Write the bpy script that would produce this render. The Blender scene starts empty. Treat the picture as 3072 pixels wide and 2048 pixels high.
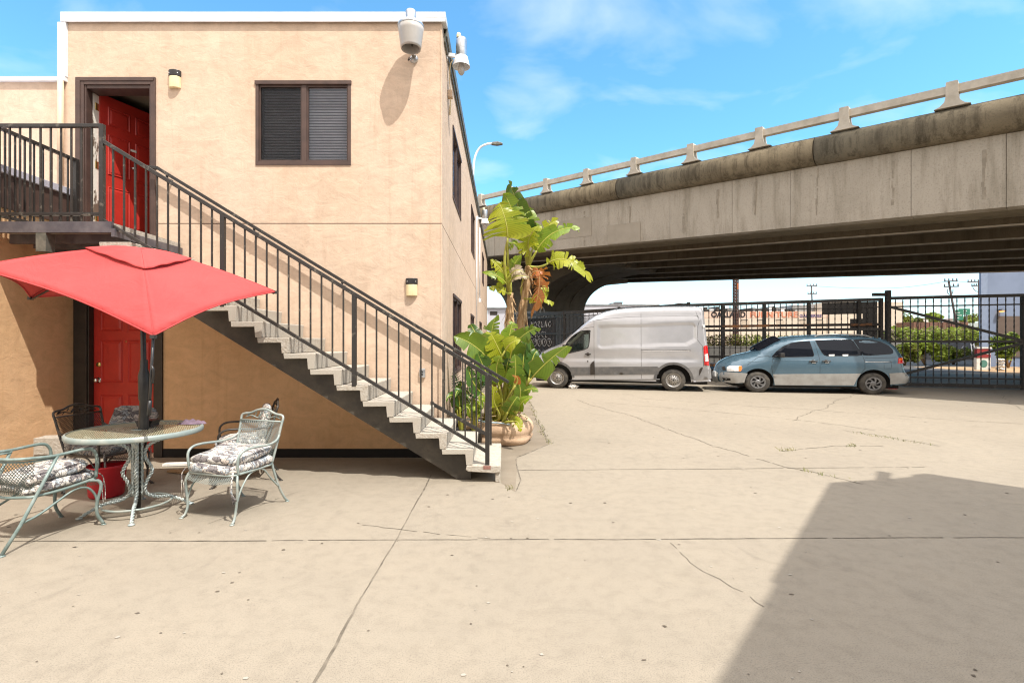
import bpy, math, random
from mathutils import Vector, Matrix
from mathutils.geometry import delaunay_2d_cdt
R = math.radians
SC = bpy.context.scene
COL = SC.collection
random.seed(7)

# ------------------------------------------------------------------ camera, sky, sun, exposure
F, EYE, CX, CY = 1520.0, 1.55, 1509.0, 1024.0        # focal length and vanishing point in photo pixels, eye height
cam = bpy.data.cameras.new('camera')
cam.sensor_width = 36.0
cam.lens = F / 3072.0 * 36.0
cam.shift_x = (1536.0 - CX) / 3072.0
cam.clip_start, cam.clip_end = 0.05, 5000.0
co = bpy.data.objects.new('camera', cam)
COL.objects.link(co)
co.location = (0, 0, EYE)
co.rotation_euler = (R(90), 0, 0)
SC.camera = co

LIGHT = Vector((-0.40, 0.44, -1.0)).normalized()      # the way sunlight travels
sun = bpy.data.lights.new('sun', 'SUN')
sun.energy = 3.5
sun.angle = R(0.5)
sun.color = (1.0, 0.95, 0.87)
so = bpy.data.objects.new('sun', sun)
COL.objects.link(so)
so.location = (8, -10, 25)
so.rotation_euler = LIGHT.to_track_quat('-Z', 'Y').to_euler()

world = bpy.data.worlds.new('World')
SC.world = world
world.use_nodes = True
nt = world.node_tree
nt.nodes.clear()
def wn(t, **k):
    n = nt.nodes.new(t)
    for a, b in k.items(): setattr(n, a, b)
    return n
sky = wn('ShaderNodeTexSky', sky_type='NISHITA', sun_disc=False)
sky.sun_elevation = math.asin(-LIGHT.z)
sky.sun_rotation = math.atan2(-LIGHT.x, -LIGHT.y)
sky.air_density, sky.dust_density, sky.ozone_density = 1.0, 0.6, 1.6
tc = wn('ShaderNodeTexCoord')
sep = wn('ShaderNodeSeparateXYZ'); nt.links.new(tc.outputs['Generated'], sep.inputs[0])
zz = wn('ShaderNodeMath', operation='ADD'); nt.links.new(sep.outputs['Z'], zz.inputs[0]); zz.inputs[1].default_value = 0.22
dx = wn('ShaderNodeMath', operation='DIVIDE'); nt.links.new(sep.outputs['X'], dx.inputs[0]); nt.links.new(zz.outputs[0], dx.inputs[1])
dy = wn('ShaderNodeMath', operation='DIVIDE'); nt.links.new(sep.outputs['Y'], dy.inputs[0]); nt.links.new(zz.outputs[0], dy.inputs[1])
cmb = wn('ShaderNodeCombineXYZ'); nt.links.new(dx.outputs[0], cmb.inputs[0]); nt.links.new(dy.outputs[0], cmb.inputs[1])
mp = wn('ShaderNodeMapping'); nt.links.new(cmb.outputs[0], mp.inputs[0]); mp.inputs['Scale'].default_value = (1.0, 1.35, 1); mp.inputs['Rotation'].default_value = (0, 0, 0.35); mp.inputs['Location'].default_value = (4.1, 1.9, 0)
nz = wn('ShaderNodeTexNoise'); nt.links.new(mp.outputs[0], nz.inputs['Vector']); nz.inputs['Scale'].default_value = 3.1; nz.inputs['Detail'].default_value = 7; nz.inputs['Roughness'].default_value = 0.5; nz.inputs['Distortion'].default_value = 0.3
cr = wn('ShaderNodeValToRGB'); nt.links.new(nz.outputs['Fac'], cr.inputs[0])
cr.color_ramp.elements[0].position = 0.50; cr.color_ramp.elements[0].color = (0, 0, 0, 1)
cr.color_ramp.elements[1].position = 0.78; cr.color_ramp.elements[1].color = (0.42, 0.42, 0.42, 1)
hz = wn('ShaderNodeMapRange'); nt.links.new(sep.outputs['Z'], hz.inputs[0])      # thin cloud veil towards the horizon
hz.inputs['From Min'].default_value = 0.0; hz.inputs['From Max'].default_value = 0.24; hz.inputs['To Min'].default_value = 0.86; hz.inputs['To Max'].default_value = 0.0
mx = wn('ShaderNodeMath', operation='MAXIMUM'); nt.links.new(cr.outputs[0], mx.inputs[0]); nt.links.new(hz.outputs[0], mx.inputs[1])
ml = wn('ShaderNodeMath', operation='MULTIPLY'); nt.links.new(mx.outputs[0], ml.inputs[0]); ml.inputs[1].default_value = 0.85
tint = wn('ShaderNodeMix', data_type='RGBA', blend_type='MULTIPLY'); tint.inputs[0].default_value = 1.0
nt.links.new(sky.outputs[0], tint.inputs['A']); tint.inputs['B'].default_value = (0.95, 1.66, 1.78, 1)
mixc = wn('ShaderNodeMix', data_type='RGBA'); nt.links.new(ml.outputs[0], mixc.inputs[0]); nt.links.new(tint.outputs['Result'], mixc.inputs['A'])
mixc.inputs['B'].default_value = (7.2, 7.6, 7.9, 1)
rear = wn('ShaderNodeMapRange', interpolation_type='SMOOTHSTEP'); nt.links.new(sep.outputs['Y'], rear.inputs[0])      # added bright cloud bank behind the viewer, unseen, to fill the shadows
rear.inputs['From Min'].default_value = 0.15; rear.inputs['From Max'].default_value = -0.55; rear.inputs['To Min'].default_value = 0.0; rear.inputs['To Max'].default_value = 0.9
mixr = wn('ShaderNodeMix', data_type='RGBA'); nt.links.new(rear.outputs[0], mixr.inputs[0]); nt.links.new(mixc.outputs['Result'], mixr.inputs['A'])
mixr.inputs['B'].default_value = (8.6, 7.5, 6.5, 1)
top = wn('ShaderNodeMapRange', interpolation_type='SMOOTHSTEP'); nt.links.new(sep.outputs['Z'], top.inputs[0])      # added bright cloud overhead, above the frame, to fill shaded ground
top.inputs['From Min'].default_value = 0.62; top.inputs['From Max'].default_value = 0.92; top.inputs['To Min'].default_value = 0.0; top.inputs['To Max'].default_value = 0.9
mixt = wn('ShaderNodeMix', data_type='RGBA'); nt.links.new(top.outputs[0], mixt.inputs[0]); nt.links.new(mixr.outputs['Result'], mixt.inputs['A'])
mixt.inputs['B'].default_value = (18.0, 16.7, 15.6, 1)
bg = wn('ShaderNodeBackground'); nt.links.new(mixt.outputs['Result'], bg.inputs[0]); bg.inputs[1].default_value = 0.115
wo = wn('ShaderNodeOutputWorld'); nt.links.new(bg.outputs[0], wo.inputs[0])

SC.view_settings.view_transform = 'Standard'
SC.view_settings.look = 'None'
SC.view_settings.exposure = 0.70
SC.view_settings.gamma = 1.0
SC.render.engine = 'CYCLES'
SC.cycles.max_bounces = 8
SC.cycles.transparent_max_bounces = 16
SC.cycles.use_denoising = True
SC.cycles.filter_width = 1.15
SC.cycles.sample_clamp_indirect = 6.0

# ------------------------------------------------------------------ helpers
def at(px, py, Y):
    return Vector(((px - CX) * Y / F, Y, EYE + (CY - py) * Y / F))
def gnd(px, py):
    Y = F * EYE / (py - CY)
    return ((px - CX) * Y / F, Y)

def prop(o, label=None, cat=None, group=None, kind=None):
    if label: o['label'] = label
    if cat: o['category'] = cat
    if group: o['group'] = group
    if kind: o['kind'] = kind
    return o
def empty(name, loc, label, cat, rz=0.0, group=None):
    o = bpy.data.objects.new(name, None)
    COL.objects.link(o)
    o.location = loc
    o.rotation_euler = (0, 0, rz)
    o.empty_display_size = 0.2
    return prop(o, label, cat, group)
def dup(o, parent=None):
    c = o.copy()
    COL.objects.link(c)
    if parent is not None: c.parent = parent
    for k in list(o.children): dup(k, c)
    return c

class MB:
    def __init__(s):
        s.v = []; s.f = []; s.m = []; s.s = []; s.uv = []
    def add(s, vs, fs, mi=0, sm=False, uv=None):
        b = len(s.v)
        s.v += [tuple(p) for p in vs]
        s.uv += list(uv) if uv else [(0, 0)] * len(vs)
        for f in fs:
            s.f.append([b + i for i in f]); s.m.append(mi); s.s.append(sm)
        return s
    def box(s, x0, x1, y0, y1, z0, z1, mi=0):
        v = [(x0,y0,z0),(x1,y0,z0),(x1,y1,z0),(x0,y1,z0),(x0,y0,z1),(x1,y0,z1),(x1,y1,z1),(x0,y1,z1)]
        return s.add(v, [(0,3,2,1),(4,5,6,7),(0,1,5,4),(1,2,6,5),(2,3,7,6),(3,0,4,7)], mi)
    def cbox(s, c, size, M=None, mi=0):
        h = [q / 2 for q in size]
        v = []
        for z in (-1, 1):
            for x, y in ((-1,-1),(1,-1),(1,1),(-1,1)):
                p = Vector((x*h[0], y*h[1], z*h[2]))
                if M is not None: p = M @ p
                v.append(p + Vector(c))
        return s.add(v, [(0,3,2,1),(4,5,6,7),(0,1,5,4),(1,2,6,5),(2,3,7,6),(3,0,4,7)], mi)
    def bar(s, a, b, w, h=None, up=(0,0,1), mi=0, twist=0.0, n=1):
        a, b = Vector(a), Vector(b); h = h or w
        t = (b - a).normalized(); up = Vector(up)
        if abs(t.dot(up)) > 0.98: up = Vector((0, 1, 0)) if abs(t.y) < 0.9 else Vector((1, 0, 0))
        sd = t.cross(up).normalized(); u = sd.cross(t)
        vs = []
        for i in range(n + 1):
            p = a.lerp(b, i / n); an = twist * i / n
            ca, sa = math.cos(an), math.sin(an)
            S, U = sd * ca + u * sa, u * ca - sd * sa
            vs += [p - S*w/2 - U*h/2, p + S*w/2 - U*h/2, p + S*w/2 + U*h/2, p - S*w/2 + U*h/2]
        fs = [(3,2,1,0), tuple(4*n + q for q in (0,1,2,3))]
        for i in range(n):
            for k in range(4):
                j = (k + 1) % 4
                fs.append((4*i+k, 4*i+j, 4*i+4+j, 4*i+4+k))
        return s.add(vs, fs, mi)
    def tube(s, pts, r, n=8, mi=0, closed=False, sm=True, flat=1.0):
        pts = [Vector(p) for p in pts]; N = len(pts)
        rs = r if isinstance(r, (list, tuple)) else [r] * N
        vs, uv = [], []
        T0 = None; ref = None; L = 0.0
        for i, p in enumerate(pts):
            if closed: t = pts[(i+1) % N] - pts[i-1]
            else: t = pts[min(i+1, N-1)] - pts[max(i-1, 0)]
            t = t.normalized() if t.length > 1e-9 else Vector((0, 0, 1))
            if ref is None:
                a = Vector((0, 0, 1)) if abs(t.z) < 0.9 else Vector((1, 0, 0))
                ref = (a - t * a.dot(t)).normalized()
            else:
                ref = ref - t * ref.dot(t)
                ref = ref.normalized() if ref.length > 1e-6 else Vector((1, 0, 0))
            bi = t.cross(ref)
            if i: L += (p - pts[i-1]).length
            for k in range(n):
                an = 2 * math.pi * k / n
                vs.append(p + (ref * math.cos(an) * flat + bi * math.sin(an)) * rs[i]); uv.append((k / n, L))
        fs = []
        for i in range(N if closed else N - 1):
            j = (i + 1) % N
            for k in range(n):
                l = (k + 1) % n
                fs.append((i*n+k, i*n+l, j*n+l, j*n+k))
        s.add(vs, fs, mi, sm, uv)
        if not closed:
            b = len(s.v) - len(vs)
            s.f.append([b + k for k in range(n)][::-1]); s.m.append(mi); s.s.append(False)
            s.f.append([b + (N-1)*n + k for k in range(n)]); s.m.append(mi); s.s.append(False)
        return s
    def rope(s, pts, rad, r, strands=3, turns=14.0, n=6, mi=0):
        """twisted rope of wire strands along a path; turns per metre"""
        pts = [Vector(p) for p in pts]
        ref = None; L = 0.0
        out = [[] for _ in range(strands)]
        for i, p in enumerate(pts):
            t = (pts[min(i+1, len(pts)-1)] - pts[max(i-1, 0)]).normalized()
            if ref is None:
                a = Vector((0, 0, 1)) if abs(t.z) < 0.9 else Vector((1, 0, 0))
                ref = (a - t * a.dot(t)).normalized()
            else: ref = (ref - t * ref.dot(t)).normalized()
            bi = t.cross(ref)
            if i: L += (p - pts[i-1]).length
            for k in range(strands):
                an = 2*math.pi*(k / strands + turns * L)
                out[k].append(p + (ref*math.cos(an) + bi*math.sin(an)) * rad)
        for o in out: s.tube(o, r, n, mi)
        return s
    def lathe(s, prof, c=(0,0,0), n=28, mi=0, axis=2, sm=True, sx=1.0):
        vs = []; c = Vector(c)
        for r, z in prof:
            for k in range(n):
                a = 2*math.pi*k/n
                p = (r*math.cos(a)*sx, r*math.sin(a), z)
                if axis == 1: p = (p[0], p[2], p[1])
                if axis == 0: p = (p[2], p[0], p[1])
                vs.append(c + Vector(p))
        fs = []
        for i in range(len(prof)-1):
            for k in range(n):
                l = (k+1) % n
                f = (i*n+k, i*n+l, (i+1)*n+l, (i+1)*n+k)
                fs.append(f if axis != 1 else f[::-1])
        s.add(vs, fs, mi, sm)
        return s
    def disc(s, c, r, n=28, mi=0, axis=2, flip=False, sx=1.0):
        vs = []
        for k in range(n):
            a = 2*math.pi*k/n
            p = (r*math.cos(a)*sx, r*math.sin(a), 0)
            if axis == 1: p = (p[0], 0, p[1])
            if axis == 0: p = (0, p[0], p[1])
            vs.append(Vector(c) + Vector(p))
        f = list(range(n))
        return s.add(vs, [f[::-1] if flip else f], mi)
    def prism(s, poly, a, b, axis=1, mi=0):
        """extrude a 2D polygon; axis 1: poly is (x,z), axis 0: (y,z), axis 2: (x,y)"""
        def P(q, d):
            return (q[0], d, q[1]) if axis == 1 else (d, q[0], q[1]) if axis == 0 else (q[0], q[1], d)
        n = len(poly)
        vs = [P(q, a) for q in poly] + [P(q, b) for q in poly]
        fs = [list(range(n)), list(range(2*n-1, n-1, -1))]
        fs += [(i, n+i, n+(i+1) % n, (i+1) % n) for i in range(n)]
        return s.add(vs, fs, mi)
    def grid(s, fn, nu, nv, mi=0, sm=True, uvs=(1.0, 1.0)):
        vs, uv = [], []
        for i in range(nu+1):
            for j in range(nv+1):
                vs.append(fn(i/nu, j/nv)); uv.append((i/nu*uvs[0], j/nv*uvs[1]))
        fs = [(i*(nv+1)+j, (i+1)*(nv+1)+j, (i+1)*(nv+1)+j+1, i*(nv+1)+j+1) for i in range(nu) for j in range(nv)]
        return s.add(vs, fs, mi, sm, uv)
    def quad(s, a, b, c, d, mi=0):
        return s.add([a, b, c, d], [(0,1,2,3)], mi)
    def build(s, name, mats, parent=None, world=True, bevel=0.0, seg=2, recalc=True, loc=None):
        if not isinstance(mats, (list, tuple)): mats = [mats]
        me = bpy.data.meshes.new(name)
        org = Vector((0, 0, 0))
        if parent is None and world:
            xs = [p[0] for p in s.v]; ys = [p[1] for p in s.v]; zs = [p[2] for p in s.v]
            org = Vector(((min(xs)+max(xs))/2, (min(ys)+max(ys))/2, min(zs)))
        vv = [(p[0]-org.x, p[1]-org.y, p[2]-org.z) for p in s.v]
        me.from_pydata(vv, [], s.f)
        for m in mats: me.materials.append(m)
        me.polygons.foreach_set('material_index', s.m)
        me.polygons.foreach_set('use_smooth', s.s)
        ul = me.uv_layers.new(name='UVMap')
        for lp in me.loops: ul.data[lp.index].uv = s.uv[lp.vertex_index]
        me.update()
        if recalc:
            import bmesh
            bm = bmesh.new(); bm.from_mesh(me)
            bmesh.ops.recalc_face_normals(bm, faces=bm.faces)
            bm.to_mesh(me); bm.free()
        o = bpy.data.objects.new(name, me)
        COL.objects.link(o)
        if parent is not None:
            o.parent = parent
            if world and parent.parent is None and parent.type == 'EMPTY':
                o.matrix_parent_inverse = Matrix.LocRotScale(parent.location, parent.rotation_euler, None).inverted()
            elif world and parent.parent is None:
                o.matrix_parent_inverse = Matrix.Translation(parent.location).inverted()
        else: o.location = org
        if loc is not None: o.location = loc
        if bevel:
            b = o.modifiers.new('bevel', 'BEVEL'); b.width = bevel; b.segments = seg; b.limit_method = 'ANGLE'; b.angle_limit = R(40)
        return o

def bez(p0, p1, p2, n):
    p0, p1, p2 = Vector(p0), Vector(p1), Vector(p2)
    return [p0*(1-t)**2 + p1*2*t*(1-t) + p2*t*t for t in [i/n for i in range(n+1)]]
def spline(pts, n=6):
    """Catmull-Rom through points"""
    P = [Vector(p) for p in pts]; P = [P[0]*2-P[1]] + P + [P[-1]*2-P[-2]]
    out = []
    for i in range(1, len(P)-2):
        a, b, c, d = P[i-1:i+3]
        for k in range(n):
            t = k/n
            out.append(0.5*((2*b)+(c-a)*t+(2*a-5*b+4*c-d)*t*t+(3*b-a-3*c+d)*t**3))
    out.append(P[-2])
    return out

# ------------------------------------------------------------------ materials
class NT:
    def __init__(s, name):
        s.m = bpy.data.materials.new(name); s.m.use_nodes = True
        s.t = s.m.node_tree; s.t.nodes.clear()
        s.out = s.n('ShaderNodeOutputMaterial')
    def n(s, t, **k):
        x = s.t.nodes.new(t)
        for a, b in k.items(): setattr(x, a, b)
        return x
    def l(s, a, b): s.t.links.new(a, b)
    def coord(s, kind='Object'):
        return s.n('ShaderNodeTexCoord').outputs[kind] if kind != 'World' else s.n('ShaderNodeNewGeometry').outputs['Position']
    def map(s, v, scale=(1,1,1), rot=(0,0,0), loc=(0,0,0)):
        m = s.n('ShaderNodeMapping'); s.l(v, m.inputs[0])
        m.inputs['Scale'].default_value = scale; m.inputs['Rotation'].default_value = rot; m.inputs['Location'].default_value = loc
        return m.outputs[0]
    def noise(s, v, scale, detail=4, rough=0.55, dist=0.0):
        x = s.n('ShaderNodeTexNoise'); s.l(v, x.inputs['Vector'])
        x.inputs['Scale'].default_value = scale; x.inputs['Detail'].default_value = detail
        x.inputs['Roughness'].default_value = rough; x.inputs['Distortion'].default_value = dist
        return x.outputs['Fac']
    def ramp(s, f, stops, interp='LINEAR'):
        r = s.n('ShaderNodeValToRGB'); s.l(f, r.inputs[0]); r.color_ramp.interpolation = interp
        e = r.color_ramp.elements
        while len(e) < len(stops): e.new(0.5)
        for k, (p, c) in enumerate(stops):
            e[k].position = p; e[k].color = (c, c, c, 1) if isinstance(c, (int, float)) else (*c, 1)
        return r.outputs[0]
    def mix(s, f, a, b, mode='MIX'):
        x = s.n('ShaderNodeMix', data_type='RGBA', blend_type=mode)
        for i, (q, w) in enumerate(((f, x.inputs[0]), (a, x.inputs['A']), (b, x.inputs['B']))):
            if hasattr(q, 'is_linked'): s.l(q, w)
            elif isinstance(q, (int, float)): w.default_value = q if i == 0 else (q, q, q, 1)
            else: w.default_value = (*q, 1)
        return x.outputs['Result']
    def math(s, op, a, b=0.0, c=0.0):
        x = s.n('ShaderNodeMath', operation=op)
        for q, w in zip((a, b, c), x.inputs):
            if hasattr(q, 'is_linked'): s.l(q, w)
            else: w.default_value = q
        return x.outputs[0]
    def bump(s, h, strength=0.3, dist=0.01, prev=None):
        b = s.n('ShaderNodeBump'); s.l(h, b.inputs['Height'])
        b.inputs['Strength'].default_value = strength; b.inputs['Distance'].default_value = dist
        if prev is not None: s.l(prev, b.inputs['Normal'])
        return b.outputs[0]
    def pbr(s, col, rough=0.6, metal=0.0, normal=None, spec=0.5, coat=0.0):
        p = s.n('ShaderNodeBsdfPrincipled')
        for q, nm in ((col, 'Base Color'), (rough, 'Roughness'), (metal, 'Metallic')):
            w = p.inputs[nm]
            if hasattr(q, 'is_linked'): s.l(q, w)
            elif isinstance(q, (int, float)): w.default_value = q
            else: w.default_value = (*q, 1)
        p.inputs['Specular IOR Level'].default_value = spec
        p.inputs['Coat Weight'].default_value = coat
        p.inputs['Coat Roughness'].default_value = 0.04
        if normal is not None: s.l(normal, p.inputs['Normal'])
        return p.outputs[0]
    def done(s, sh):
        s.l(sh, s.out.inputs['Surface']); return s.m

def mat(name, col, rough=0.6, metal=0.0, col2=None, nscale=5.0, bump=0.0, bscale=60.0, spec=0.5, coat=0.0, lo=0.4, hi=0.65, coord='Object', stretch=(1,1,1), bd=0.01):
    t = NT(name); v = t.coord(coord)
    if stretch != (1,1,1): vs = t.map(v, stretch)
    else: vs = v
    c2 = col2 or tuple(q*0.86 for q in col)
    f = t.ramp(t.noise(vs, nscale, 6, 0.6), [(lo, 0.0), (hi, 1.0)])
    c = t.mix(f, col, c2)
    nrm = t.bump(t.noise(v, bscale, 4, 0.6), bump, bd) if bump else None
    return t.done(t.pbr(c, rough, metal, nrm, spec, coat))

def stucco_mat(name, c1, c2, c3, joint=None):
    t = NT(name); v = t.coord('World')
    a = t.ramp(t.noise(v, 0.9, 5, 0.6, 0.4), [(0.35, 0.0), (0.7, 1.0)])
    c = t.mix(a, c1, c2)
    b = t.ramp(t.noise(t.map(v, (2.2, 2.2, 0.5)), 1.6, 6, 0.65), [(0.52, 0.0), (0.78, 1.0)])
    c = t.mix(t.math('MULTIPLY', b, 0.55), c, c3)
    dr = t.ramp(t.noise(t.map(v, (7, 7, 0.35), loc=(1, 0, 3)), 1.3, 5, 0.7), [(0.58, 0.0), (0.74, 0.5)])
    c = t.mix(dr, c, c3)
    fl = t.ramp(t.noise(t.map(v, (5, 5, 9), (0, 0.6, 0)), 3.0, 7, 0.75, 0.6), [(0.27, 0.75), (0.33, 0.0)])
    c = t.mix(fl, c, tuple(q*0.55 for q in c3))
    sp = t.ramp(t.noise(v, 40, 3, 0.6), [(0.28, 0.92), (0.45, 1.0)])
    c = t.mix(1.0, c, sp, 'MULTIPLY')
    bl = t.ramp(t.noise(t.map(v, (1, 1, 1.6), (0.2, 0.1, 0)), 3.4, 9, 0.70, 1.2), [(0.30, 0.86), (0.62, 1.06)])
    c = t.mix(1.0, c, bl, 'MULTIPLY')
    h1 = t.noise(t.map(v, (1, 1, 1.5)), 4.2, 9, 0.66, 0.9)
    pits = t.ramp(t.noise(t.map(v, (6, 6, 14), (0, 0.5, 0)), 3.2, 6, 0.7, 0.4), [(0.30, 0.0), (0.37, 1.0)])
    n1 = t.bump(h1, 0.20, 0.05)
    n2 = t.bump(pits, 0.35, 0.010, n1)
    if joint is not None:
        s = t.n('ShaderNodeSeparateXYZ'); t.l(v, s.inputs[0])
        d = t.math('ABSOLUTE', t.math('SUBTRACT', s.outputs['Z'], joint))
        j = t.ramp(t.math('MULTIPLY', d, 100), [(0.42, 0.0), (0.75, 1.0)])
        c = t.mix(j, (0.16, 0.10, 0.07), c)
        n2 = t.bump(j, 0.8, 0.01, n2)
    return t.done(t.pbr(c, 0.92, 0, n2, 0.2))

M_stucco = stucco_mat('tan_stucco', (0.655, 0.510, 0.395), (0.60, 0.453, 0.335), (0.49, 0.355, 0.252), joint=3.127)
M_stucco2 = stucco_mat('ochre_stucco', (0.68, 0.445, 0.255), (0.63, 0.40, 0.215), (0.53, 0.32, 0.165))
M_grey_stucco = stucco_mat('grey_stucco', (0.50, 0.48, 0.45), (0.46, 0.43, 0.40), (0.38, 0.35, 0.32))
M_white_metal = mat('white_flashing', (0.78, 0.80, 0.84), 0.45, 0.0, (0.62, 0.64, 0.66), 3)
M_brown = mat('brown_paint', (0.085, 0.050, 0.040), 0.5, 0, (0.06, 0.036, 0.03), 6, 0.15, 40)
M_dark_trim = mat('dark_trim', (0.022, 0.018, 0.015), 0.5, 0, (0.035, 0.028, 0.022), 6)
M_red_door = mat('red_door_paint', (0.45, 0.028, 0.018), 0.42, 0, (0.37, 0.022, 0.015), 4, 0.08, 30)
M_iron = mat('black_iron', (0.026, 0.023, 0.021), 0.42, 0.0, (0.15, 0.135, 0.11), 13, 0.25, 60, lo=0.58, hi=0.72)
M_steel_brown = mat('stringer_steel', (0.040, 0.033, 0.025), 0.6, 0.0, (0.075, 0.062, 0.045), 5, 0.2, 40)
M_tread = mat('precast_concrete', (0.44, 0.405, 0.35), 0.9, 0, (0.42, 0.37, 0.31), 7, 0.5, 90, spec=0.2, lo=0.45, hi=0.8)
M_tread_side = mat('pitted_concrete', (0.46, 0.425, 0.37), 0.95, 0, (0.36, 0.31, 0.25), 30, 0.9, 45, spec=0.2, lo=0.42, hi=0.7)
M_galv = mat('galvanised_metal', (0.60, 0.62, 0.64), 0.34, 0.85, (0.45, 0.47, 0.49), 14)
M_grey_metal = mat('weathered_metal', (0.10, 0.105, 0.09), 0.55, 0.3, (0.20, 0.19, 0.16), 8)
M_opal = mat('opal_plastic', (0.47, 0.45, 0.43), 0.35, 0, (0.40, 0.38, 0.35), 3)
M_cream_lens = mat('cream_lens', (0.80, 0.68, 0.42), 0.3, 0, (0.72, 0.58, 0.33), 4)
M_black_plastic = mat('black_plastic', (0.02, 0.02, 0.021), 0.35, 0, (0.035, 0.034, 0.034), 8)
M_white_paint = mat('white_paint', (0.80, 0.79, 0.76), 0.6, 0, (0.60, 0.56, 0.50), 10, 0.1, 50, lo=0.5, hi=0.75)
M_brass = mat('brass', (0.75, 0.55, 0.20), 0.25, 0.9)
M_chrome = mat('chrome', (0.80, 0.80, 0.80), 0.15, 1.0)
M_room = mat('room_plaster', (0.22, 0.19, 0.14), 0.9, 0)
M_room_floor = mat('room_floor', (0.12, 0.09, 0.07), 0.6, 0)
M_dark = mat('dark_cavity', (0.012, 0.011, 0.010), 0.9, 0)
M_blind = mat('blind_slat', (0.60, 0.58, 0.54), 0.5, 0)
M_wood = mat('weathered_wood', (0.36, 0.24, 0.13), 0.8, 0, (0.22, 0.14, 0.08), 8, 0.3, 30, stretch=(1, 6, 6))
M_tan_paint = mat('tan_paint', (0.70, 0.52, 0.36), 0.6, 0)

def glass_mat(name, tintc, refl=1.0, body=0.0, bodyc=(0.01, 0.01, 0.012)):
    t = NT(name)
    tr = t.n('ShaderNodeBsdfTransparent'); tr.inputs[0].default_value = (*tintc, 1)
    df = t.n('ShaderNodeBsdfDiffuse'); df.inputs[0].default_value = (*bodyc, 1)
    m0 = t.n('ShaderNodeMixShader'); m0.inputs[0].default_value = body; t.l(tr.outputs[0], m0.inputs[1]); t.l(df.outputs[0], m0.inputs[2])
    gl = t.n('ShaderNodeBsdfGlossy'); gl.inputs[0].default_value = (0.80, 0.88, 1, 1); gl.inputs['Roughness'].default_value = 0.02
    lw = t.n('ShaderNodeLayerWeight'); lw.inputs['Blend'].default_value = 0.5
    f = t.math('MULTIPLY', t.math('MULTIPLY_ADD', t.math('POWER', lw.outputs['Facing'], 4.0), 0.80, 0.06), refl)
    m1 = t.n('ShaderNodeMixShader'); t.l(f, m1.inputs[0]); t.l(m0.outputs[0], m1.inputs[1]); t.l(gl.outputs[0], m1.inputs[2])
    return t.done(m1.outputs[0])
M_pane = glass_mat('window_glass', (0.90, 0.91, 0.95), 0.75)
M_screen = glass_mat('insect_screen', (0.78, 0.78, 0.78), 0.0, 0.10, (0.06, 0.06, 0.06))
M_tint = glass_mat('tinted_car_glass', (0.05, 0.05, 0.06), 0.55, 0.9, (0.008, 0.009, 0.013))
M_cab_glass = glass_mat('car_glass', (0.62, 0.70, 0.64), 0.7, 0.05)

# ground concrete with joints and cracks
def gpl(*pp): return [gnd(*p) for p in pp]
JOINTS = [[(-7.0, 3.90), (9, 4.05)], [(-0.86, 1.5), (-0.83, 5.9)], [(0.18, 6.1), (5.2, 6.25)], [(-8, 1.0), (8, 1.0)]]
CRACKS = [gpl((1731,1199),(1900,1252),(2077,1313),(2142,1339),(2340,1398),(2593,1450)), gpl((1913,1195),(2250,1218),(2600,1240),(3072,1273)),
          gpl((1816,1208),(2220,1241),(2420,1262),(2625,1290)), gpl((2338,1352),(2500,1335),(2660,1340)), gpl((2530,1290),(2700,1318),(2808,1339)),
          gpl((2380,1262),(2566,1182)), gpl((2990,1178),(3072,1235)),
          gpl((1998,1619),(2077,1685),(2120,1712),(2194,1763),(2273,1822))]
EDGES = [gpl((1587,1201),(1612,1262),(1648,1332)), gpl((1648,1332),(1552,1370)), gpl((1552,1370),(1551,1410),(1556,1440),(1545,1475))]
def ground_mat():
    t = NT('courtyard_concrete'); v = t.coord('World')
    base = t.mix(t.ramp(t.noise(v, 0.35, 6, 0.6, 0.6), [(0.35, 0.0), (0.68, 1.0)]), (0.312, 0.272, 0.214), (0.276, 0.240, 0.189))
    base = t.mix(t.ramp(t.noise(v, 1.7, 6, 0.65, 0.8), [(0.45, 0.0), (0.8, 0.6)]), base, (0.325, 0.280, 0.216))
    base = t.mix(t.ramp(t.noise(t.map(v, (1, 0.6, 1)), 3.1, 8, 0.7, 0.8), [(0.57, 0.0), (0.82, 0.50)]), base, (0.130, 0.112, 0.092))
    base = t.mix(t.ramp(t.noise(v, 21, 6, 0.7), [(0.62, 0.0), (0.8, 0.35)]), base, (0.130, 0.112, 0.092))
    base = t.mix(t.ramp(t.noise(t.map(v, loc=(5, 3, 0)), 2.6, 7, 0.75, 1.2), [(0.70, 0.0), (0.76, 0.55)]), base, (0.40, 0.37, 0.325))
    base = t.mix(t.ramp(t.noise(t.map(v, (1, 1, 1), loc=(9, 2, 0)), 0.9, 8, 0.72, 1.4), [(0.57, 0.0), (0.72, 0.18)]), base, (0.150, 0.126, 0.098))
    base = t.mix(t.ramp(t.noise(t.map(v, (0.5, 3.0, 1), (0, 0, 0.5)), 1.1, 6, 0.7, 0.3), [(0.62, 0.0), (0.75, 0.30)]), base, (0.14, 0.12, 0.095))
    base = t.mix(t.ramp(t.noise(v, 8.5, 7, 0.75), [(0.38, 0.22), (0.54, 0.0)]), base, (0.15, 0.128, 0.10))
    base = t.mix(t.ramp(t.noise(v, 130, 3, 0.7), [(0.3, 0.55), (0.52, 0.0)]), base, (0.11, 0.095, 0.08))
    n1 = t.bump(t.noise(v, 90, 6, 0.7), 0.22, 0.006)
    return t.done(t.pbr(base, 0.88, 0, n1, 0.25))
M_ground = ground_mat()

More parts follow.
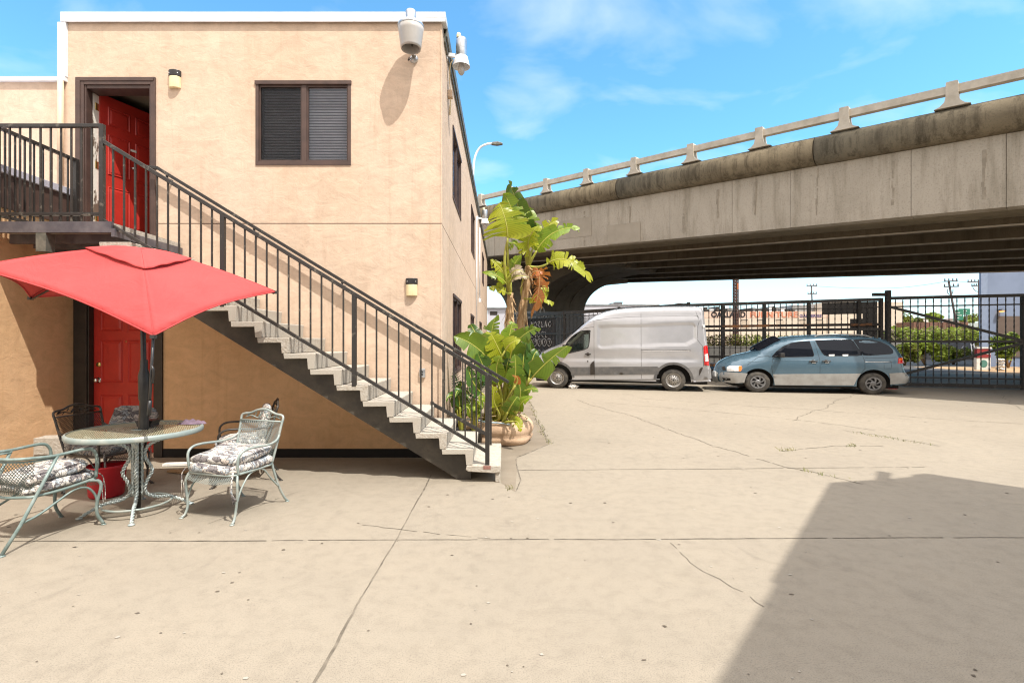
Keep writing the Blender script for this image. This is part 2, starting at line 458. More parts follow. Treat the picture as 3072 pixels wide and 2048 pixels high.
def bridge_mat(name, c1, c2, cs, streak=0.8, low=None):
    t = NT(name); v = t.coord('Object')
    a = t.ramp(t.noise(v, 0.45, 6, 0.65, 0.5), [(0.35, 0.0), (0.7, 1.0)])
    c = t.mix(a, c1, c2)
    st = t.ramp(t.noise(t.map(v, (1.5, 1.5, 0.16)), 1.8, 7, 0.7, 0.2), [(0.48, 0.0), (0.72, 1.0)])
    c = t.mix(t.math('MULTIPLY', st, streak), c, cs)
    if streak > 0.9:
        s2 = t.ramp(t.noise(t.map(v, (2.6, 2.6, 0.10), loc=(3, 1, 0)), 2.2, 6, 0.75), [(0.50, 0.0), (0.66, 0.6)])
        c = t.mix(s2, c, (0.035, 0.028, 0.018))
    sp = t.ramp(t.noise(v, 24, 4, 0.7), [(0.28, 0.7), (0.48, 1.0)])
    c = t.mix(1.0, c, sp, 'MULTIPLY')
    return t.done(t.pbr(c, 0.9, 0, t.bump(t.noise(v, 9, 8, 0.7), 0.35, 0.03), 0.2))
M_fascia = bridge_mat('bridge_concrete', (0.42, 0.37, 0.305), (0.33, 0.29, 0.235), (0.20, 0.17, 0.125), 0.8)
M_curb = bridge_mat('stained_bridge_edge', (0.20, 0.165, 0.112), (0.125, 0.102, 0.070), (0.050, 0.040, 0.027), 0.97)
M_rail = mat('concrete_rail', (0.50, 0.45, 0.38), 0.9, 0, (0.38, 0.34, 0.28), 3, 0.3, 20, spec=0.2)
M_pier = bridge_mat('bridge_pier_concrete', (0.25, 0.212, 0.158), (0.19, 0.16, 0.118), (0.11, 0.09, 0.062), 0.6)
M_soffit = bridge_mat('dark_bridge_soffit', (0.155, 0.125, 0.085), (0.115, 0.092, 0.062), (0.06, 0.048, 0.032), 0.7)  # darker concrete for the underside of the bridge
M_pier_grey = mat('grey_pier_paint', (0.42, 0.42, 0.41), 0.8, 0, (0.34, 0.34, 0.33), 2)

# ------------------------------------------------------------------ ground
WY = 6.79                     # front wall plane of the main building
CXW = -0.822                  # its right hand corner
def WX(px): return (px - CX) * WY / F
def WZ(py): return EYE + (CY - py) * WY / F
g = MB()
g.quad((-900, -300, 0), (900, -300, 0), (900, 1500, 0), (-900, 1500, 0))
GROUND = prop(g.build('ground', M_ground), kind='structure')
M_crack = mat('crack_dirt', (0.085, 0.070, 0.052), 0.95, 0, (0.19, 0.162, 0.125), 9, lo=0.35, hi=0.6)
def crack(line, w, wob, name, gaps=0.0, seed=1, step=0.05):
    rnd = random.Random(seed); mb = MB(); pts = []
    for a, b in zip(line, line[1:]):
        L = math.dist(a, b); n = max(2, int(L/step))
        pts += [(a[0]+(b[0]-a[0])*i/n, a[1]+(b[1]-a[1])*i/n) for i in range(n)]
    pts.append(line[-1]); q = []; o = 0.0; ph = [rnd.uniform(0, 6) for _ in range(4)]
    for i, p in enumerate(pts):
        o += rnd.gauss(0, 0.35)*wob; o *= 0.93
        t = i*step
        d = o + wob*(1.1*math.sin(t*1.7+ph[0])+0.7*math.sin(t*4.3+ph[1]))
        a, b = pts[max(0, i-1)], pts[min(len(pts)-1, i+1)]; L = math.dist(a, b) or 1
        nx, ny = -(b[1]-a[1])/L, (b[0]-a[0])/L
        ww = w*(0.45+0.55*abs(math.sin(t*2.3+ph[2])*math.sin(t*0.9+ph[3])) + rnd.uniform(0, .35))
        q.append(((p[0]+nx*(d-ww/2), p[1]+ny*(d-ww/2), 0.003), (p[0]+nx*(d+ww/2), p[1]+ny*(d+ww/2), 0.003)))
    for i in range(len(q)-1):
        if rnd.random() < gaps: continue
        mb.add([q[i][0], q[i][1], q[i+1][1], q[i+1][0]], [(0,1,2,3)])
    return mb.build(name, M_crack, GROUND)
for k, ln in enumerate(JOINTS): crack(ln, 0.014, 0.004, 'expansion_joint', 0.03, 30+k, 0.04)
for k, ln in enumerate(CRACKS): crack(ln, 0.016 if k != 7 else 0.006, 0.035, 'crack', 0.12, 50+k)
g = MB()
ps = [(CXW-.3, 13.5), (CXW-.3, 6.85), (-0.35, 6.75), (-0.02, 6.75), (-0.02, 5.55), EDGES[2][3], EDGES[2][1], EDGES[2][0], EDGES[0][2], EDGES[0][1], EDGES[0][0], (0.3, 14.5)]
g.add([(p[0], p[1], 0.002) for p in ps], [list(range(len(ps)))])
prop(g.build('planting_strip', mat('old_brown_concrete', (0.195, 0.160, 0.118), 0.95, 0, (0.245, 0.205, 0.155), 1.6, 0.4, 60, coord='World')), kind='structure')
M_speck = mat('dirt_fleck', (0.09, 0.07, 0.05), 0.95, 0, (0.17, 0.14, 0.11), 3); M_fleck2 = mat('pale_fleck', (0.36, 0.33, 0.28), 0.9)
g = MB(); rnd = random.Random(4)
for k in range(240):
    y = 2.1+11*rnd.random()**1.5; x = rnd.uniform(-1.05, 1.05)*y
    if x < CXW and y > 5.4: continue
    s = rnd.uniform(.004, .013)*(1+.08*y); a = rnd.uniform(0, 6.28); n = rnd.randint(4, 6)
    g.add([(x+s*rnd.uniform(.4, 1)*math.cos(a+6.28*i/n)*1.3, y+s*rnd.uniform(.4, 1)*math.sin(a+6.28*i/n), 0.0035) for i in range(n)], [list(range(n))], 0 if rnd.random() < .62 else 1)
prop(g.build('debris', [M_speck, M_fleck2]), 'small dark and pale flecks of dirt on the concrete', kind='stuff')
for k, ln in enumerate(EDGES): crack(ln, 0.018, 0.012, 'pavement_edge', 0.10, 70+k)
crack([(-2.5, 4.3), (-2.1, 5.3)], 0.006, 0.01, 'crack', 0.3, 90); crack([(-1.2, 4.25), (-0.05, 3.98)], 0.006, 0.02, 'crack', 0.3, 91)
M_asphalt = mat('asphalt', (0.055, 0.055, 0.057), 0.9, 0, (0.075, 0.073, 0.07), 1.2, 0.3, 60, coord='Object')
g = MB()
g.quad((-60, 31, 0.004), (120, 19, 0.004), (120, 60, 0.004), (-60, 72, 0.004))
prop(g.build('road', M_asphalt), kind='structure')

# ------------------------------------------------------------------ walls with openings
def holed(mb, us, vs, holes, P, D, mi=0, rev=0.15, rmi=None):
    """flat wall in (u,v) with rectangular holes and reveals; P(u,v) -> point, D -> inward vector"""
    U = sorted(set(list(us) + [h[k] for h in holes for k in (0, 1)]))
    V = sorted(set(list(vs) + [h[k] for h in holes for k in (2, 3)]))
    for i in range(len(U)-1):
        for j in range(len(V)-1):
            cu, cv = (U[i]+U[i+1])/2, (V[j]+V[j+1])/2
            if any(h[0] < cu < h[1] and h[2] < cv < h[3] for h in holes): continue
            mb.quad(P(U[i], V[j]), P(U[i+1], V[j]), P(U[i+1], V[j+1]), P(U[i], V[j+1]), mi)
    for h in holes:
        r = h[4] if len(h) > 4 else rev
        a, b, c, d = P(h[0], h[2]), P(h[1], h[2]), P(h[1], h[3]), P(h[0], h[3])
        for p, q in ((a, b), (b, c), (c, d), (d, a)):
            mb.quad(p, q, q + D*r, p + D*r, rmi if rmi is not None else mi)

BTOP, BLOW, BX0, BXL, BEND = 5.86, 5.02, -12.0, -5.865, 26.3
UD = (-5.60, -4.71, 2.94, 4.98)               # upper door opening
LD = (-5.56, -4.66, 0.04, 2.16)               # lower door opening
UW = (-3.30, -2.05, 3.93, 5.00)               # front window
bld = empty('apartment_building', (-3.2, WY, 0), 'tan stucco two storey block with brown trimmed window and red doors', 'building')
mb = MB()
Pf = lambda u, v: Vector((u, WY, v)); Df = Vector((0, 1, 0))
holed(mb, (BXL, CXW), (0.0, BTOP), [(*UD, 0.22), (*LD, 0.12), (*UW, 0.148)], Pf, Df)
mb.quad(Pf(BX0, 0), Pf(BXL, 0), Pf(BXL, BLOW), Pf(BX0, BLOW))
Ps = lambda u, v: Vector((CXW, u, v)); Ds = Vector((-1, 0, 0))
SIDE_W = [(8.25, 9.85, 3.91, 5.03), (13.0, 14.5, 3.91, 5.03), (19.9, 21.6, 3.91, 5.03),
          (8.3, 9.9, 1.02, 2.30), (12.8, 14.3, 1.05, 2.22), (17.6, 19.4, 1.05, 2.22)]
holed(mb, (WY, BEND), (0.0, BTOP), [(*w, 0.08) for w in SIDE_W], Ps, Ds)
mb.quad((BXL, WY, BLOW), (BXL, BEND, BLOW), (BXL, BEND, BTOP), (BXL, WY, BTOP))
mb.quad((BX0, WY, 0), (BX0, BEND, 0), (BX0, BEND, BLOW), (BX0, WY, BLOW))
mb.quad((BX0, BEND, 0), (CXW, BEND, 0), (CXW, BEND, BTOP-.3), (BX0, BEND, BTOP-.3))
wall = mb.build('wall', M_stucco, bld, recalc=False)
mb = MB()
mb.quad((BXL, WY, BTOP-.25), (CXW, WY, BTOP-.25), (CXW, BEND, BTOP-.25), (BXL, BEND, BTOP-.25))
mb.quad((BX0, WY, BLOW-.1), (BXL, WY, BLOW-.1), (BXL, BEND, BLOW-.1), (BX0, BEND, BLOW-.1))
mb.build('roof', M_grey_stucco, bld)
mb = MB()                                                      # dark base course with soil line
mb.box(-4.60, CXW-0.05, WY-0.012, WY-0.001, 0.0, 0.115)
mb.build('base_course', M_dark, bld)
mb = MB()                                                      # ochre panel on the wall, cut below the stair line
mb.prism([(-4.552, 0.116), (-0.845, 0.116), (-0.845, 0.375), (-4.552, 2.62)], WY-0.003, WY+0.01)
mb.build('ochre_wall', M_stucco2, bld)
# parapet cap
mb = MB()
mb.box(BXL-0.03, CXW+0.055, WY-0.045, WY+0.20, BTOP, BTOP+0.075)
mb.box(BXL-0.03, CXW+0.055, WY-0.045, WY-0.030, BTOP-0.055, BTOP-0.002)
mb.box(BXL-0.075, BXL+0.035, WY-0.04, WY+0.2, BLOW+0.06, BTOP-0.057)
mb.box(BX0, BXL+0.03, WY-0.045, WY+0.20, BLOW, BLOW+0.057)
for x in (-4.4, -3.1, -2.0):
    mb.box(x, x+0.03, WY-0.048, WY-0.0455, BTOP-0.05, BTOP+0.07)
mb.build('parapet_cap', M_white_metal, bld, bevel=0.008)
mb = MB()
mb.box(CXW-0.15, CXW+0.05, WY+0.21, BEND, BTOP, BTOP+0.07)
mb.box(CXW+0.030, CXW+0.052, WY+0.21, BEND, BTOP-0.10, BTOP-0.002)
mb.box(CXW+0.001, CXW+0.028, WY+0.21, BEND, BTOP-0.17, BTOP-0.06)
mb.build('side_gutter', M_grey_metal, bld)
mb = MB()                                                      # corner bead
mb.box(CXW-0.020, CXW+0.006, WY-0.006, WY+0.02, 0.0, BTOP-0.06)
mb.build('corner_bead', M_stucco, bld, bevel=0.006)

# interior rooms seen through the openings
def room(x0, x1, y0, y1, z0, z1, wm, fm):
    mb = MB()
    mb.quad((x0,y1,z0),(x1,y1,z0),(x1,y1,z1),(x0,y1,z1)); mb.quad((x0,y0,z0),(x0,y1,z0),(x0,y1,z1),(x0,y0,z1))
    mb.quad((x1,y0,z0),(x1,y1,z0),(x1,y1,z1),(x1,y0,z1)); mb.quad((x0,y0,z1),(x1,y0,z1),(x1,y1,z1),(x0,y1,z1))
    mb.quad((x0,y0,z0),(x1,y0,z0),(x1,y1,z0),(x0,y1,z0), 1)
    mb.build('room_shell', [wm, fm], bld, recalc=False)
room(-5.80, -4.45, WY+0.221, 9.6, 2.93, 5.10, M_room, M_room_floor)
room(-3.6, -1.2, WY+0.15, 9.0, 3.0, 5.2, M_room, M_room_floor)

# windows: frame, pane, blind
def window(P, D, N, u0, u1, v0, v1, mull=None, blind=True, screen=False, fw=0.045):
    """P(u,v) wall point, D inward, N outward"""
    def slab(mb, ua, ub, va, vb, d0, d1, mi=0):
        q = [P(ua, va), P(ub, va), P(ub, vb), P(ua, vb)]
        vs = [p + D*d0 for p in q] + [p + D*d1 for p in q]
        mb.add(vs, [(0,1,2,3), (7,6,5,4), (0,4,5,1), (1,5,6,2), (2,6,7,3), (3,7,4,0)], mi)
    mb = MB()
    slab(mb, u0-0.02, u1+0.02, v1-0.012, v1+0.035, -0.022, 0.06)
    slab(mb, u0-0.012, u1+0.012, v0-0.022, v0+0.03, -0.012, 0.06)
    slab(mb, u0-0.012, u0+fw*0.6, v0+0.0301, v1-0.0121, -0.010, 0.06)
    slab(mb, u1-fw*0.6, u1+0.012, v0+0.0301, v1-0.0121, -0.010, 0.06)
    mid = mull if mull is not None else (u0+u1)/2
    slab(mb, mid-fw*0.7, mid+fw*0.7, v0+0.0302, v1-0.0122, 0.0, 0.058)
    for a, b in ((u0+fw*0.6, mid-fw*0.7), (mid+fw*0.7, u1-fw*0.6)):       # sash rails
        slab(mb, a, b, v0+0.0303, v0+0.055, 0.012, 0.05); slab(mb, a, b, v1-0.040, v1-0.0123, 0.012, 0.05)
        slab(mb, a, a+0.02, v0+0.0552, v1-0.0402, 0.014, 0.048); slab(mb, b-0.02, b, v0+0.0552, v1-0.0402, 0.014, 0.048)
    fr = mb.build('window', M_brown, bld)
    mb = MB()
    slab(mb, u0+0.02, mid-0.01, v0+0.04, v1-0.03, 0.030, 0.034); slab(mb, mid+0.01, u1-0.02, v0+0.04, v1-0.03, 0.030, 0.034)
    mb.build('pane', M_pane, fr)
    if screen:
        mb = MB(); slab(mb, u0+0.03, mid-0.02, v0+0.05, v1-0.035, 0.0165, 0.0185); mb.build('insect_screen', M_screen, fr)
    if blind:
        mb = MB(); nz_ = int((v1-v0-0.08)/0.038)
        for k in range(nz_):
            z = v1-0.05 - k*0.038
            a = 0.38
            q = [P(u0+0.05, z), P(u1-0.05, z)]
            w = 0.0125
            up = Vector((0,0,1))
            A = [q[0]+D*(0.120-w*math.cos(a))+up*(w*math.sin(a)), q[1]+D*(0.120-w*math.cos(a))+up*(w*math.sin(a)),
                 q[1]+D*(0.120+w*math.cos(a))-up*(w*math.sin(a)), q[0]+D*(0.120+w*math.cos(a))-up*(w*math.sin(a))]
            mb.add(A + [p + up*0.0012 for p in A], [(0,1,2,3), (7,6,5,4), (0,4,5,1), (2,6,7,3)])
        mb.build('blind', M_blind, fr, recalc=False)
    return fr
window(Pf, Df, -Df, *UW, mull=-2.665, screen=True)
for k, w in enumerate(SIDE_W):
    mb = MB()
    y0, y1, z0, z1 = w
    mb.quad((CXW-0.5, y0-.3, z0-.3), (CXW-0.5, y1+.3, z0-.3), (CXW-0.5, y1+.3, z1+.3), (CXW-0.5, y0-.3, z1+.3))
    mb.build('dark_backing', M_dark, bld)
    window(Ps, Ds, -Ds, y0, y1, z0, z1, blind=False)

# doors
def six_panel(w, h, th=0.04):
    """door slab in local x (0..w), y thickness 0..th, z 0..h, with six raised panels"""
    mb = MB(); mb.box(0, w, 0, th, 0, h)
    cols = [(0.11*w, 0.46*w), (0.54*w, 0.89*w)]
    rows = [(0.10*h, 0.38*h), (0.46*h, 0.74*h), (0.80*h, 0.93*h)]
    for c in cols:
        for r in rows:
            for y0, s in ((0, -1), (th, 1)):
                a = [(c[0], y0+s*0.001, r[0]), (c[1], y0+s*0.001, r[0]), (c[1], y0+s*0.001, r[1]), (c[0], y0+s*0.001, r[1])]
                def ins(q, d, y): return [(q[0][0]+d, y, q[0][2]+d), (q[1][0]-d, y, q[1][2]+d), (q[2][0]-d, y, q[2][2]-d), (q[3][0]+d, y, q[3][2]-d)]
                b = ins(a, 0.012, y0+s*0.011); c2 = ins(a, 0.024, y0+s*0.003); d = ins(a, 0.05, y0+s*0.011)
                vs = a + b + c2 + d
                fs = [(i+4*k, (i+1) % 4+4*k, (i+1) % 4+4*k+4, i+4*k+4) for k in range(3) for i in range(4)] + [(12,13,14,15)]
                mb.add(vs, fs)
    return mb
def placed(mb, loc, rz):
    M = Matrix.Translation(loc) @ Matrix.Rotation(rz, 4, 'Z')
    mb.v = [tuple(M @ Vector(p)) for p in mb.v]; return mb
# upper door, swung inwards
ang = math.atan2(0.80, 0.30)
dm = placed(six_panel(0.86, 2.02), (-5.555, WY+0.20, 2.95), ang)
ud = dm.build('door', M_red_door, bld)
prop(ud, label='open red six panel door with sunlit lower corner')
mb = MB(); mb.box(0.40, 0.475, -0.013, -0.0005, 1.36, 1.39); placed(mb, (-5.555, WY+0.20, 2.95), ang).build('number_plate', M_white_paint, ud)
mb = MB(); mb.lathe([(0.0, -0.03), (0.012, -0.03), (0.014, -0.012), (0.02, -0.001)], (0.43, 0, 1.12), 12, axis=1); placed(mb, (-5.555, WY+0.20, 2.95), ang).build('peephole', M_chrome, ud)
# casing and jamb of the upper door
mb = MB()
mb.box(UD[0]-0.115, UD[0], WY-0.025, WY+0.05, 2.88, UD[3]+0.10)
mb.box(UD[1], UD[1]+0.06, WY-0.025, WY+0.05, 2.88, UD[3]+0.10)
mb.box(UD[0]+0.0005, UD[1]-0.0005, WY-0.025, WY+0.05, UD[3], UD[3]+0.10)
mb.box(UD[0]-0.10, UD[0]-0.045, WY-0.035, WY-0.0255, 2.88, UD[3]+0.05)
mb.box(UD[0]-0.044, UD[1]+0.045, WY-0.035, WY-0.0255, UD[3]+0.045, UD[3]+0.085)
mb.box(UD[0]+0.0005, UD[0]+0.022, WY-0.010, WY+0.10, UD[2], UD[3]-0.001)
mb.box(UD[1]-0.022, UD[1]-0.0005, WY-0.010, WY+0.21, UD[2], UD[3]-0.001)
mb.box(UD[0]+0.0225, UD[1]-0.0225, WY-0.005, WY+0.21, UD[3]-0.045, UD[3]-0.001)
uf = mb.build('door_frame', M_brown, bld, bevel=0.004)
M_peel = mat('peeling_white_paint', (0.78, 0.74, 0.66), 0.7, 0, (0.16, 0.11, 0.08), 9, 0.4, 30, lo=0.56, hi=0.60, stretch=(1, 1, 0.35))
mb = MB(); mb.box(UD[0]+0.0005, UD[0]+0.020, WY+0.101, WY+0.215, UD[2], UD[3]-0.05); mb.build('jamb', M_peel, uf)
mb = MB()
for z in (3.2, 3.92, 4.72): mb.box(UD[0]+0.0202, UD[0]+0.026, WY+0.14, WY+0.20, z, z+0.10)
mb.build('hinge', M_brass, uf, bevel=0.003)
mb = MB(); mb.box(UD[0]-0.02, UD[1]+0.16, WY-0.10, WY+0.23, 2.865, 2.935); mb.build('threshold', M_wood, uf, bevel=0.006)
# lower door, shut
dm = placed(six_panel(0.86, 2.05), (-5.545, WY+0.075, 0.05), 0.0)
ld = dm.build('door', M_red_door, bld)
prop(ld, label='shut red six panel door on the ground floor')
mb = MB(); mb.lathe([(0.0, -0.02), (0.030, -0.018), (0.034, -0.0005)], (0.075, 0, 1.19), 20, axis=1)
placed(mb, (-5.545, WY+0.075, 0.05), 0).build('deadbolt', M_brass, ld)
mb = MB(); mb.lathe([(0.0, -0.075), (0.018, -0.074), (0.029, -0.06), (0.029, -0.045), (0.014, -0.034), (0.012, -0.012), (0.034, -0.008), (0.036, -0.0005)], (0.068, 0, 0.98), 22, axis=1)
placed(mb, (-5.545, WY+0.075, 0.05), 0).build('knob', M_chrome, ld)
mb = MB(); mb.lathe([(0.0, -0.006), (0.008, -0.006), (0.009, -0.0005)], (0.44, 0, 1.5), 10, axis=1)
placed(mb, (-5.545, WY+0.075, 0.05), 0).build('peephole', M_brass, ld)
mb = MB()
mb.box(-5.735, LD[0], WY-0.03, WY+0.06, 0.0, LD[3]+0.10)
mb.box(LD[1], LD[1]+0.11, WY-0.03, WY+0.06, 0.0, LD[3]+0.10)
mb.box(LD[0]+0.0005, LD[1]-0.0005, WY-0.03, WY+0.06, LD[3], LD[3]+0.10)
mb.box(LD[0]+0.0005, LD[0]+0.02, WY-0.01, WY+0.07, 0.01, LD[3]-0.001)
mb.box(LD[1]-0.02, LD[1]-0.0005, WY-0.01, WY+0.07, 0.01, LD[3]-0.001)
mb.build('door_frame', M_dark_trim, bld, bevel=0.004)

# ------------------------------------------------------------------ low wing at the left with its flashing and brown fascia
wing = empty('low_wing', (-7.5, 5.6, 0), 'low tan stucco wing with brown fascia and pale flashing left of the lower door', 'building')
WXR = -5.745
mb = MB(); mb.box(-10, WXR, 3.6, WY-0.002, 0.0, 3.08); mb.build('wall', M_stucco2, wing)
mb = MB(); mb.box(-10, WXR+0.03, 3.57, WY-0.003, 3.081, 3.47); mb.build('fascia', M_brown, wing)
mb = MB(); mb.box(-10, WXR+0.06, 3.54, WY-0.004, 3.471, 3.56); mb.build('flashing', mat('lilac_flashing', (0.52, 0.51, 0.58), 0.5, 0.1, (0.40, 0.39, 0.45), 4), wing, bevel=0.006)

# ------------------------------------------------------------------ staircase
YN, YF = 5.58, 6.74
RISE, RUN, NX = 0.1755, 0.2905, -0.324
def stepz(n): return 0.188 + RISE*(n-1)
def stepx(n): return NX - RUN*(n-2)
def nose(x): return 0.3635 - (RISE/RUN)*(x - NX)
st = empty('outdoor_staircase', (-2.4, 6.16, 0), 'straight outdoor flight of pale concrete steps with black iron railing', 'staircase')
for n in range(2, 16):
    x, z = stepx(n), stepz(n)
    mb = MB()
    prof = [(x-0.352, z), (x-0.006, z), (x, z-0.008), (x-0.012, z-0.166), (x-0.018, z-RISE+0.002), (x-0.082, z-RISE+0.002), (x-0.092, z-0.055), (x-0.345, z-0.058)]
    mb.prism(prof, YN + random.uniform(-.004, .004), YF)
    mb.build('step', [M_tread if n % 3 else M_tread_side], st, bevel=0.007)
mb = MB()
mb.prism([(-0.40, 0.188), (-0.03, 0.188), (-0.022, 0.17), (-0.03, 0.115), (-0.10, 0.105), (-0.38, 0.122), (-0.41, 0.14)], YN-0.02, YF+0.06)
mb.box(-0.085, -0.035, YN-0.0, YN+0.10, 0.0, 0.112); mb.box(-0.085, -0.035, YF-0.14, YF, 0.0, 0.112)
mb.build('bottom_slab', M_tread_side, st, bevel=0.008)
mb = MB(); mb.box(-0.215, -0.135, YN-0.024, YN+0.03, 0.150, 0.1875); mb.build('brick_wedge', mat('rusty_plate', (0.22, 0.09, 0.07), 0.8, 0, (0.30, 0.16, 0.13), 20), st)
for y in (YN+0.11, YF-0.10):
    mb = MB()
    top = lambda x: nose(x) - 0.20
    bot = lambda x: nose(x) - 0.43
    mb.prism([(-0.50, 0.0), (-0.36, 0.0), (-0.36, 0.12), (-0.42, top(-0.42)), (-4.40, top(-4.40)), (-4.40, bot(-4.40))], y, y+0.035)
    for n in range(2, 16):
        x, z = stepx(n), stepz(n)
        mb.prism([(x-0.34, z-0.0585), (x-0.095, z-0.0585), (x-0.095, z-RISE-0.03), (x-0.34, z-0.02-RISE)], y+0.001, y+0.033)
    mb.build('stringer', M_steel_brown, st)
# landing
mb = MB(); mb.box(-5.70, -4.30, YN+0.02, YF+0.02, 2.79, 2.855)
mb.build('landing_slab', M_tread_side, st)
mb = MB()
mb.box(-5.70, -4.30, YN-0.02, YN+0.018, 2.745, 2.865)
for y in (5.85, 6.15, 6.45): mb.box(-5.70, -4.32, y, y+0.04, 2.68, 2.789)
mb.box(-4.30, -4.262, YN-0.02, YF, 2.70, 2.79)
mb.build('landing_frame', mat('grey_channel', (0.09, 0.085, 0.10), 0.5, 0.3, (0.16, 0.15, 0.16), 6), st)
mb = MB(); mb.box(-5.13, -5.02, YN-0.018, YN+0.10, 2.54, 2.7445); mb.build('post_stub', M_grey_metal, st)
# near railing
def rt(x): return 1.180 - 0.608*(x + 0.173)
def rb(x): return 0.33 - 0.603*(x + 0.173)
YR = 5.60
PX = (-0.173, -1.643, -3.095, -4.43)
mb = MB()
mb.bar((-4.43, YR, rt(-4.43)), (-0.05, YR, rt(-0.05)), 0.042, 0.042)
mb.bar((-4.43, YR, rb(-4.43)), (-0.173, YR, rb(-0.173)), 0.034, 0.036)
rail = mb.build('railing', M_iron, st, bevel=0.004)
for x in PX:
    mb = MB()
    zb = {-0.173: 0.188, -1.643: stepz(6)-0.01, -3.095: stepz(11)-0.01, -4.43: 2.86}[x]
    zt = rt(x)+0.012 if x != -4.43 else 3.945
    mb.box(x-0.024, x+0.024, YR-0.024, YR+0.024, zb, zt)
    mb.build('post', M_iron, rail, bevel=0.004)
for a, b in zip(PX, PX[1:]):
    n = round((a-b)/0.118)
    for k in range(1, n):
        x = a + (b-a)*k/n
        mb = MB(); mb.box(x-0.008, x+0.008, YR-0.008, YR+0.008, rb(x), rt(x)-0.015); mb.build('baluster', M_iron, rail)
# landing railing, front and left end
mb = MB()
mb.bar((-5.62, YR, 3.93), (-4.43, YR, 3.93), 0.044, 0.04)
mb.bar((-5.62, YR, 2.955), (-4.43, YR, 2.955), 0.034, 0.036)
lr = mb.build('landing_railing', M_iron, st, bevel=0.004)
for k in range(1, 11):
    x = -4.43 - 0.1135*k
    mb = MB(); mb.box(x-0.008, x+0.008, YR-0.008, YR+0.008, 2.87, 3.915); mb.build('baluster', M_iron, lr)
mb = MB()
mb.bar((-5.62, YR, 3.93), (-5.62, 6.70, 3.93), 0.044, 0.04)
mb.bar((-5.62, YR, 2.955), (-5.62, 6.70, 2.955), 0.034, 0.036)
mb.box(-5.645, -5.595, 6.64, 6.70, 2.86, 3.92); mb.box(-5.645, -5.595, YR-0.024, YR+0.024, 2.86, 3.95)
er = mb.build('end_railing', M_iron, st, bevel=0.004)
for k in range(1, 9):
    y = YR + 0.118*k
    mb = MB(); mb.box(-5.628, -5.612, y-0.008, y+0.008, 2.955, 3.92); mb.build('baluster', M_iron, er)
# wall side handrail and the short railing past the corner of the building
def ht(x): return 1.012 - 0.6095*(x - 0.075)
YH = 6.68
mb = MB()
mb.bar((-4.55, YH, ht(-4.55)), (0.075, YH, ht(0.075)), 0.048, 0.040)
mb.bar((-4.68, YH, ht(-4.55)+0.015), (-4.54, YH, ht(-4.55)), 0.048, 0.040)
mb.bar((-0.93, YH, 0.73), (-0.17, YH, 0.30), 0.035, 0.045)
hr = mb.build('handrail', M_iron, st, bevel=0.004)
for x in (-4.43, -3.28, -2.12, -0.93):
    mb = MB(); mb.bar((x, YH, ht(x)-0.02), (x, YH, ht(x)-0.07), 0.022, 0.022); mb.bar((x, YH, ht(x)-0.065), (x, WY-0.001, ht(x)-0.065), 0.022, 0.022)
    mb.build('bracket', M_iron, hr)
mb = MB(); mb.box(-0.192, -0.148, YH-0.02, YH+0.024, 0.188, ht(-0.17)-0.01); mb.build('post', M_iron, hr, bevel=0.004)
mb = MB(); mb.box(-0.955, -0.915, YH-0.02, YH+0.02, 0.55, 0.76); mb.build('post', M_iron, hr, bevel=0.004)
for x in (-0.29, -0.41, -0.53, -0.65, -0.77):
    mb = MB(); mb.box(x-0.008, x+0.008, YH-0.008, YH+0.008, 0.73-0.566*(x+0.93), ht(x)-0.015); mb.build('baluster', M_iron, hr)

# ------------------------------------------------------------------ lamps, box, pipes on the walls
def wall_light(label, loc):
    t = empty('wall_light', loc, label, 'wall light', group='small cream wall lights')
    mb = MB()
    arc = [(0.075*math.sin(a), -0.05*math.cos(a)-0.012) for a in [R(-90+18*k) for k in range(11)]]
    ring = [(-0.078, 0.0)] + arc + [(0.078, 0.0)]
    mb.prism(ring, 0.0, 0.155, axis=2); mb.build('lens', M_cream_lens, t, world=False, bevel=0.008)
    mb = MB(); s = 1.06
    mb.prism([(p[0]*s, p[1]*s) for p in ring], 0.1555, 0.235, axis=2); mb.build('cap', M_black_plastic, t, world=False, bevel=0.006)
    mb = MB()
    for x in (-0.052, 0.058): mb.lathe([(0.0, -0.062), (0.007, -0.060), (0.008, -0.05)], (x, 0.004, 0.19), 8, axis=1)
    mb.build('screw', M_chrome, t, world=False)
    return t
wall_light('small black and cream wall light beside the open upper door', (-4.39, WY-0.001, 4.93))
wall_light('small black and cream wall light low on the wall above the steps', (-1.222, WY-0.001, 2.157))

big = empty('security_light', (-1.193, WY, 5.33), 'big barrel shaped floodlight under the parapet on the front wall', 'floodlight', group='metal flood lights on the walls')
LY = WY - 0.26
lx = -1.187
mb = MB(); mb.lathe([(0.118, 5.316), (0.125, 5.311), (0.133, 5.341), (0.158, 5.526), (0.167, 5.593), (0.162, 5.593), (0.126, 5.542), (0.115, 5.324), (0.118, 5.316)], (lx, LY, 0), 40)
mb.build('reflector', M_opal, big, bevel=0)
mb = MB(); mb.lathe([(0.168, 5.589), (0.171, 5.601), (0.158, 5.631), (0.079, 5.656), (0.070, 5.660), (0.068, 5.677), (0.068, 5.794), (0.060, 5.804), (0.000, 5.807)], (lx, LY, 0), 40)
mb.build('housing', M_galv, big)
mb = MB(); mb.lathe([(0.000, 5.408), (0.028, 5.412), (0.040, 5.442), (0.040, 5.542)], (lx, LY, 0), 20); mb.disc((lx, LY, 5.545), 0.122, 32)
mb.build('bulb', M_grey_metal, big)
mb = MB(); mb.tube(spline([(-1.193, WY-0.03, 5.33), (-1.195, WY-0.10, 5.36), (-1.19, WY-0.14, 5.46), (lx, WY-0.16, 5.56)], 6), 0.016, 8)
mb.build('arm', M_grey_metal, big)
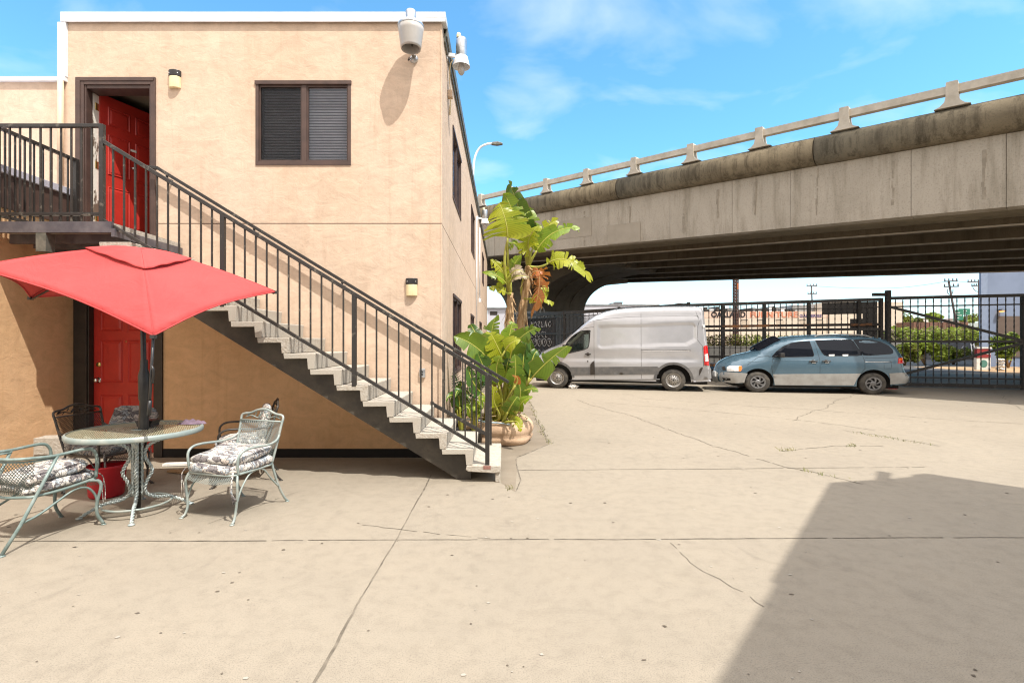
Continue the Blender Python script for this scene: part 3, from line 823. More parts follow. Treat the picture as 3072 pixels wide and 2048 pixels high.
mb = MB(); mb.lathe([(0.0, -0.045), (0.03, -0.045), (0.052, -0.03), (0.060, -0.001)], (-1.193, WY, 5.33), 22, axis=1)
for k in range(4): mb.cbox((-1.193+0.03*math.cos(k*1.6+.5), WY-0.045, 5.33+0.03*math.sin(k*1.6+.5)), (0.018, 0.02, 0.018))
mb.build('mount', M_galv, big)
mb = MB(); mb.tube(spline([(lx-0.05, WY-0.10, 5.30), (-1.26, WY-0.06, 5.28), (-1.23, WY-0.05, 5.31)], 6), 0.006, 6); mb.build('wire', M_black_plastic, big)

def side_lamp(y, z, label, s=1.0):
    t = empty('security_light', (CXW, y, z), label, 'floodlight', group='metal flood lights on the walls')
    cx = 0.215*s
    mb = MB()
    mb.lathe([(0.068*s, 0.005), (0.078*s, 0.03), (0.080*s, 0.24*s), (0.070*s, 0.275*s), (0.0, 0.28*s)], (cx, 0, 0), 26); mb.build('housing', M_galv, t, world=False)
    mb = MB(); mb.lathe([(0.128*s, -0.135*s), (0.118*s, -0.10*s), (0.092*s, 0.004), (0.060*s, 0.006), (0.088*s, -0.02*s), (0.122*s, -0.134*s), (0.128*s, -0.135*s)], (cx, 0, 0), 30); mb.build('shade', M_white_metal, t, world=False)
    mb = MB(); mb.lathe([(0.0, -0.255*s), (0.025*s, -0.25*s), (0.047*s, -0.215*s), (0.050*s, -0.17*s), (0.035*s, -0.10*s), (0.028*s, -0.03*s)], (cx, 0, 0), 22); mb.build('bulb', M_opal, t, world=False)
    mb = MB(); mb.lathe([(0.0, 0.34*s), (0.025*s, 0.335*s), (0.033*s, 0.31*s), (0.033*s, 0.27*s)], (cx-0.035*s, -0.03*s, 0), 16); mb.build('photocell', M_cream_lens, t, world=False)
    mb = MB(); mb.bar((0.001, 0, 0.045), (cx-0.06*s, 0, 0.02), 0.035, 0.05); mb.box(0.001, 0.02, -0.04, 0.04, -0.03, 0.11); mb.build('arm', M_white_metal, t, world=False)
    return t
side_lamp(7.38, 5.68, 'silver floodlight with bare bulb just round the corner of the wall')
side_lamp(16.4, 5.50, 'far silver floodlight near the end of the side wall above the banana leaves', 1.1)
cb = empty('junction_box', (CXW, 7.55, 5.22), 'small tan conduit box with cable below the corner floodlight', 'junction box')
mb = MB(); mb.box(0.001, 0.075, -0.045, 0.045, -0.05, 0.06); mb.build('box', M_tan_paint, cb, world=False, bevel=0.01)
mb = MB(); mb.tube(spline([(0.04, 0, 0.06), (0.03, -0.02, 0.2), (0.05, -0.12, 0.38), (0.10, -0.16, 0.44)], 6), 0.008, 6); mb.tube(spline([(0.04, 0.0, -0.05), (0.03, 0.05, -0.2), (0.02, 0.1, -0.25), (0.02, 0.12, -0.1)], 6), 0.010, 6)
mb.build('cable', M_cream_lens, cb, world=False)
ob = empty('outlet_box', (-1.077, WY, 1.13), 'small grey outdoor outlet box on the wall behind the railing', 'outlet box')
mb = MB(); mb.box(-0.038, 0.038, -0.035, -0.001, -0.06, 0.06); mb.build('box', M_galv, ob, world=False, bevel=0.006)
mb = MB(); mb.lathe([(0.0, -0.012), (0.012, -0.012), (0.014, 0)], (0, -0.036, 0.02), 10, axis=1); mb.box(-0.006, 0.006, -0.048, -0.036, -0.035, -0.005); mb.build('cover_knob', M_black_plastic, ob, world=False)
dp = MB(); dp.tube([(-5.89, WY-0.045, 5.02), (-5.89, WY-0.045, 3.62)], 0.036, 14)
prop(dp.build('drainpipe', M_tan_paint), 'tan painted drainpipe on the wall left of the upper door', 'drainpipe')
for y, z0, z1, lb in ((15.2, 1.9, 5.3, 'thin pale conduit with a box at its foot on the side wall'), (17.2, 3.0, 5.4, 'far thin pale conduit below the distant floodlight')):
    c = MB(); c.tube([(CXW+0.03, y, z0), (CXW+0.03, y, z1)], 0.022, 8); c.box(CXW+0.001, CXW+0.08, y-0.06, y+0.06, z0-0.12, z0)
    prop(c.build('conduit', M_white_metal), lb, 'conduit')

# ------------------------------------------------------------------ the building behind the camera whose shadow falls across the yard
nb = empty('neighbour_building', (9, -2, 0), 'grey stucco building with jutting roof edge standing outside the right edge of the photo', 'building')
C = Vector((6.040, 2.930)); dv_ = Vector((-0.633, -0.774)); HB = 6.0
pl = [C, Vector((6.590, 3.010)), Vector((7.380, 3.280)), Vector((7.900, 2.710)), Vector((9.200, 1.180)), Vector((16.600, -7.120)), Vector((12.600, -12.120)), C + dv_*12]
mb = MB(); mb.prism([(p.x, p.y) for p in pl], 0.0, HB, axis=2); mb.build('wall', M_grey_stucco, nb)
pr_ = [C + Vector((-.03, -.02)), Vector((6.595, 3.023)), Vector((6.906, 3.416)), Vector((6.990, 3.340)), Vector((6.746, 3.050)), Vector((7.095, 3.140)), Vector((7.200, 3.250)), Vector((7.400, 3.300)), Vector((7.920, 2.730)), Vector((9.220, 1.200)), Vector((10.600, -3.120)), C + dv_*3]
mb = MB(); mb.prism([(p.x, p.y) for p in pr_], HB+.001, HB+.05, axis=2); mb.build('roof_edge', M_white_metal, nb)  # roof outline shaped so its shadow draws the notches in the yard

# ------------------------------------------------------------------ the overpass
BP0 = Vector((12.09, 13.6)); BD = Vector((-0.674, 0.739)); BN = Vector((0.739, 0.674)); GR = 0.062
def BP(d, n, z, flat=False):
    q = BP0 + BD*d + BN*n
    return Vector((q.x, q.y, z if flat else z + GR*d))
br = empty('overpass', (4, 26, 0), 'weathered concrete road overpass crossing above the vans with stained edge and rail', 'overpass')
def bprism(mb, poly, d0, d1, nseg=1, flat=False, mi=0):
    n = len(poly); vs = []
    for i in range(nseg+1):
        d = d0 + (d1-d0)*i/nseg
        vs += [BP(d, p[0], p[1], flat) for p in poly]
    fs = [list(range(n)), list(range(nseg*n+n-1, nseg*n-1, -1))]
    for i in range(nseg):
        fs += [(i*n+k, i*n+n+k, i*n+n+(k+1) % n, i*n+(k+1) % n) for k in range(n)]
    return mb.add(vs, fs, mi)
D0, D1, BW = -34.0, 62.0, 17.7
M_fascia2 = bridge_mat('bridge_soffit_edge', (0.27, 0.225, 0.155), (0.20, 0.165, 0.115), (0.12, 0.098, 0.066), 0.75)
random.seed(3)
mb = MB(); d = D0
while d < D1:                                       # outer girder cast in formwork bays
    w = random.choice((1.9, 2.4, 2.4, 2.4, 3.1))
    j = random.uniform(-0.010, 0.010)
    bprism(mb, [(j, 5.02), (0.45, 5.02), (0.45, 6.88), (j, 6.88)], d, d+w-0.012)
    d += w
mb.build('edge_girder', M_fascia, br)
mb = MB(); rnd = random.Random(9); d = -14.0
while d < 30:                                       # weeping stains running down from the joints
    z1 = rnd.uniform(6.4, 6.86); z = z1; w = rnd.uniform(.03, .07); dd = d
    while z > 5.15 + rnd.random()*0.9:
        h = rnd.uniform(.12, .4)
        bprism(mb, [(-.0135, z-h), (-.0125, z-h), (-.0125, z), (-.0135, z)], dd-w*rnd.uniform(.3, 1), dd+w*rnd.uniform(.3, 1)); z -= h+rnd.choice((0, 0, .02, .07)); dd += rnd.uniform(-.015, .015)
    d += rnd.choice((1.3, 1.9, 2.4, 2.4))
mb.build('weep_stain', mat('weep_stain', (0.235, 0.20, 0.155), 0.95, 0, (0.33, 0.285, 0.225), 5), br)['kind'] = 'stuff'
mb = MB(); bprism(mb, [(-.0155, 5.5), (-.0140, 5.5), (-.0140, 6.35), (-.0155, 6.35)], 12.1, 14.6); bprism(mb, [(-.0155, 5.05), (-.0140, 5.05), (-.0140, 5.85), (-.0155, 5.85)], 9.6, 11.2)
mb.build('repair_patch', mat('repair_mortar', (0.30, 0.26, 0.205), 0.95, 0, (0.34, 0.295, 0.235), 2), br)
mb = MB(); d = D0 + 0.7
while d < D1:
    bprism(mb, [(0.46, 6.89), (-0.03, 6.89)] + [(-0.08-0.33*math.sin(R(a)), 7.325-0.435*math.cos(R(a))) for a in range(10, 176, 15)] + [(0.0, 7.76), (0.46, 7.76)], d, d+7.28)
    d += 7.31
o = mb.build('edge_curb', M_curb, br)
for p in o.data.polygons: p.use_smooth = len(p.vertices) == 4
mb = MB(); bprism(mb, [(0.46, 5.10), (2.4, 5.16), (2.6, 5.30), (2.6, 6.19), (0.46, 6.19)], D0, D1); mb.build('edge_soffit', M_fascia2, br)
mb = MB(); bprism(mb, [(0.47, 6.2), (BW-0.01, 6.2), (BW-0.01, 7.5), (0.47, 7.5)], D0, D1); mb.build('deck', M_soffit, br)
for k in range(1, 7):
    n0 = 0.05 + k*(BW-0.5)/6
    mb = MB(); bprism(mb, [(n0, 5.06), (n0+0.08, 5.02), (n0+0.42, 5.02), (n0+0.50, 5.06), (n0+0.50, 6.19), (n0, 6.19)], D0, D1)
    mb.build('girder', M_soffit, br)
    mb = MB(); bprism(mb, [(n0-0.006, 5.03), (n0+0.035, 5.005), (n0+0.09, 5.005), (n0+0.09, 5.019), (n0-0.006, 5.05)], D0, D1); mb.build('pale_edge_strip', M_rail, br)  # pale strip along the lower edge of each girder
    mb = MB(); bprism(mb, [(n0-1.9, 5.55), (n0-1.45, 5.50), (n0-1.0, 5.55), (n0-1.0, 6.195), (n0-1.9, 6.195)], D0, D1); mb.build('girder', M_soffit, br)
for k in range(-3, 22):
    d = 2.44*k
    mb = MB()
    vs = []
    prof = [(0.37, 7.761), (0.25, 7.81), (0.155, 7.91), (0.128, 8.05), (0.125, 8.40), (0.11, 8.43)]
    for hw, z in prof:
        for sd, nn in ((-1, -0.30), (1, -0.30), (1, 0.0), (-1, 0.0)):
            vs.append(BP(d + sd*hw, nn, z))
    fs = [(4*i+q, 4*i+(q+1) % 4, 4*i+4+(q+1) % 4, 4*i+4+q) for i in range(len(prof)-1) for q in range(4)] + [(0,3,2,1), tuple(4*(len(prof)-1)+q for q in range(4))]
    mb.add(vs, fs); mb.build('rail_post', M_rail, br)
mb = MB(); bprism(mb, [(-0.255, 8.13), (-0.05, 8.13), (-0.05, 8.34), (-0.255, 8.34)], D0, D1); mb.build('rail_beam', M_rail, br)
# hammerhead pier with concave flares
zs = 5.02 + GR*22.0
left = [(6.3 - 5.6*(1-math.cos(t)), 3.6 + (zs-0.12-3.6)*math.sin(t)) for t in [math.pi/2*i/16 for i in range(17)]]
right = [(11.4 + 5.6*(1-math.cos(t)), 3.6 + (zs-0.12-3.6)*math.sin(t)) for t in [math.pi/2*i/16 for i in range(17)]]
head = left + [(0.7, zs+0.6), (17.0, zs+0.6)] + right[::-1]
mb = MB()
for dd, ins in ((21.6, 0.0), (23.0, 0.0)):
    bprism(mb, head, dd, dd+1.398, flat=True)
mb.build('pier', M_pier, br)
mb = MB(); bprism(mb, [(6.3, 0), (11.4, 0), (11.4, 3.599), (6.3, 3.599)], 21.6, 24.4, flat=True); mb.build('column', M_pier_grey, br)
mb = MB()                                           # curved haunches under the girders running down into the pier
for k in range(6):
    n0, n1, o_ = 6.3+0.85*k, 6.3+0.85*(k+1)-0.004, (0.0, 0.10)[k % 2]
    pts = [(21.595, 3.7+o_)] + [(21.595-(6.2-o_*4)*(1-math.cos(t)), 3.7+o_+(5.03+GR*21.6-(6.2*GR)*(1-math.cos(t))-3.7-o_)*math.sin(t)) for t in [math.pi/2*i/16 for i in range(1, 17)]]
    pts += [(15.3, 5.6+GR*15.3), (21.595, 5.6+GR*21.6)]
    vs = [BP(d_, n0, z_, True) for d_, z_ in pts] + [BP(d_, n1, z_, True) for d_, z_ in pts]; N = len(pts)
    mb.add(vs, [list(range(N)), list(range(2*N-1, N-1, -1))] + [(i, N+i, N+(i+1) % N, (i+1) % N) for i in range(N)])
mb.build('haunch', M_pier, br)
# white ankh sign painted on the column
M_white = mat('white_sign_paint', (0.82, 0.82, 0.80), 0.7)
mb = MB()
def on_col(u, z): return BP(21.585, 6.35 + u, z-0.35, True)
loop = [on_col(0.55 + 0.20*math.sin(a), 3.85 + 0.36*math.cos(a)) for a in [2*math.pi*i/22 for i in range(22)]]
mb.tube(loop, 0.055, 6, closed=True)
def pq(pts):
    n = len(pts); vs = [on_col(*p) for p in pts] + [on_col(*p) + Vector((0.01, 0.009, 0)) for p in pts]
    mb.add(vs, [list(range(n))])
pq([(0.46, 3.45), (0.64, 3.45), (0.63, 3.2), (0.60, 2.55), (0.66, 2.2), (0.44, 2.2), (0.50, 2.55), (0.47, 3.2)])
pq([(0.46, 3.45), (0.47, 3.2), (0.12, 3.05), (0.10, 3.62)]); pq([(0.64, 3.45), (1.00, 3.62), (0.98, 3.05), (0.63, 3.2)])
mb.build('painted_ankh', M_white, br)
# street lamp standing beyond the building
sl = empty('street_lamp', (-1.9, 30.2, 0), 'tall white curved street lamp rising behind the roof of the tan building', 'street lamp')
mb = MB(); mb.tube([(-1.9, 30.2, 0), (-1.88, 30.2, 8), (-1.80, 30.2, 11.2)] + [tuple(p) for p in spline([(-1.80, 30.2, 11.2), (-1.70, 30.2, 12.4), (-1.40, 30.2, 13.05), (-0.95, 30.2, 13.30), (-0.55, 30.2, 13.33)], 6)][1:], [0.12, 0.095, 0.08] + [0.066]*24, 10)
mb.build('pole', M_white_metal, sl)
mb = MB(); mb.prism([(-0.70, 13.26), (-0.62, 13.40), (-0.30, 13.42), (-0.02, 13.33), (-0.02, 13.27), (-0.35, 13.22)], 30.08, 30.32); mb.build('lamp_head', M_grey_metal, sl, bevel=0.02)

# ------------------------------------------------------------------ iron fence, gate
def Y2(p): return Vector((p[0], p[1], 0))
FA, FB, FC, FE = (0.2, 29.4), (7.45, 20.35), (13.05, 17.5), (24.5, 13.55)
FH = 3.0
def fence_run(t, a, b, n, z0=0.12, z1=FH, skip=None, w=0.026):
    a, b = Y2(a), Y2(b)
    for k in range(1, n):
        p = a.lerp(b, k/n)
        mb = MB(); mb.bar(p + Vector((0,0,z0)), p + Vector((0,0,z1)), w, w, twist=26.0, n=44)
        mb.build('picket', M_iron, t)
def hbar(mb, a, b, z, w, h, off=0.0):
    a, b = Y2(a), Y2(b); q = Vector((0, 0, z)); d = (b-a).normalized(); o = Vector((d.y, -d.x, 0))*off
    if o.y > 0: o = -o
    mb.bar(a+q+o, b+q+o, w, h)
M_rust = mat('rusty_iron', (0.030, 0.025, 0.022), 0.7, 0.2, (0.30, 0.13, 0.045), 1.6, 0.2, 30, lo=0.50, hi=0.60)
fA = empty('iron_fence', (3.8, 24.9, 0), 'dark iron fence with mesh and white graffiti left of the white van', 'fence')
mb = MB()
hbar(mb, FA, FB, FH, 0.10, 0.16); hbar(mb, FA, FB, FH-0.20, 0.05, 0.05); hbar(mb, FA, FB, 1.95, 0.06, 0.09); hbar(mb, FA, FB, 0.12, 0.06, 0.08)
mb.build('rails', M_iron, fA)
fence_run(fA, FA, FB, 44)
a, b = Y2(FA), Y2(FB); dirA = (b-a).normalized(); nA = Vector((dirA.y, -dirA.x, 0))
if nA.y > 0: nA = -nA
for k in (0.0, 0.155, 0.40, 0.70, 1.0):
    p = a.lerp(b, k); mb = MB(); mb.bar(p, p+Vector((0,0,FH+0.12)), 0.11, 0.11); mb.build('post', M_iron, fA)
def meshcloth(name, c, cell, cover, c2=None):
    """woven wire or perforated sheet: real gaps given by a procedural pattern in UV metres"""
    t = NT(name); v = t.coord('UV'); s = t.n('ShaderNodeSeparateXYZ'); t.l(v, s.inputs[0])
    u1 = t.math('FRACT', t.math('MULTIPLY', t.math('ADD', s.outputs['X'], t.math('MULTIPLY', s.outputs['Y'], 0.55)), 1/cell))
    u2 = t.math('FRACT', t.math('MULTIPLY', t.math('SUBTRACT', s.outputs['X'], t.math('MULTIPLY', s.outputs['Y'], 0.55)), 1/cell))
    m = t.math('MAXIMUM', t.math('LESS_THAN', u1, cover), t.math('LESS_THAN', u2, cover))
    tr = t.n('ShaderNodeBsdfTransparent')
    p = t.pbr(t.mix(t.noise(v, 30, 4), c, c2 or c), 0.5, 0.0)
    x = t.n('ShaderNodeMixShader'); t.l(m, x.inputs[0]); t.l(tr.outputs[0], x.inputs[1]); t.l(p, x.inputs[2])
    return t.done(x.outputs[0])
M_chain = meshcloth('fence_mesh', (0.05, 0.048, 0.045), 0.05, 0.30)
mb = MB()
a1 = a.lerp(b, 0.35); b1 = a.lerp(b, 0.98); of = -nA*0.05
mb.grid(lambda u, w: a1.lerp(b1, u) + of + Vector((0, 0, 0.15 + w*(FH-0.4))), 1, 1, uvs=((b1-a1).length, FH-0.4)); mb.build('mesh_panel', M_chain, fA)
# graffiti panel and strokes
mb = MB(); g0, g1 = a.lerp(b, 0.14), a.lerp(b, 0.345); q = -nA*0.045
mb.add([g0+q+Vector((0,0,.2)), g1+q+Vector((0,0,.2)), g1+q+Vector((0,0,2.78)), g0+q+Vector((0,0,2.78)),
        g0+q*1.2+Vector((0,0,.2)), g1+q*1.2+Vector((0,0,.2)), g1+q*1.2+Vector((0,0,2.78)), g0+q*1.2+Vector((0,0,2.78))],
       [(0,1,2,3),(7,6,5,4),(0,4,5,1),(1,5,6,2),(2,6,7,3),(3,7,4,0)])
gp = mb.build('sheet_panel', mat('black_sheet', (0.035, 0.034, 0.036), 0.7, 0, (0.10, 0.10, 0.10), 7, lo=0.5, hi=0.7), fA)
random.seed(11)
mb = MB()
def stroke(pts, r=0.018):
    mb.tube(spline([a.lerp(b, 0.145 + 0.19*u) - nA*0.02 + Vector((0, 0, z)) for u, z in pts], 5), r, 5)
for k in range(13):                                # loose tags of loops and hooks
    u0 = 0.05 + 0.9*(k % 7)/7; z0 = 2.62 - 0.55*(k//7)
    kind = k % 4; s = 0.10; h = 0.30
    if kind == 0: stroke([(u0, z0), (u0+s*.3, z0-h*.5), (u0+s*.2, z0-h), (u0+s*.8, z0-h*.9)])
    elif kind == 1: stroke([(u0, z0-h), (u0+s*.3, z0), (u0+s*.6, z0-h), (u0+s*.9, z0-h*.1)])
    elif kind == 2: stroke([(u0+s*.5, z0), (u0, z0-h*.5), (u0+s*.4, z0-h), (u0+s*.9, z0-h*.5), (u0+s*.5, z0)])
    else: stroke([(u0, z0-h*.2), (u0+s*.7, z0), (u0+s*.6, z0-h*.4), (u0+s*.1, z0-h*.6), (u0+s*.8, z0-h)])
for k in range(9):                                 # bubble outlines
    u0 = 0.12 + 0.85*(k % 5)/5; z0 = 1.62 - 0.62*(k//5); s = 0.085; h = 0.27
    stroke([(u0, z0-h), (u0-s*.3, z0-h*.2), (u0+s*.3, z0+h*.3), (u0+s*1.2, z0), (u0+s*1.3, z0-h*.7), (u0+s*.6, z0-h*1.2), (u0, z0-h)], 0.020)
    stroke([(u0+s*.3, z0-h*.2), (u0+s*.8, z0-h*.15), (u0+s*.6, z0-h*.6)], 0.016)
mb.build('graffiti', mat('grey_spray_paint', (0.50, 0.50, 0.50), 0.7), gp)

fB = empty('iron_fence', (10.2, 18.9, 0), 'tall black iron fence of twisted pickets with rusty double rail between van and gate', 'fence')
mb = MB()
hbar(mb, FB, FC, FH, 0.08, 0.11); hbar(mb, FB, FC, FH-0.26, 0.03, 0.03)
hbar(mb, FB, FC, 1.98, 0.07, 0.09); hbar(mb, FB, FC, 0.95, 0.08, 0.10); hbar(mb, FB, FC, 0.10, 0.08, 0.16)
mb.build('rails', M_iron, fB)
mb = MB(); hbar(mb, FB, FC, 2.14, 0.10, 0.09, 0.04); hbar(mb, FB, FC, 0.62, 0.09, 0.10, 0.04); mb.build('rusty_rail', M_rust, fB)
fence_run(fB, FB, FC, 33)
pB = Y2(FB); pC = Y2(FC)
for k in (0.0, 0.20, 0.43, 0.66, 0.90, 1.0):
    p = pB.lerp(pC, k); mb = MB(); mb.bar(p, p+Vector((0,0,FH+0.05)), 0.10, 0.10); mb.build('post', M_iron, fB)
mb = MB(); p0, p1 = pB.lerp(pC, 0.73), pB.lerp(pC, 0.985)
dBC = (pC-pB).normalized(); nB = Vector((dBC.y, -dBC.x, 0))
def sheet(mb, p0, p1, z0, z1, off, th=0.02):
    o1, o2 = nB*off, nB*(off-th)
    vs = [p0+o1+Vector((0,0,z0)), p1+o1+Vector((0,0,z0)), p1+o1+Vector((0,0,z1)), p0+o1+Vector((0,0,z1)), p0+o2+Vector((0,0,z0)), p1+o2+Vector((0,0,z0)), p1+o2+Vector((0,0,z1)), p0+o2+Vector((0,0,z1))]
    mb.add(vs, [(0,1,2,3),(7,6,5,4),(0,4,5,1),(1,5,6,2),(2,6,7,3),(3,7,4,0)])
sheet(mb, p0, p1, 2.52, 2.94, -0.03)
sheet(mb, pB.lerp(pC, 0.86), pB.lerp(pC, 0.97), 2.0, 2.35, -0.03)
sheet(mb, pB.lerp(pC, 0.92), pB.lerp(pC, 0.985), 0.2, 2.9, -0.05, 0.05)
mb.build('black_sheet', M_iron, fB)
mb = MB(); sheet(mb, pB.lerp(pC, 0.0), pB.lerp(pC, 0.99), 0.02, 0.45, -0.06); mb.build('kick_plate', M_dark_trim, fB)

gt = empty('sliding_gate', (17, 16.2, 0), 'tall black iron sliding gate with crossed braces and a white notice', 'gate')
gA = (FC[0]+0.17, FC[1]-0.10)
mb = MB()
hbar(mb, gA, FE, FH+0.03, 0.07, 0.10); hbar(mb, gA, FE, FH-0.26, 0.04, 0.045); hbar(mb, gA, FE, 1.55, 0.05, 0.07); hbar(mb, gA, FE, 0.34, 0.05, 0.05); hbar(mb, gA, FE, 0.10, 0.06, 0.12)
pA, pE = Y2(gA), Y2(FE); gl = (pE-pA).length; gd = (pE-pA).normalized(); gn = Vector((gd.y, -gd.x, 0))
mb.bar(pA, pA+Vector((0,0,FH+0.30)), 0.13, 0.13); mb.cbox(pA+Vector((-0.22, 0.02, FH+0.16)), (0.55, 0.12, 0.10))
cm = pA + gd*3.62
mb.bar(cm, cm+Vector((0,0,FH)), 0.09, 0.09); mb.bar(pE, pE+Vector((0,0,FH)), 0.09, 0.09)
for s, q in ((pA, cm), (pE, cm)):
    mb.bar(s+gn*0.03+Vector((0,0,FH-0.25)), q+gn*0.03+Vector((0,0,1.57)), 0.05, 0.085); mb.bar(s+gn*0.03+Vector((0,0,0.3)), q+gn*0.03+Vector((0,0,1.5)), 0.05, 0.085)
mb.build('gate_frame', M_iron, gt)
fence_run(gt, gA, FE, 56)
nt_ = MB(); c = cm + gd*0.12 + gn*0.06
nt_.add([c+Vector((0,0,1.62)), c+gd*0.34+Vector((0,0,1.62)), c+gd*0.34+Vector((0,0,1.98)), c+Vector((0,0,1.98)),
         c-gn*.01+Vector((0,0,1.62)), c+gd*0.34-gn*.01+Vector((0,0,1.62)), c+gd*0.34-gn*.01+Vector((0,0,1.98)), c-gn*.01+Vector((0,0,1.98))], [(0,1,2,3),(7,6,5,4),(0,4,5,1),(1,5,6,2),(2,6,7,3),(3,7,4,0)])
sg = nt_.build('notice', M_white_paint, gt)
nt_ = MB(); e = c + gn*0.004
def strip(u0, u1, z0, z1): nt_.add([e+gd*u0+Vector((0,0,z0)), e+gd*u1+Vector((0,0,z0)), e+gd*u1+Vector((0,0,z1)), e+gd*u0+Vector((0,0,z1))], [(0,1,2,3)])
strip(0.02, 0.32, 1.925, 1.965); nt_.build('red_band', mat('red_print', (0.42, 0.03, 0.04), 0.6), sg)
nt_ = MB()
for k in range(6): strip(0.03, 0.31 - 0.03*(k % 3), 1.66+0.04*k, 1.668+0.04*k)
nt_.build('small_print', mat('grey_print', (0.25, 0.25, 0.27), 0.6), sg)

# ------------------------------------------------------------------ vehicles
def inpoly(p, poly):
    x, y = p; c = False; n = len(poly); j = n-1
    for i in range(n):
        xi, yi = poly[i]; xj, yj = poly[j]
        if (yi > y) != (yj > y) and x < (xj-xi)*(y-yi)/(yj-yi)+xi: c = not c
        j = i
    return c
def segd(p, a, b):
    ax, ay = a; bx, by = b; dx_, dy_ = bx-ax, by-ay; L = dx_*dx_+dy_*dy_
    t = 0 if L < 1e-12 else max(0, min(1, ((p[0]-ax)*dx_+(p[1]-ay)*dy_)/L))
    return math.hypot(p[0]-ax-t*dx_, p[1]-ay-t*dy_), t
def resamp(poly, step, closed=True):
    out = []; n = len(poly)
    for i in range(n if closed else n-1):
        a, b = poly[i], poly[(i+1) % n]; L = math.dist(a, b); k = max(1, int(round(L/step)))
        out += [(a[0]+(b[0]-a[0])*t/k, a[1]+(b[1]-a[1])*t/k) for t in range(k)]
    if not closed: out.append(tuple(poly[-1]))
    return out
def smooth2(pts, n=4):
    return [(p.x, p.y) for p in spline([(q[0], q[1], 0) for q in pts], n)]
def cdt(poly, holes, step):
    loops = [resamp(poly, step)] + [resamp(h, step) for h in holes]
    V, E = [], []
    for lp in loops:
        b = len(V); V += lp; E += [(b+i, b+(i+1) % len(lp)) for i in range(len(lp))]
    xs = [p[0] for p in poly]; ys = [p[1] for p in poly]
    x = min(xs)+step*.5
    while x < max(xs):
        y = min(ys)+step*.5
        while y < max(ys):
            p = (x, y)
            if inpoly(p, poly) and not any(inpoly(p, h) for h in holes) and min((p[0]-q[0])**2+(p[1]-q[1])**2 for lp in loops for q in lp) > (0.45*step)**2: V.append(p)
            y += step
        x += step
    r = delaunay_2d_cdt([Vector(p) for p in V], E, [], 0, 1e-6)
    vs = [(p.x, p.y) for p in r[0]]; fs = []
    for f in r[2]:
        c = (sum(vs[i][0] for i in f)/len(f), sum(vs[i][1] for i in f)/len(f))
        if inpoly(c, poly) and not any(inpoly(c, h) for h in holes): fs.append(f)
    return vs, fs, loops
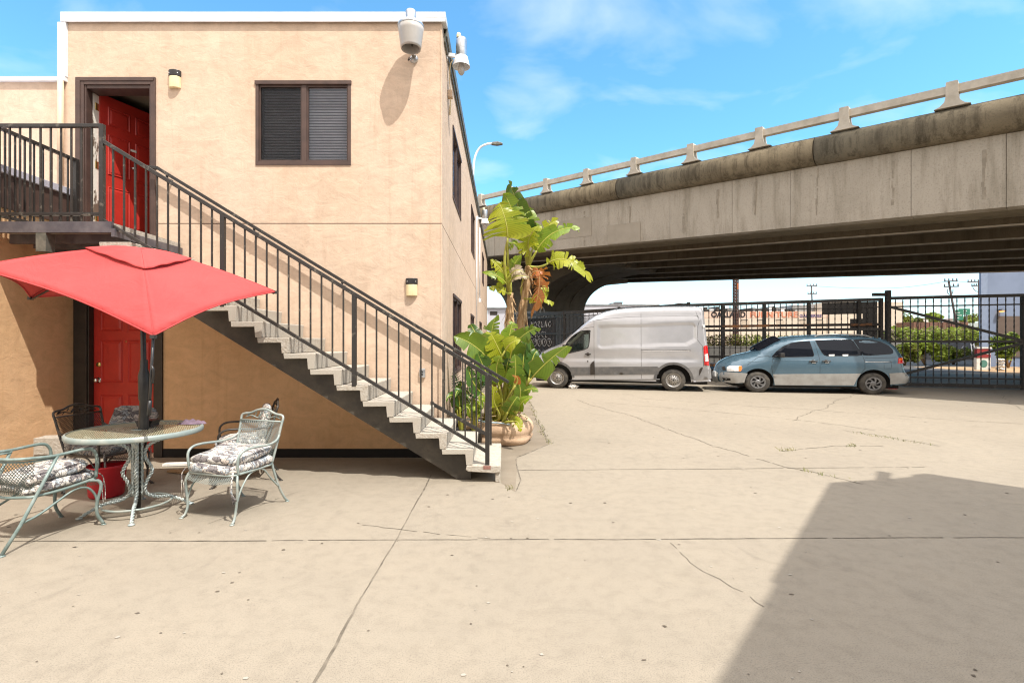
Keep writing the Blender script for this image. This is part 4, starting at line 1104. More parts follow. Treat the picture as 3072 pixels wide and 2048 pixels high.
class Car:
    def __init__(s, name, label, A, B, W, conv, cat):
        s.A, s.W = Vector((A[0], A[1], 0)), W
        e = Vector((B[0]-A[0], B[1]-A[1], 0)); s.wb = e.length; s.ex = e.normalized(); s.ey = Vector((-s.ex.y, s.ex.x, 0))
        s.conv = conv
        s.o = empty(name, s.A, label, cat, math.atan2(s.ex.y, s.ex.x))
        s.upper = []; s.rad = []; s.tum = lambda x, z: 0.0; s.dents = []
    def m(s, cx, cy):
        px, py = s.conv(cx, cy)
        ray = Vector(((px-CX)/F, 1, (CY-py)/F)); cam0 = Vector((0, 0, EYE))
        t = (s.A-cam0).dot(s.ey)/ray.dot(s.ey)
        p = cam0 + ray*t - s.A
        return (p.dot(s.ex), p.z)
    def ms(s, *pts): return [s.m(*p) for p in pts]
    def inset(s, x, z):
        v = s.tum(x, z); best = 9; rr = 0.1
        for i in range(len(s.upper)-1):
            d, t = segd((x, z), s.upper[i], s.upper[i+1])
            r = s.rad[i]+(s.rad[i+1]-s.rad[i])*t
            if d/r < best: best, rr = d/r, r
        if best < 1: v += rr*s.depth*(1-math.sqrt(max(0, 1-(1-best)**2)))
        for f in s.dents: v += f(x, z)
        return v
    depth = 1.0
    def panel(s, poly, name, mt, parent=None, holes=(), off=0.0, step=0.09, both=False, sm=True, skirt=False, bevel=0):
        vs, fs, loops = cdt(poly, list(holes), step)
        mb = MB()
        ins = [s.inset(*p) for p in vs]
        mb.add([(p[0], i-off, p[1]) for p, i in zip(vs, ins)], fs, 0, sm)
        if both:
            m2 = MB(); m2.add([(p[0], s.W-i+off, p[1]) for p, i in zip(vs, ins)], fs, 0, sm); m2.build(name, mt, parent or s.o, world=False)
        if skirt:
            for lp in loops:
                n = len(lp); ii = [s.inset(*p) for p in lp]
                mb.add([(p[0], i-off, p[1]) for p, i in zip(lp, ii)] + [(p[0], i+0.004, p[1]) for p, i in zip(lp, ii)], [(k, (k+1) % n, n+(k+1) % n, n+k) for k in range(n)], 0, False)
        o = mb.build(name, mt, parent or s.o, world=False)
        return o
    def line(s, pts, name, mt, r=0.006, parent=None, step=0.1, both=False):
        mb = MB(); q = resamp(pts, step, False)
        mb.tube([(p[0], s.inset(*p)+r*0.35, p[1]) for p in q], r, 5)
        if both: mb.tube([(p[0], s.W-s.inset(*p)-r*0.35, p[1]) for p in q], r, 5)
        return mb.build(name, mt, parent or s.o, world=False)
    def band(s, pts, name, mt, crown=0.05, off=0.0, nv=10, parent=None, trim=0.0, mb=None):
        own = mb is None; mb = mb or MB()
        N = len(pts); vs = []
        for i, p in enumerate(pts):
            a, b = pts[max(0, i-1)], pts[min(N-1, i+1)]
            tx, tz = b[0]-a[0], b[1]-a[1]; L = math.hypot(tx, tz) or 1
            nx, nz = -tz/L, tx/L
            cr = crown(i/(N-1)) if callable(crown) else crown
            y0 = s.inset(*p)+trim
            for j in range(nv+1):
                v = j/nv; k = cr*math.sin(math.pi*(trim+(s.W-2*trim)*v)/s.W)+off if trim else cr*math.sin(math.pi*v)**0.7+off
                vs.append((p[0]+nx*k, y0+(s.W-2*y0)*v, p[1]+nz*k))
        fs = [(i*(nv+1)+j, (i+1)*(nv+1)+j, (i+1)*(nv+1)+j+1, i*(nv+1)+j+1) for i in range(N-1) for j in range(nv)]
        mb.add(vs, fs, 0, True)
        if own: return mb.build(name, mt, parent or s.o, world=False)
def arch(cx, cz, r, a0, a1, n=14, sx=1.0):
    return [(cx+r*sx*math.cos(R(a0+(a1-a0)*i/n)), cz+r*math.sin(R(a0+(a1-a0)*i/n))) for i in range(n+1)]
M_tyre = mat('tyre_rubber', (0.045, 0.042, 0.038), 0.85, 0, (0.10, 0.09, 0.075), 6, 0.2, 60)
M_rim = mat('steel_rim', (0.40, 0.39, 0.37), 0.4, 0.7, (0.26, 0.25, 0.24), 12)
M_alloy = mat('grey_alloy', (0.22, 0.22, 0.225), 0.45, 0.5, (0.13, 0.13, 0.13), 8)
M_seam = mat('seam_black', (0.015, 0.015, 0.015), 0.8)  # near-black for seams, seals, nuts and wheel recesses
M_plast = mat('grey_car_plastic', (0.085, 0.085, 0.088), 0.6, 0, (0.13, 0.125, 0.12), 5, 0.1, 80)
M_lens_red = mat('red_lamp_lens', (0.55, 0.012, 0.015), 0.12, 0, (0.42, 0.01, 0.01), 12, coat=0.5)
M_lens_clear = mat('clear_lamp_lens', (0.75, 0.76, 0.76), 0.1, 0.1, (0.5, 0.5, 0.5), 15, coat=0.6)
M_lens_amber = mat('amber_lamp_lens', (0.80, 0.20, 0.02), 0.15, 0, coat=0.5)

def wheel(car, x, r, y, kind, far=False):
    s = -1 if not far else 1
    mb = MB(); w = 0.20
    prof = [(r*0.60, -w/2), (r*0.72, -w/2-0.004), (r*0.93, -w/2+0.004), (r*0.985, -w/2+0.022), (r, -w/2+0.05), (r, w/2-0.05), (r*0.985, w/2-0.022), (r*0.90, w/2), (r*0.60, w/2)]
    mb.lathe(prof, (x, y, r), 44, axis=1, sx=car.wsx)
    t = mb.build('wheel', M_tyre, car.o, world=False)
    mb = MB(); yo = y - w/2 if not far else y + w/2
    R0 = r*0.605
    if kind == 'steel':
        q = [(R0+0.012, yo+s*0.012), (R0-0.010, yo+s*0.010), (R0-0.022, yo-s*0.02), (R0*0.80, yo-s*0.045), (R0*0.70, yo-s*0.012), (R0*0.52, yo-s*0.006), (R0*0.40, yo+s*0.012), (R0*0.22, yo+s*0.022), (0.0, yo+s*0.022)]
        mb.lathe([(a, b-y) for a, b in q], (x, y, r), 40, axis=1, sx=car.wsx)
        mb.build('rim', M_rim, t, world=False)
        mb = MB()
        for k in range(12):
            a = 2*math.pi*k/12; mb.disc((x+R0*0.61*math.cos(a), yo-s*0.0085+s*0.004, r+R0*0.61*math.sin(a)), R0*0.075, 10, axis=1)
        for k in range(5):
            a = 2*math.pi*k/5; mb.lathe([(R0*0.07, s*0.012), (R0*0.06, s*0.03), (0, s*0.032)], (x+R0*0.34*math.cos(a), yo, r+R0*0.34*math.sin(a)), 8, axis=1)
        mb.disc((x, yo+s*0.024, r), R0*0.13, 16, axis=1)
        mb.build('wheel_nuts', M_seam, t, world=False)
    else:
        mb.lathe([(R0+0.012, s*0.010), (R0-0.010, s*0.010), (R0-0.02, -s*0.02), (R0*0.86, -s*0.05), (0.0, -s*0.055)], (x, yo, r), 40, axis=1, sx=car.wsx)
        mb.build('rim', M_seam, t, world=False)
        mb = MB()
        mb.lathe([(R0+0.006, s*0.012), (R0-0.012, s*0.014), (R0-0.035, s*0.006)], (x, yo, r), 40, axis=1, sx=car.wsx)
        mb.lathe([(R0*0.40, -s*0.01), (R0*0.36, s*0.014), (R0*0.2, s*0.02), (0.0, s*0.02)], (x, yo, r), 30, axis=1, sx=car.wsx)
        for k in range(7):                          # swirled spokes
            a0 = 2*math.pi*k/7
            vs = []
            for t_ in range(7):
                f = t_/6; rr = R0*(0.34+0.62*f); an = a0 + 0.55*f; hw = 0.24 - 0.10*f
                for e in (-hw, hw): vs.append((x+car.wsx*rr*math.cos(an+e), yo+s*(0.012+0.002*f), r+rr*math.sin(an+e)))
            mb.add(vs, [(2*i, 2*i+1, 2*i+3, 2*i+2) for i in range(6)], 0, False)
        mb.build('spokes', M_alloy, t, world=False)
    return t

# --- white high-roof van
vA, vB = gnd(1550+355/2.94, 800+1072/2.94), gnd(1550+1383/2.94, 800+1098/2.94)
van = Car('cargo_van', 'silver white high roof cargo van parked along the fence', vA, vB, 2.05, lambda x, y: (1550+x/2.94, 800+y/2.94), 'van')
van.wsx = 1.06
M_van = mat('silver_white_paint', (0.47, 0.477, 0.505), 0.20, 0.40, (0.43, 0.437, 0.46), 2, coat=0.9)
fx, rx = 0.0, van.wb
up = van.ms((146,985),(146,955),(158,880),(170,810),(200,772),(260,742),(330,716),(382,690),(470,604),(560,525),(622,470),(680,430),(760,397),(850,376),(950,363),(1100,354),(1300,348),(1500,345),(1590,346),(1630,355),(1652,385),(1660,450),(1668,540),(1680,640),(1692,760),(1703,870),(1712,905),(1716,950),(1714,990))
z0 = 0.30
van.upper = up; van.rad = [0.5]*3 + [0.5, 0.5, 0.45, 0.4, 0.30] + [0.20]*4 + [0.20]*7 + [0.14, 0.12, 0.11] + [0.09]*(len(up)-22)
van.tum = lambda x, z: 0.055*max(0.0, z-1.15) + 0.02*max(0, 0.6-z)
def sst(a, b, x):
    t = max(0, min(1, (x-a)/(b-a))); return t*t*(3-2*t)
pr = van.ms((720,525),(1097,510),(1560,497),(1585,520),(1587,645),(1500,690),(1097,702),(735,716),(716,700))
def dent(poly, dep, w):
    bx = [min(p[0] for p in poly)-w, max(p[0] for p in poly)+w, min(p[1] for p in poly)-w, max(p[1] for p in poly)+w]
    def f(x, z):
        if not (bx[0] < x < bx[1] and bx[2] < z < bx[3]): return 0
        if not inpoly((x, z), poly): return 0
        d = min(segd((x, z), poly[i], poly[(i+1) % len(poly)])[0] for i in range(len(poly)))
        return dep*sst(0, w, d)
    return f
def crease(za, zb, dep, x0, x1):
    """shallow shoulder along the side between two heights"""
    return lambda x, z: dep*sst(za, zb, z)*(1-sst(zb+0.10, zb+0.42, z))*sst(x0, x0+.4, x)*(1-sst(x1-.4, x1, x))
zc = van.m(900, 830)[1]; zd = van.m(900, 760)[1]
van.dents = [dent(pr, 0.020, 0.035), crease(zc-0.02, zc+0.03, 0.022, -0.6, rx+0.9), crease(van.m(900, 465)[1]-.02, van.m(900, 440)[1]+.01, 0.025, 0.3, rx+1.0)]
wzv = 0.345
fa = arch(fx, wzv, 0.475, 0, 180, sx=1.06); ra = arch(rx, wzv, 0.485, 0, 180, sx=1.06)
bot = [(up[-1][0], z0+.03), (ra[0][0], z0), *ra, (ra[-1][0], z0), (fa[0][0], z0), *fa, (fa[-1][0], z0), (up[0][0], z0+0.02)]
winp = smooth2(van.ms((420,742),(428,690),(480,622),(560,570),(640,561),(646,580),(634,700),(605,724),(520,748),(450,764)), 3)
van.panel(up + bot, 'body', M_van, holes=[winp], step=0.05, both=True)
van.band(resamp(up, 0.12, False), 'shell', M_van, crown=lambda t: 0.10 if t < 0.25 else 0.05)
mb = MB(); mb.box(-0.75, rx+1.0, 0.24, 1.81, 0.22, 1.0); mb.box(-0.3, rx+1.0, 0.12, 1.93, 0.22, 0.30); mb.build('underbody', M_dark, van.o, world=False)
mb = MB(); mb.box(1.35, 1.40, 0.15, 1.9, 0.4, 2.2); mb.build('bulkhead', mat('cab_trim', (0.16, 0.17, 0.15), 0.8), van.o, world=False)
for y in (0.30, 1.15):
    mb = MB(); mb.box(0.55, 1.05, y, y+0.55, 0.75, 0.95); mb.prism([(1.0, 0.9), (1.25, 1.65), (1.12, 1.68), (0.85, 0.95)], y, y+0.55); mb.cbox((1.2, y+0.27, 1.78), (0.12, 0.3, 0.22)); mb.build('seat', M_plast, van.o, world=False, bevel=0.03)
van.panel(winp, 'side_window', M_cab_glass, off=-0.006, both=True, step=0.12)
van.line(winp + winp[:1], 'window_seal', M_seam, 0.014, step=0.06)
wsc = [p for p in resamp(up, 0.10, False) if van.m(392, 682)[0] < p[0] < van.m(600, 490)[0] and p[1] > 1.0]
van.band(wsc, 'windshield', M_tint, crown=0.10, off=0.004, trim=0.06)
clad = van.ms((474,884),(800,882),(1240,879),(1262,895),(1250,946),(900,952),(480,956))
van.panel(clad, 'side_cladding', M_plast, off=0.012, skirt=True)
van.panel(van.ms((1500,884),(1648,878),(1703,878),(1716,905),(1719,986),(1640,994),(1536,1000),(1533,940)), 'rear_bumper', mat('bumper_grey', (0.20, 0.20, 0.205), 0.55, 0, (0.27, 0.27, 0.27), 4), off=0.014, skirt=True)
van.panel(van.ms((150,990),(236,998),(236,935),(252,900),(215,890),(165,905),(150,945)), 'front_bumper', M_plast, off=0.012, skirt=True)
for c, nm in ((fx, 'f'), (rx, 'r')):
    rr = 0.475 if c == fx else 0.485
    ring = arch(c, wzv, rr+0.075, 4, 176, 20, 1.06) + arch(c, wzv, rr+0.004, 176, 4, 20, 1.06)
    van.panel(ring, 'arch_trim', M_plast, off=0.016, skirt=True, step=0.06)
van.panel(van.ms((650,862),(664,842),(686,826),(692,948),(650,954)), 'step_trim', M_dark_trim, off=0.020, skirt=True)
for pts in ([(680,430),(682,700),(684,985)], [(1096,356),(1098,700),(1100,985)], [(622,492),(700,470),(820,455),(1000,441),(1300,434),(1560,429),(1600,432),(1612,455)], [(376,770),(370,810),(382,850),(430,880)], [(405,770),(430,770),(540,745),(600,733)],
            [(1100,733),(1300,738),(1536,732)], [(1582,390),(1612,480),(1600,520),(1592,640),(1640,700),(1648,875)], [(680,530),(600,540),(520,590),(440,670)]):
    van.line(van.ms(*pts), 'seam', M_seam, 0.0055)
van.line(van.ms((1104,746),(1300,745),(1534,739)), 'door_track', M_chrome, 0.008)
van.line(van.ms((730,995),(480,997)), 'sill_strip', M_plast, 0.02); van.line(van.ms((1262,993),(700,996)), 'sill_strip', M_plast, 0.02)
x_, z_ = van.m(628, 770); mb = MB(); mb.cbox((x_, van.inset(x_, z_)-0.018, z_), (0.19, 0.03, 0.035)); mb.lathe([(0.055, 0.0), (0.055, -0.012), (0.0, -0.014)], (x_, van.inset(x_, z_), z_), 18, axis=1); mb.build('door_handle', M_dark_trim, van.o, world=False, bevel=0.01)
x_, z_ = van.m(627, 833); mb = MB(); mb.lathe([(0.022, 0.0), (0.022, -0.008), (0.0, -0.01)], (x_, van.inset(x_, z_), z_), 14, axis=1); mb.build('keyhole', M_seam, van.o, world=False)
tl = van.panel(van.ms((1647,704),(1664,694),(1684,697),(1697,800),(1698,872),(1654,868),(1650,780)), 'tail_light', M_lens_red, off=0.016, skirt=True, step=0.05)
van.panel(van.ms((1657,772),(1686,764),(1693,832),(1662,836)), 'reversing_lamp', M_lens_clear, tl, off=0.022, skirt=True, step=0.05)
van.panel(van.ms((1607,964),(1612,905),(1626,889),(1643,890),(1626,930)), 'bumper_corner', M_dark_trim, off=0.020, skirt=True)
van.panel(van.ms((1640,512),(1664,505),(1668,540),(1645,540)), 'marker_lamp', M_lens_clear, off=0.02, skirt=True, step=0.05)
x_, z_ = van.m(430, 745); mb = MB(); mb.cbox((x_-0.02, -0.12, z_+0.06), (0.10, 0.20, 0.34)); mb.cbox((x_+0.02, 0.02, z_-0.06), (0.10, 0.14, 0.06)); mb.build('mirror', M_dark_trim, van.o, world=False, bevel=0.03)
for k, (c, far) in enumerate(((fx, 0), (rx, 0), (fx, 1), (rx, 1))):
    wheel(van, c, 0.345, 0.135 if not far else 2.05-0.135, 'steel', bool(far))

# --- blue minivan
mA, mB_ = gnd(2100+422/2.42, 780+961/2.42), gnd(2100+1262/2.42, 780+976/2.42)
mv = Car('minivan', 'blue green minivan with silver lower body parked by the black gate', mA, mB_, 1.82, lambda x, y: (2100+x/2.42, 780+y/2.42), 'minivan')
mv.wsx = 1.13
M_mv = mat('blue_green_paint', (0.070, 0.130, 0.180), 0.24, 0.25, (0.080, 0.143, 0.192), 3, coat=0.8)
M_silver = mat('silver_lower_paint', (0.36, 0.36, 0.35), 0.42, 0.3, (0.29, 0.285, 0.27), 4, 0.05, 60)
rx = mv.wb
up = mv.ms((172,892),(160,868),(160,836),(172,800),(182,776),(205,752),(250,728),(310,706),(380,690),(440,676),(500,642),(560,610),(620,584),(670,570),(740,561),(850,555),(1000,552),(1150,555),(1290,562),(1365,574),(1410,596),(1450,630),(1482,668),(1498,705),(1505,760),(1508,812),(1530,835),(1542,852),(1540,880),(1520,894))
mv.upper = up; mv.rad = [0.55]*4 + [0.5, 0.5, 0.45, 0.4, 0.35, 0.3] + [0.15]*9 + [0.15]*3 + [0.22]*3 + [0.18]*5
mv.rad = (mv.rad + [0.2]*40)[:len(up)]
mv.depth = 1.0
mv.tum = lambda x, z: 0.20*max(0.0, z-0.98) + 0.06*max(0, 0.5-z)
mv.dents = [crease(mv.m(700, 755)[1]-.03, mv.m(700, 735)[1]+.03, 0.018, -0.4, rx+0.8)]
wr = 0.315
fa = arch(0, wr+0.015, 0.40, 0, 180, sx=1.10); ra = arch(rx, wr+0.015, 0.40, 0, 180, sx=1.10); z0 = 0.26
bot = [(up[-1][0]-.05, z0+.06), (ra[0][0], z0), *ra, (ra[-1][0], z0-.03), (fa[0][0], z0-.03), *fa, (fa[-1][0], z0), (up[0][0]+.02, z0+0.03)]
mv.panel(up + bot, 'body', M_mv, step=0.07, both=True)
mv.band(resamp(up, 0.10, False), 'shell', M_mv, crown=lambda t: 0.06 + 0.02*max(0, 1-t/0.25))
mb = MB(); mb.box(-0.62, rx+0.75, 0.22, 1.60, 0.17, 0.9); mb.box(0.42, rx-0.42, 0.08, 1.74, 0.17, 0.28); mb.build('underbody', M_dark, mv.o, world=False)
W1 = mv.ms((524,703),(560,664),(610,628),(670,603),(740,592),(806,588),(820,640),(832,688),(826,700),(680,704))
W2 = mv.ms((851,584),(900,580),(1000,577),(1112,578),(1150,630),(1184,690),(1050,695),(925,696),(893,672),(868,625))
W3 = mv.ms((1130,580),(1200,577),(1265,580),(1330,596),(1380,622),(1406,648),(1410,668),(1395,680),(1290,688),(1194,690),(1160,632))
for w in (W1, W2, W3):
    o = mv.panel(smooth2(w + w[:1], 3)[:-1] if w is not W1 else w, 'side_window', M_tint, off=0.004, both=True, step=0.10, skirt=True)
    mv.line(w + w[:1], 'window_seal', M_seam, 0.010, o)
wsc = [p for p in resamp(up, 0.08, False) if mv.m(448, 672)[0] < p[0] < mv.m(640, 578)[0] and p[1] > 1.0]
mv.band(wsc, 'windshield', M_tint, crown=0.16, off=0.005, trim=0.10)
mv.panel(mv.ms((530,828),(700,826),(1000,825),(1168,823),(1140,860),(1118,908),(700,908),(544,906)), 'lower_panel', M_silver, off=0.012, skirt=True)
mv.panel(mv.ms((1372,822),(1440,818),(1506,815),(1532,838),(1541,852),(1540,880),(1515,894),(1382,902),(1380,860)), 'rear_bumper', M_silver, off=0.016, skirt=True)
mv.panel(mv.ms((163,838),(172,818),(200,814),(300,818),(345,822),(330,855),(322,890),(240,894),(176,890),(163,868)), 'front_bumper', M_silver, off=0.016, skirt=True)
fb = [p for p in resamp(up, 0.05, False) if p[0] < -0.3 and 0.24 < p[1] < mv.m(172, 818)[1]]
if len(fb) > 2: mv.band(fb, 'front_bumper', M_silver, crown=0.08, off=0.014)
rb_ = [p for p in resamp(up, 0.05, False) if p[0] > rx+0.3 and p[1] < mv.m(1506, 815)[1]]
if len(rb_) > 2: mv.band(rb_, 'rear_bumper', M_silver, crown=0.07, off=0.016)
mv.panel(mv.ms((176,858),(225,858),(228,876),(186,878)), 'fog_recess', M_dark, off=0.020, step=0.06)
mv.panel(mv.ms((180,782),(196,772),(200,800),(184,806)), 'grille', M_dark_trim, off=0.008, step=0.05)
hl = mv.panel(mv.ms((206,780),(225,768),(300,766),(306,784),(296,806),(240,809),(204,808)), 'headlight', M_lens_clear, off=0.012, skirt=True, step=0.05)
mv.panel(mv.ms((283,769),(303,768),(307,784),(297,805),(281,806)), 'turn_signal', M_lens_amber, hl, off=0.018, skirt=True, step=0.05)
tl = mv.panel(mv.ms((1444,711),(1498,706),(1506,750),(1436,751)), 'tail_light', M_lens_red, off=0.014, skirt=True, step=0.05)
mv.panel(mv.ms((1453,713),(1496,709),(1498,724),(1446,726)), 'turn_signal', M_lens_amber, tl, off=0.019, skirt=True, step=0.05)
for pts in ([(838,592),(858,660),(872,720),(872,800),(864,900)], [(1186,695),(1198,730),(1198,790),(1168,822)], [(560,690),(530,720),(520,770),(528,825)], [(500,705),(520,704)], [(1337,745),(1392,745),(1392,787),(1337,787),(1337,745)], [(345,760),(430,705),(520,692)], [(1200,712),(1300,712),(1430,706)]):
    mv.line(mv.ms(*pts), 'seam', M_seam, 0.005)
mv.line(mv.ms((1200,739),(1300,739),(1396,737)), 'door_track', M_chrome, 0.009)
mv.line(mv.ms((350,742),(520,730),(860,726)), 'rub_strip', M_mv, 0.008)
for cx_, cy_ in ((822, 738), (918, 737)):
    x_, z_ = mv.m(cx_, cy_); y_ = mv.inset(x_, z_)
    mb = MB(); mb.lathe([(0.06, 0.002), (0.06, -0.008), (0.0, -0.010)], (x_, y_, z_), 18, axis=1); mb.cbox((x_, y_-0.025, z_+0.012), (0.24, 0.03, 0.03)); h = mb.build('door_handle', M_dark_trim, mv.o, world=False, bevel=0.01)
    mb = MB(); mb.cbox((x_+0.02, y_-0.018, z_-0.03), (0.11, 0.012, 0.022)); mb.build('handle_cup', M_chrome, h, world=False, bevel=0.004)
x_, z_ = mv.m(572, 690); mb = MB()
mb.prism([(x_-0.16, z_-0.05), (x_+0.05, z_-0.02), (x_+0.05, z_+0.03)], -0.02, 0.05)
mb.cbox((x_+0.05, -0.10, z_), (0.13, 0.20, 0.14)); mb.build('mirror', M_black_plastic, mv.o, world=False, bevel=0.03)
for y in (0.30, 1.50):
    mb = MB()
    mb.tube(spline([(*[mv.m(860, 556)[0]], y, mv.m(860, 556)[1]), (mv.m(900, 548)[0], y, mv.m(900, 548)[1]+.02), (mv.m(1060, 545)[0], y, mv.m(1060, 545)[1]+.03), (mv.m(1220, 549)[0], y, mv.m(1220, 549)[1]+.02), (mv.m(1290, 562)[0], y, mv.m(1290, 562)[1])], 4), 0.018, 6)
    mb.build('roof_rack', M_silver, mv.o, world=False)
for cx_, cy_ in ((960, 690), (1060, 690)):
    mv.panel(mv.ms((cx_-20, cy_-5), (cx_+22, cy_-6), (cx_+20, cy_+6), (cx_-20, cy_+6)), 'window_sticker', M_white_paint, off=0.008, step=0.06)
mb = MB(); x_, z_ = mv.m(168, 846); mb.cbox((x_-0.10, 0.70, 0.52), (0.02, 0.32, 0.16)); mb.build('number_plate', M_white_paint, mv.o, world=False)
# plain raised marks where the model name sits on the lower panel
mb = MB()
for k in range(6):
    xx, zz_ = mv.m(1020+18*k, 846); yy = mv.inset(xx, zz_)-0.014
    pass
for c, far in ((0, 0), (rx, 0), (0, 1), (rx, 1)):
    wheel(mv, c, wr, 0.125 if not far else 1.82-0.125, 'alloy', bool(far))

# ------------------------------------------------------------------ patio table, chairs, cushions
M_sage = mat('sage_wrought_iron', (0.27, 0.325, 0.31), 0.45, 0.1, (0.42, 0.43, 0.385), 9, 0.15, 60, lo=0.45, hi=0.7)
M_teal = mat('dark_sage_iron', (0.16, 0.215, 0.20), 0.45, 0.1, (0.30, 0.36, 0.34), 9, 0.15, 60, lo=0.45, hi=0.72)
M_bronze = mat('dark_bronze_iron', (0.035, 0.030, 0.026), 0.45, 0.1, (0.08, 0.07, 0.06), 9)
M_sage_mesh = meshcloth('sage_mesh', (0.30, 0.345, 0.33), 0.020, 0.26)
M_teal_mesh = meshcloth('dark_sage_mesh', (0.085, 0.11, 0.10), 0.020, 0.28)
M_bronze_mesh = meshcloth('bronze_mesh', (0.03, 0.027, 0.022), 0.016, 0.34)
M_top_mesh = meshcloth('tabletop_mesh', (0.42, 0.39, 0.26), 0.020, 0.36, (0.26, 0.245, 0.165))
def floral(name, dark=False):
    t = NT(name); v = t.coord('Object')
    d = t.n('ShaderNodeTexNoise'); t.l(v, d.inputs['Vector']); d.inputs['Scale'].default_value = 7; d.inputs['Detail'].default_value = 3
    w = t.n('ShaderNodeVectorMath', operation='MULTIPLY_ADD'); t.l(d.outputs['Color'], w.inputs[0]); w.inputs[1].default_value = (0.16, 0.16, 0.16); t.l(v, w.inputs[2])
    vo = t.n('ShaderNodeTexVoronoi', feature='F1'); t.l(t.map(w.outputs[0], (0.8, 2.4, 1.6), (0, 0, 0.6)), vo.inputs['Vector']); vo.inputs['Scale'].default_value = 17
    ve = t.n('ShaderNodeTexVoronoi', feature='DISTANCE_TO_EDGE'); t.l(t.map(w.outputs[0], (0.8, 2.4, 1.6), (0, 0, 0.6)), ve.inputs['Vector']); ve.inputs['Scale'].default_value = 17
    sc = t.n('ShaderNodeSeparateColor'); t.l(vo.outputs['Color'], sc.inputs[0])
    k = (lambda c: tuple(q*0.42 for q in c)) if dark else (lambda c: c)  # dark version scales every colour of the pattern down
    col = t.ramp(sc.outputs[0], [(0.0, k((0.22, 0.20, 0.20))), (0.14, k((0.66, 0.63, 0.58))), (0.52, k((0.40, 0.44, 0.47))), (0.72, k((0.66, 0.59, 0.53))), (0.90, k((0.24, 0.22, 0.22)))], 'CONSTANT')
    e = t.ramp(ve.outputs['Distance'], [(0.02, 0.0), (0.06, 1.0)])
    col = t.mix(e, k((0.10, 0.09, 0.10)), col)
    ln = t.ramp(t.noise(t.map(w.outputs[0], (1, 5, 2), (0, 0, 0.9)), 16, 3), [(0.40, 0.55), (0.52, 1.0)])
    col = t.mix(1.0, col, ln, 'MULTIPLY')
    return t.done(t.pbr(col, 0.85, 0, t.bump(t.noise(v, 11, 4), 0.5, 0.02), 0.2))
M_floral = floral('floral_fabric'); M_floral_dark = floral('dark_floral_fabric', True)

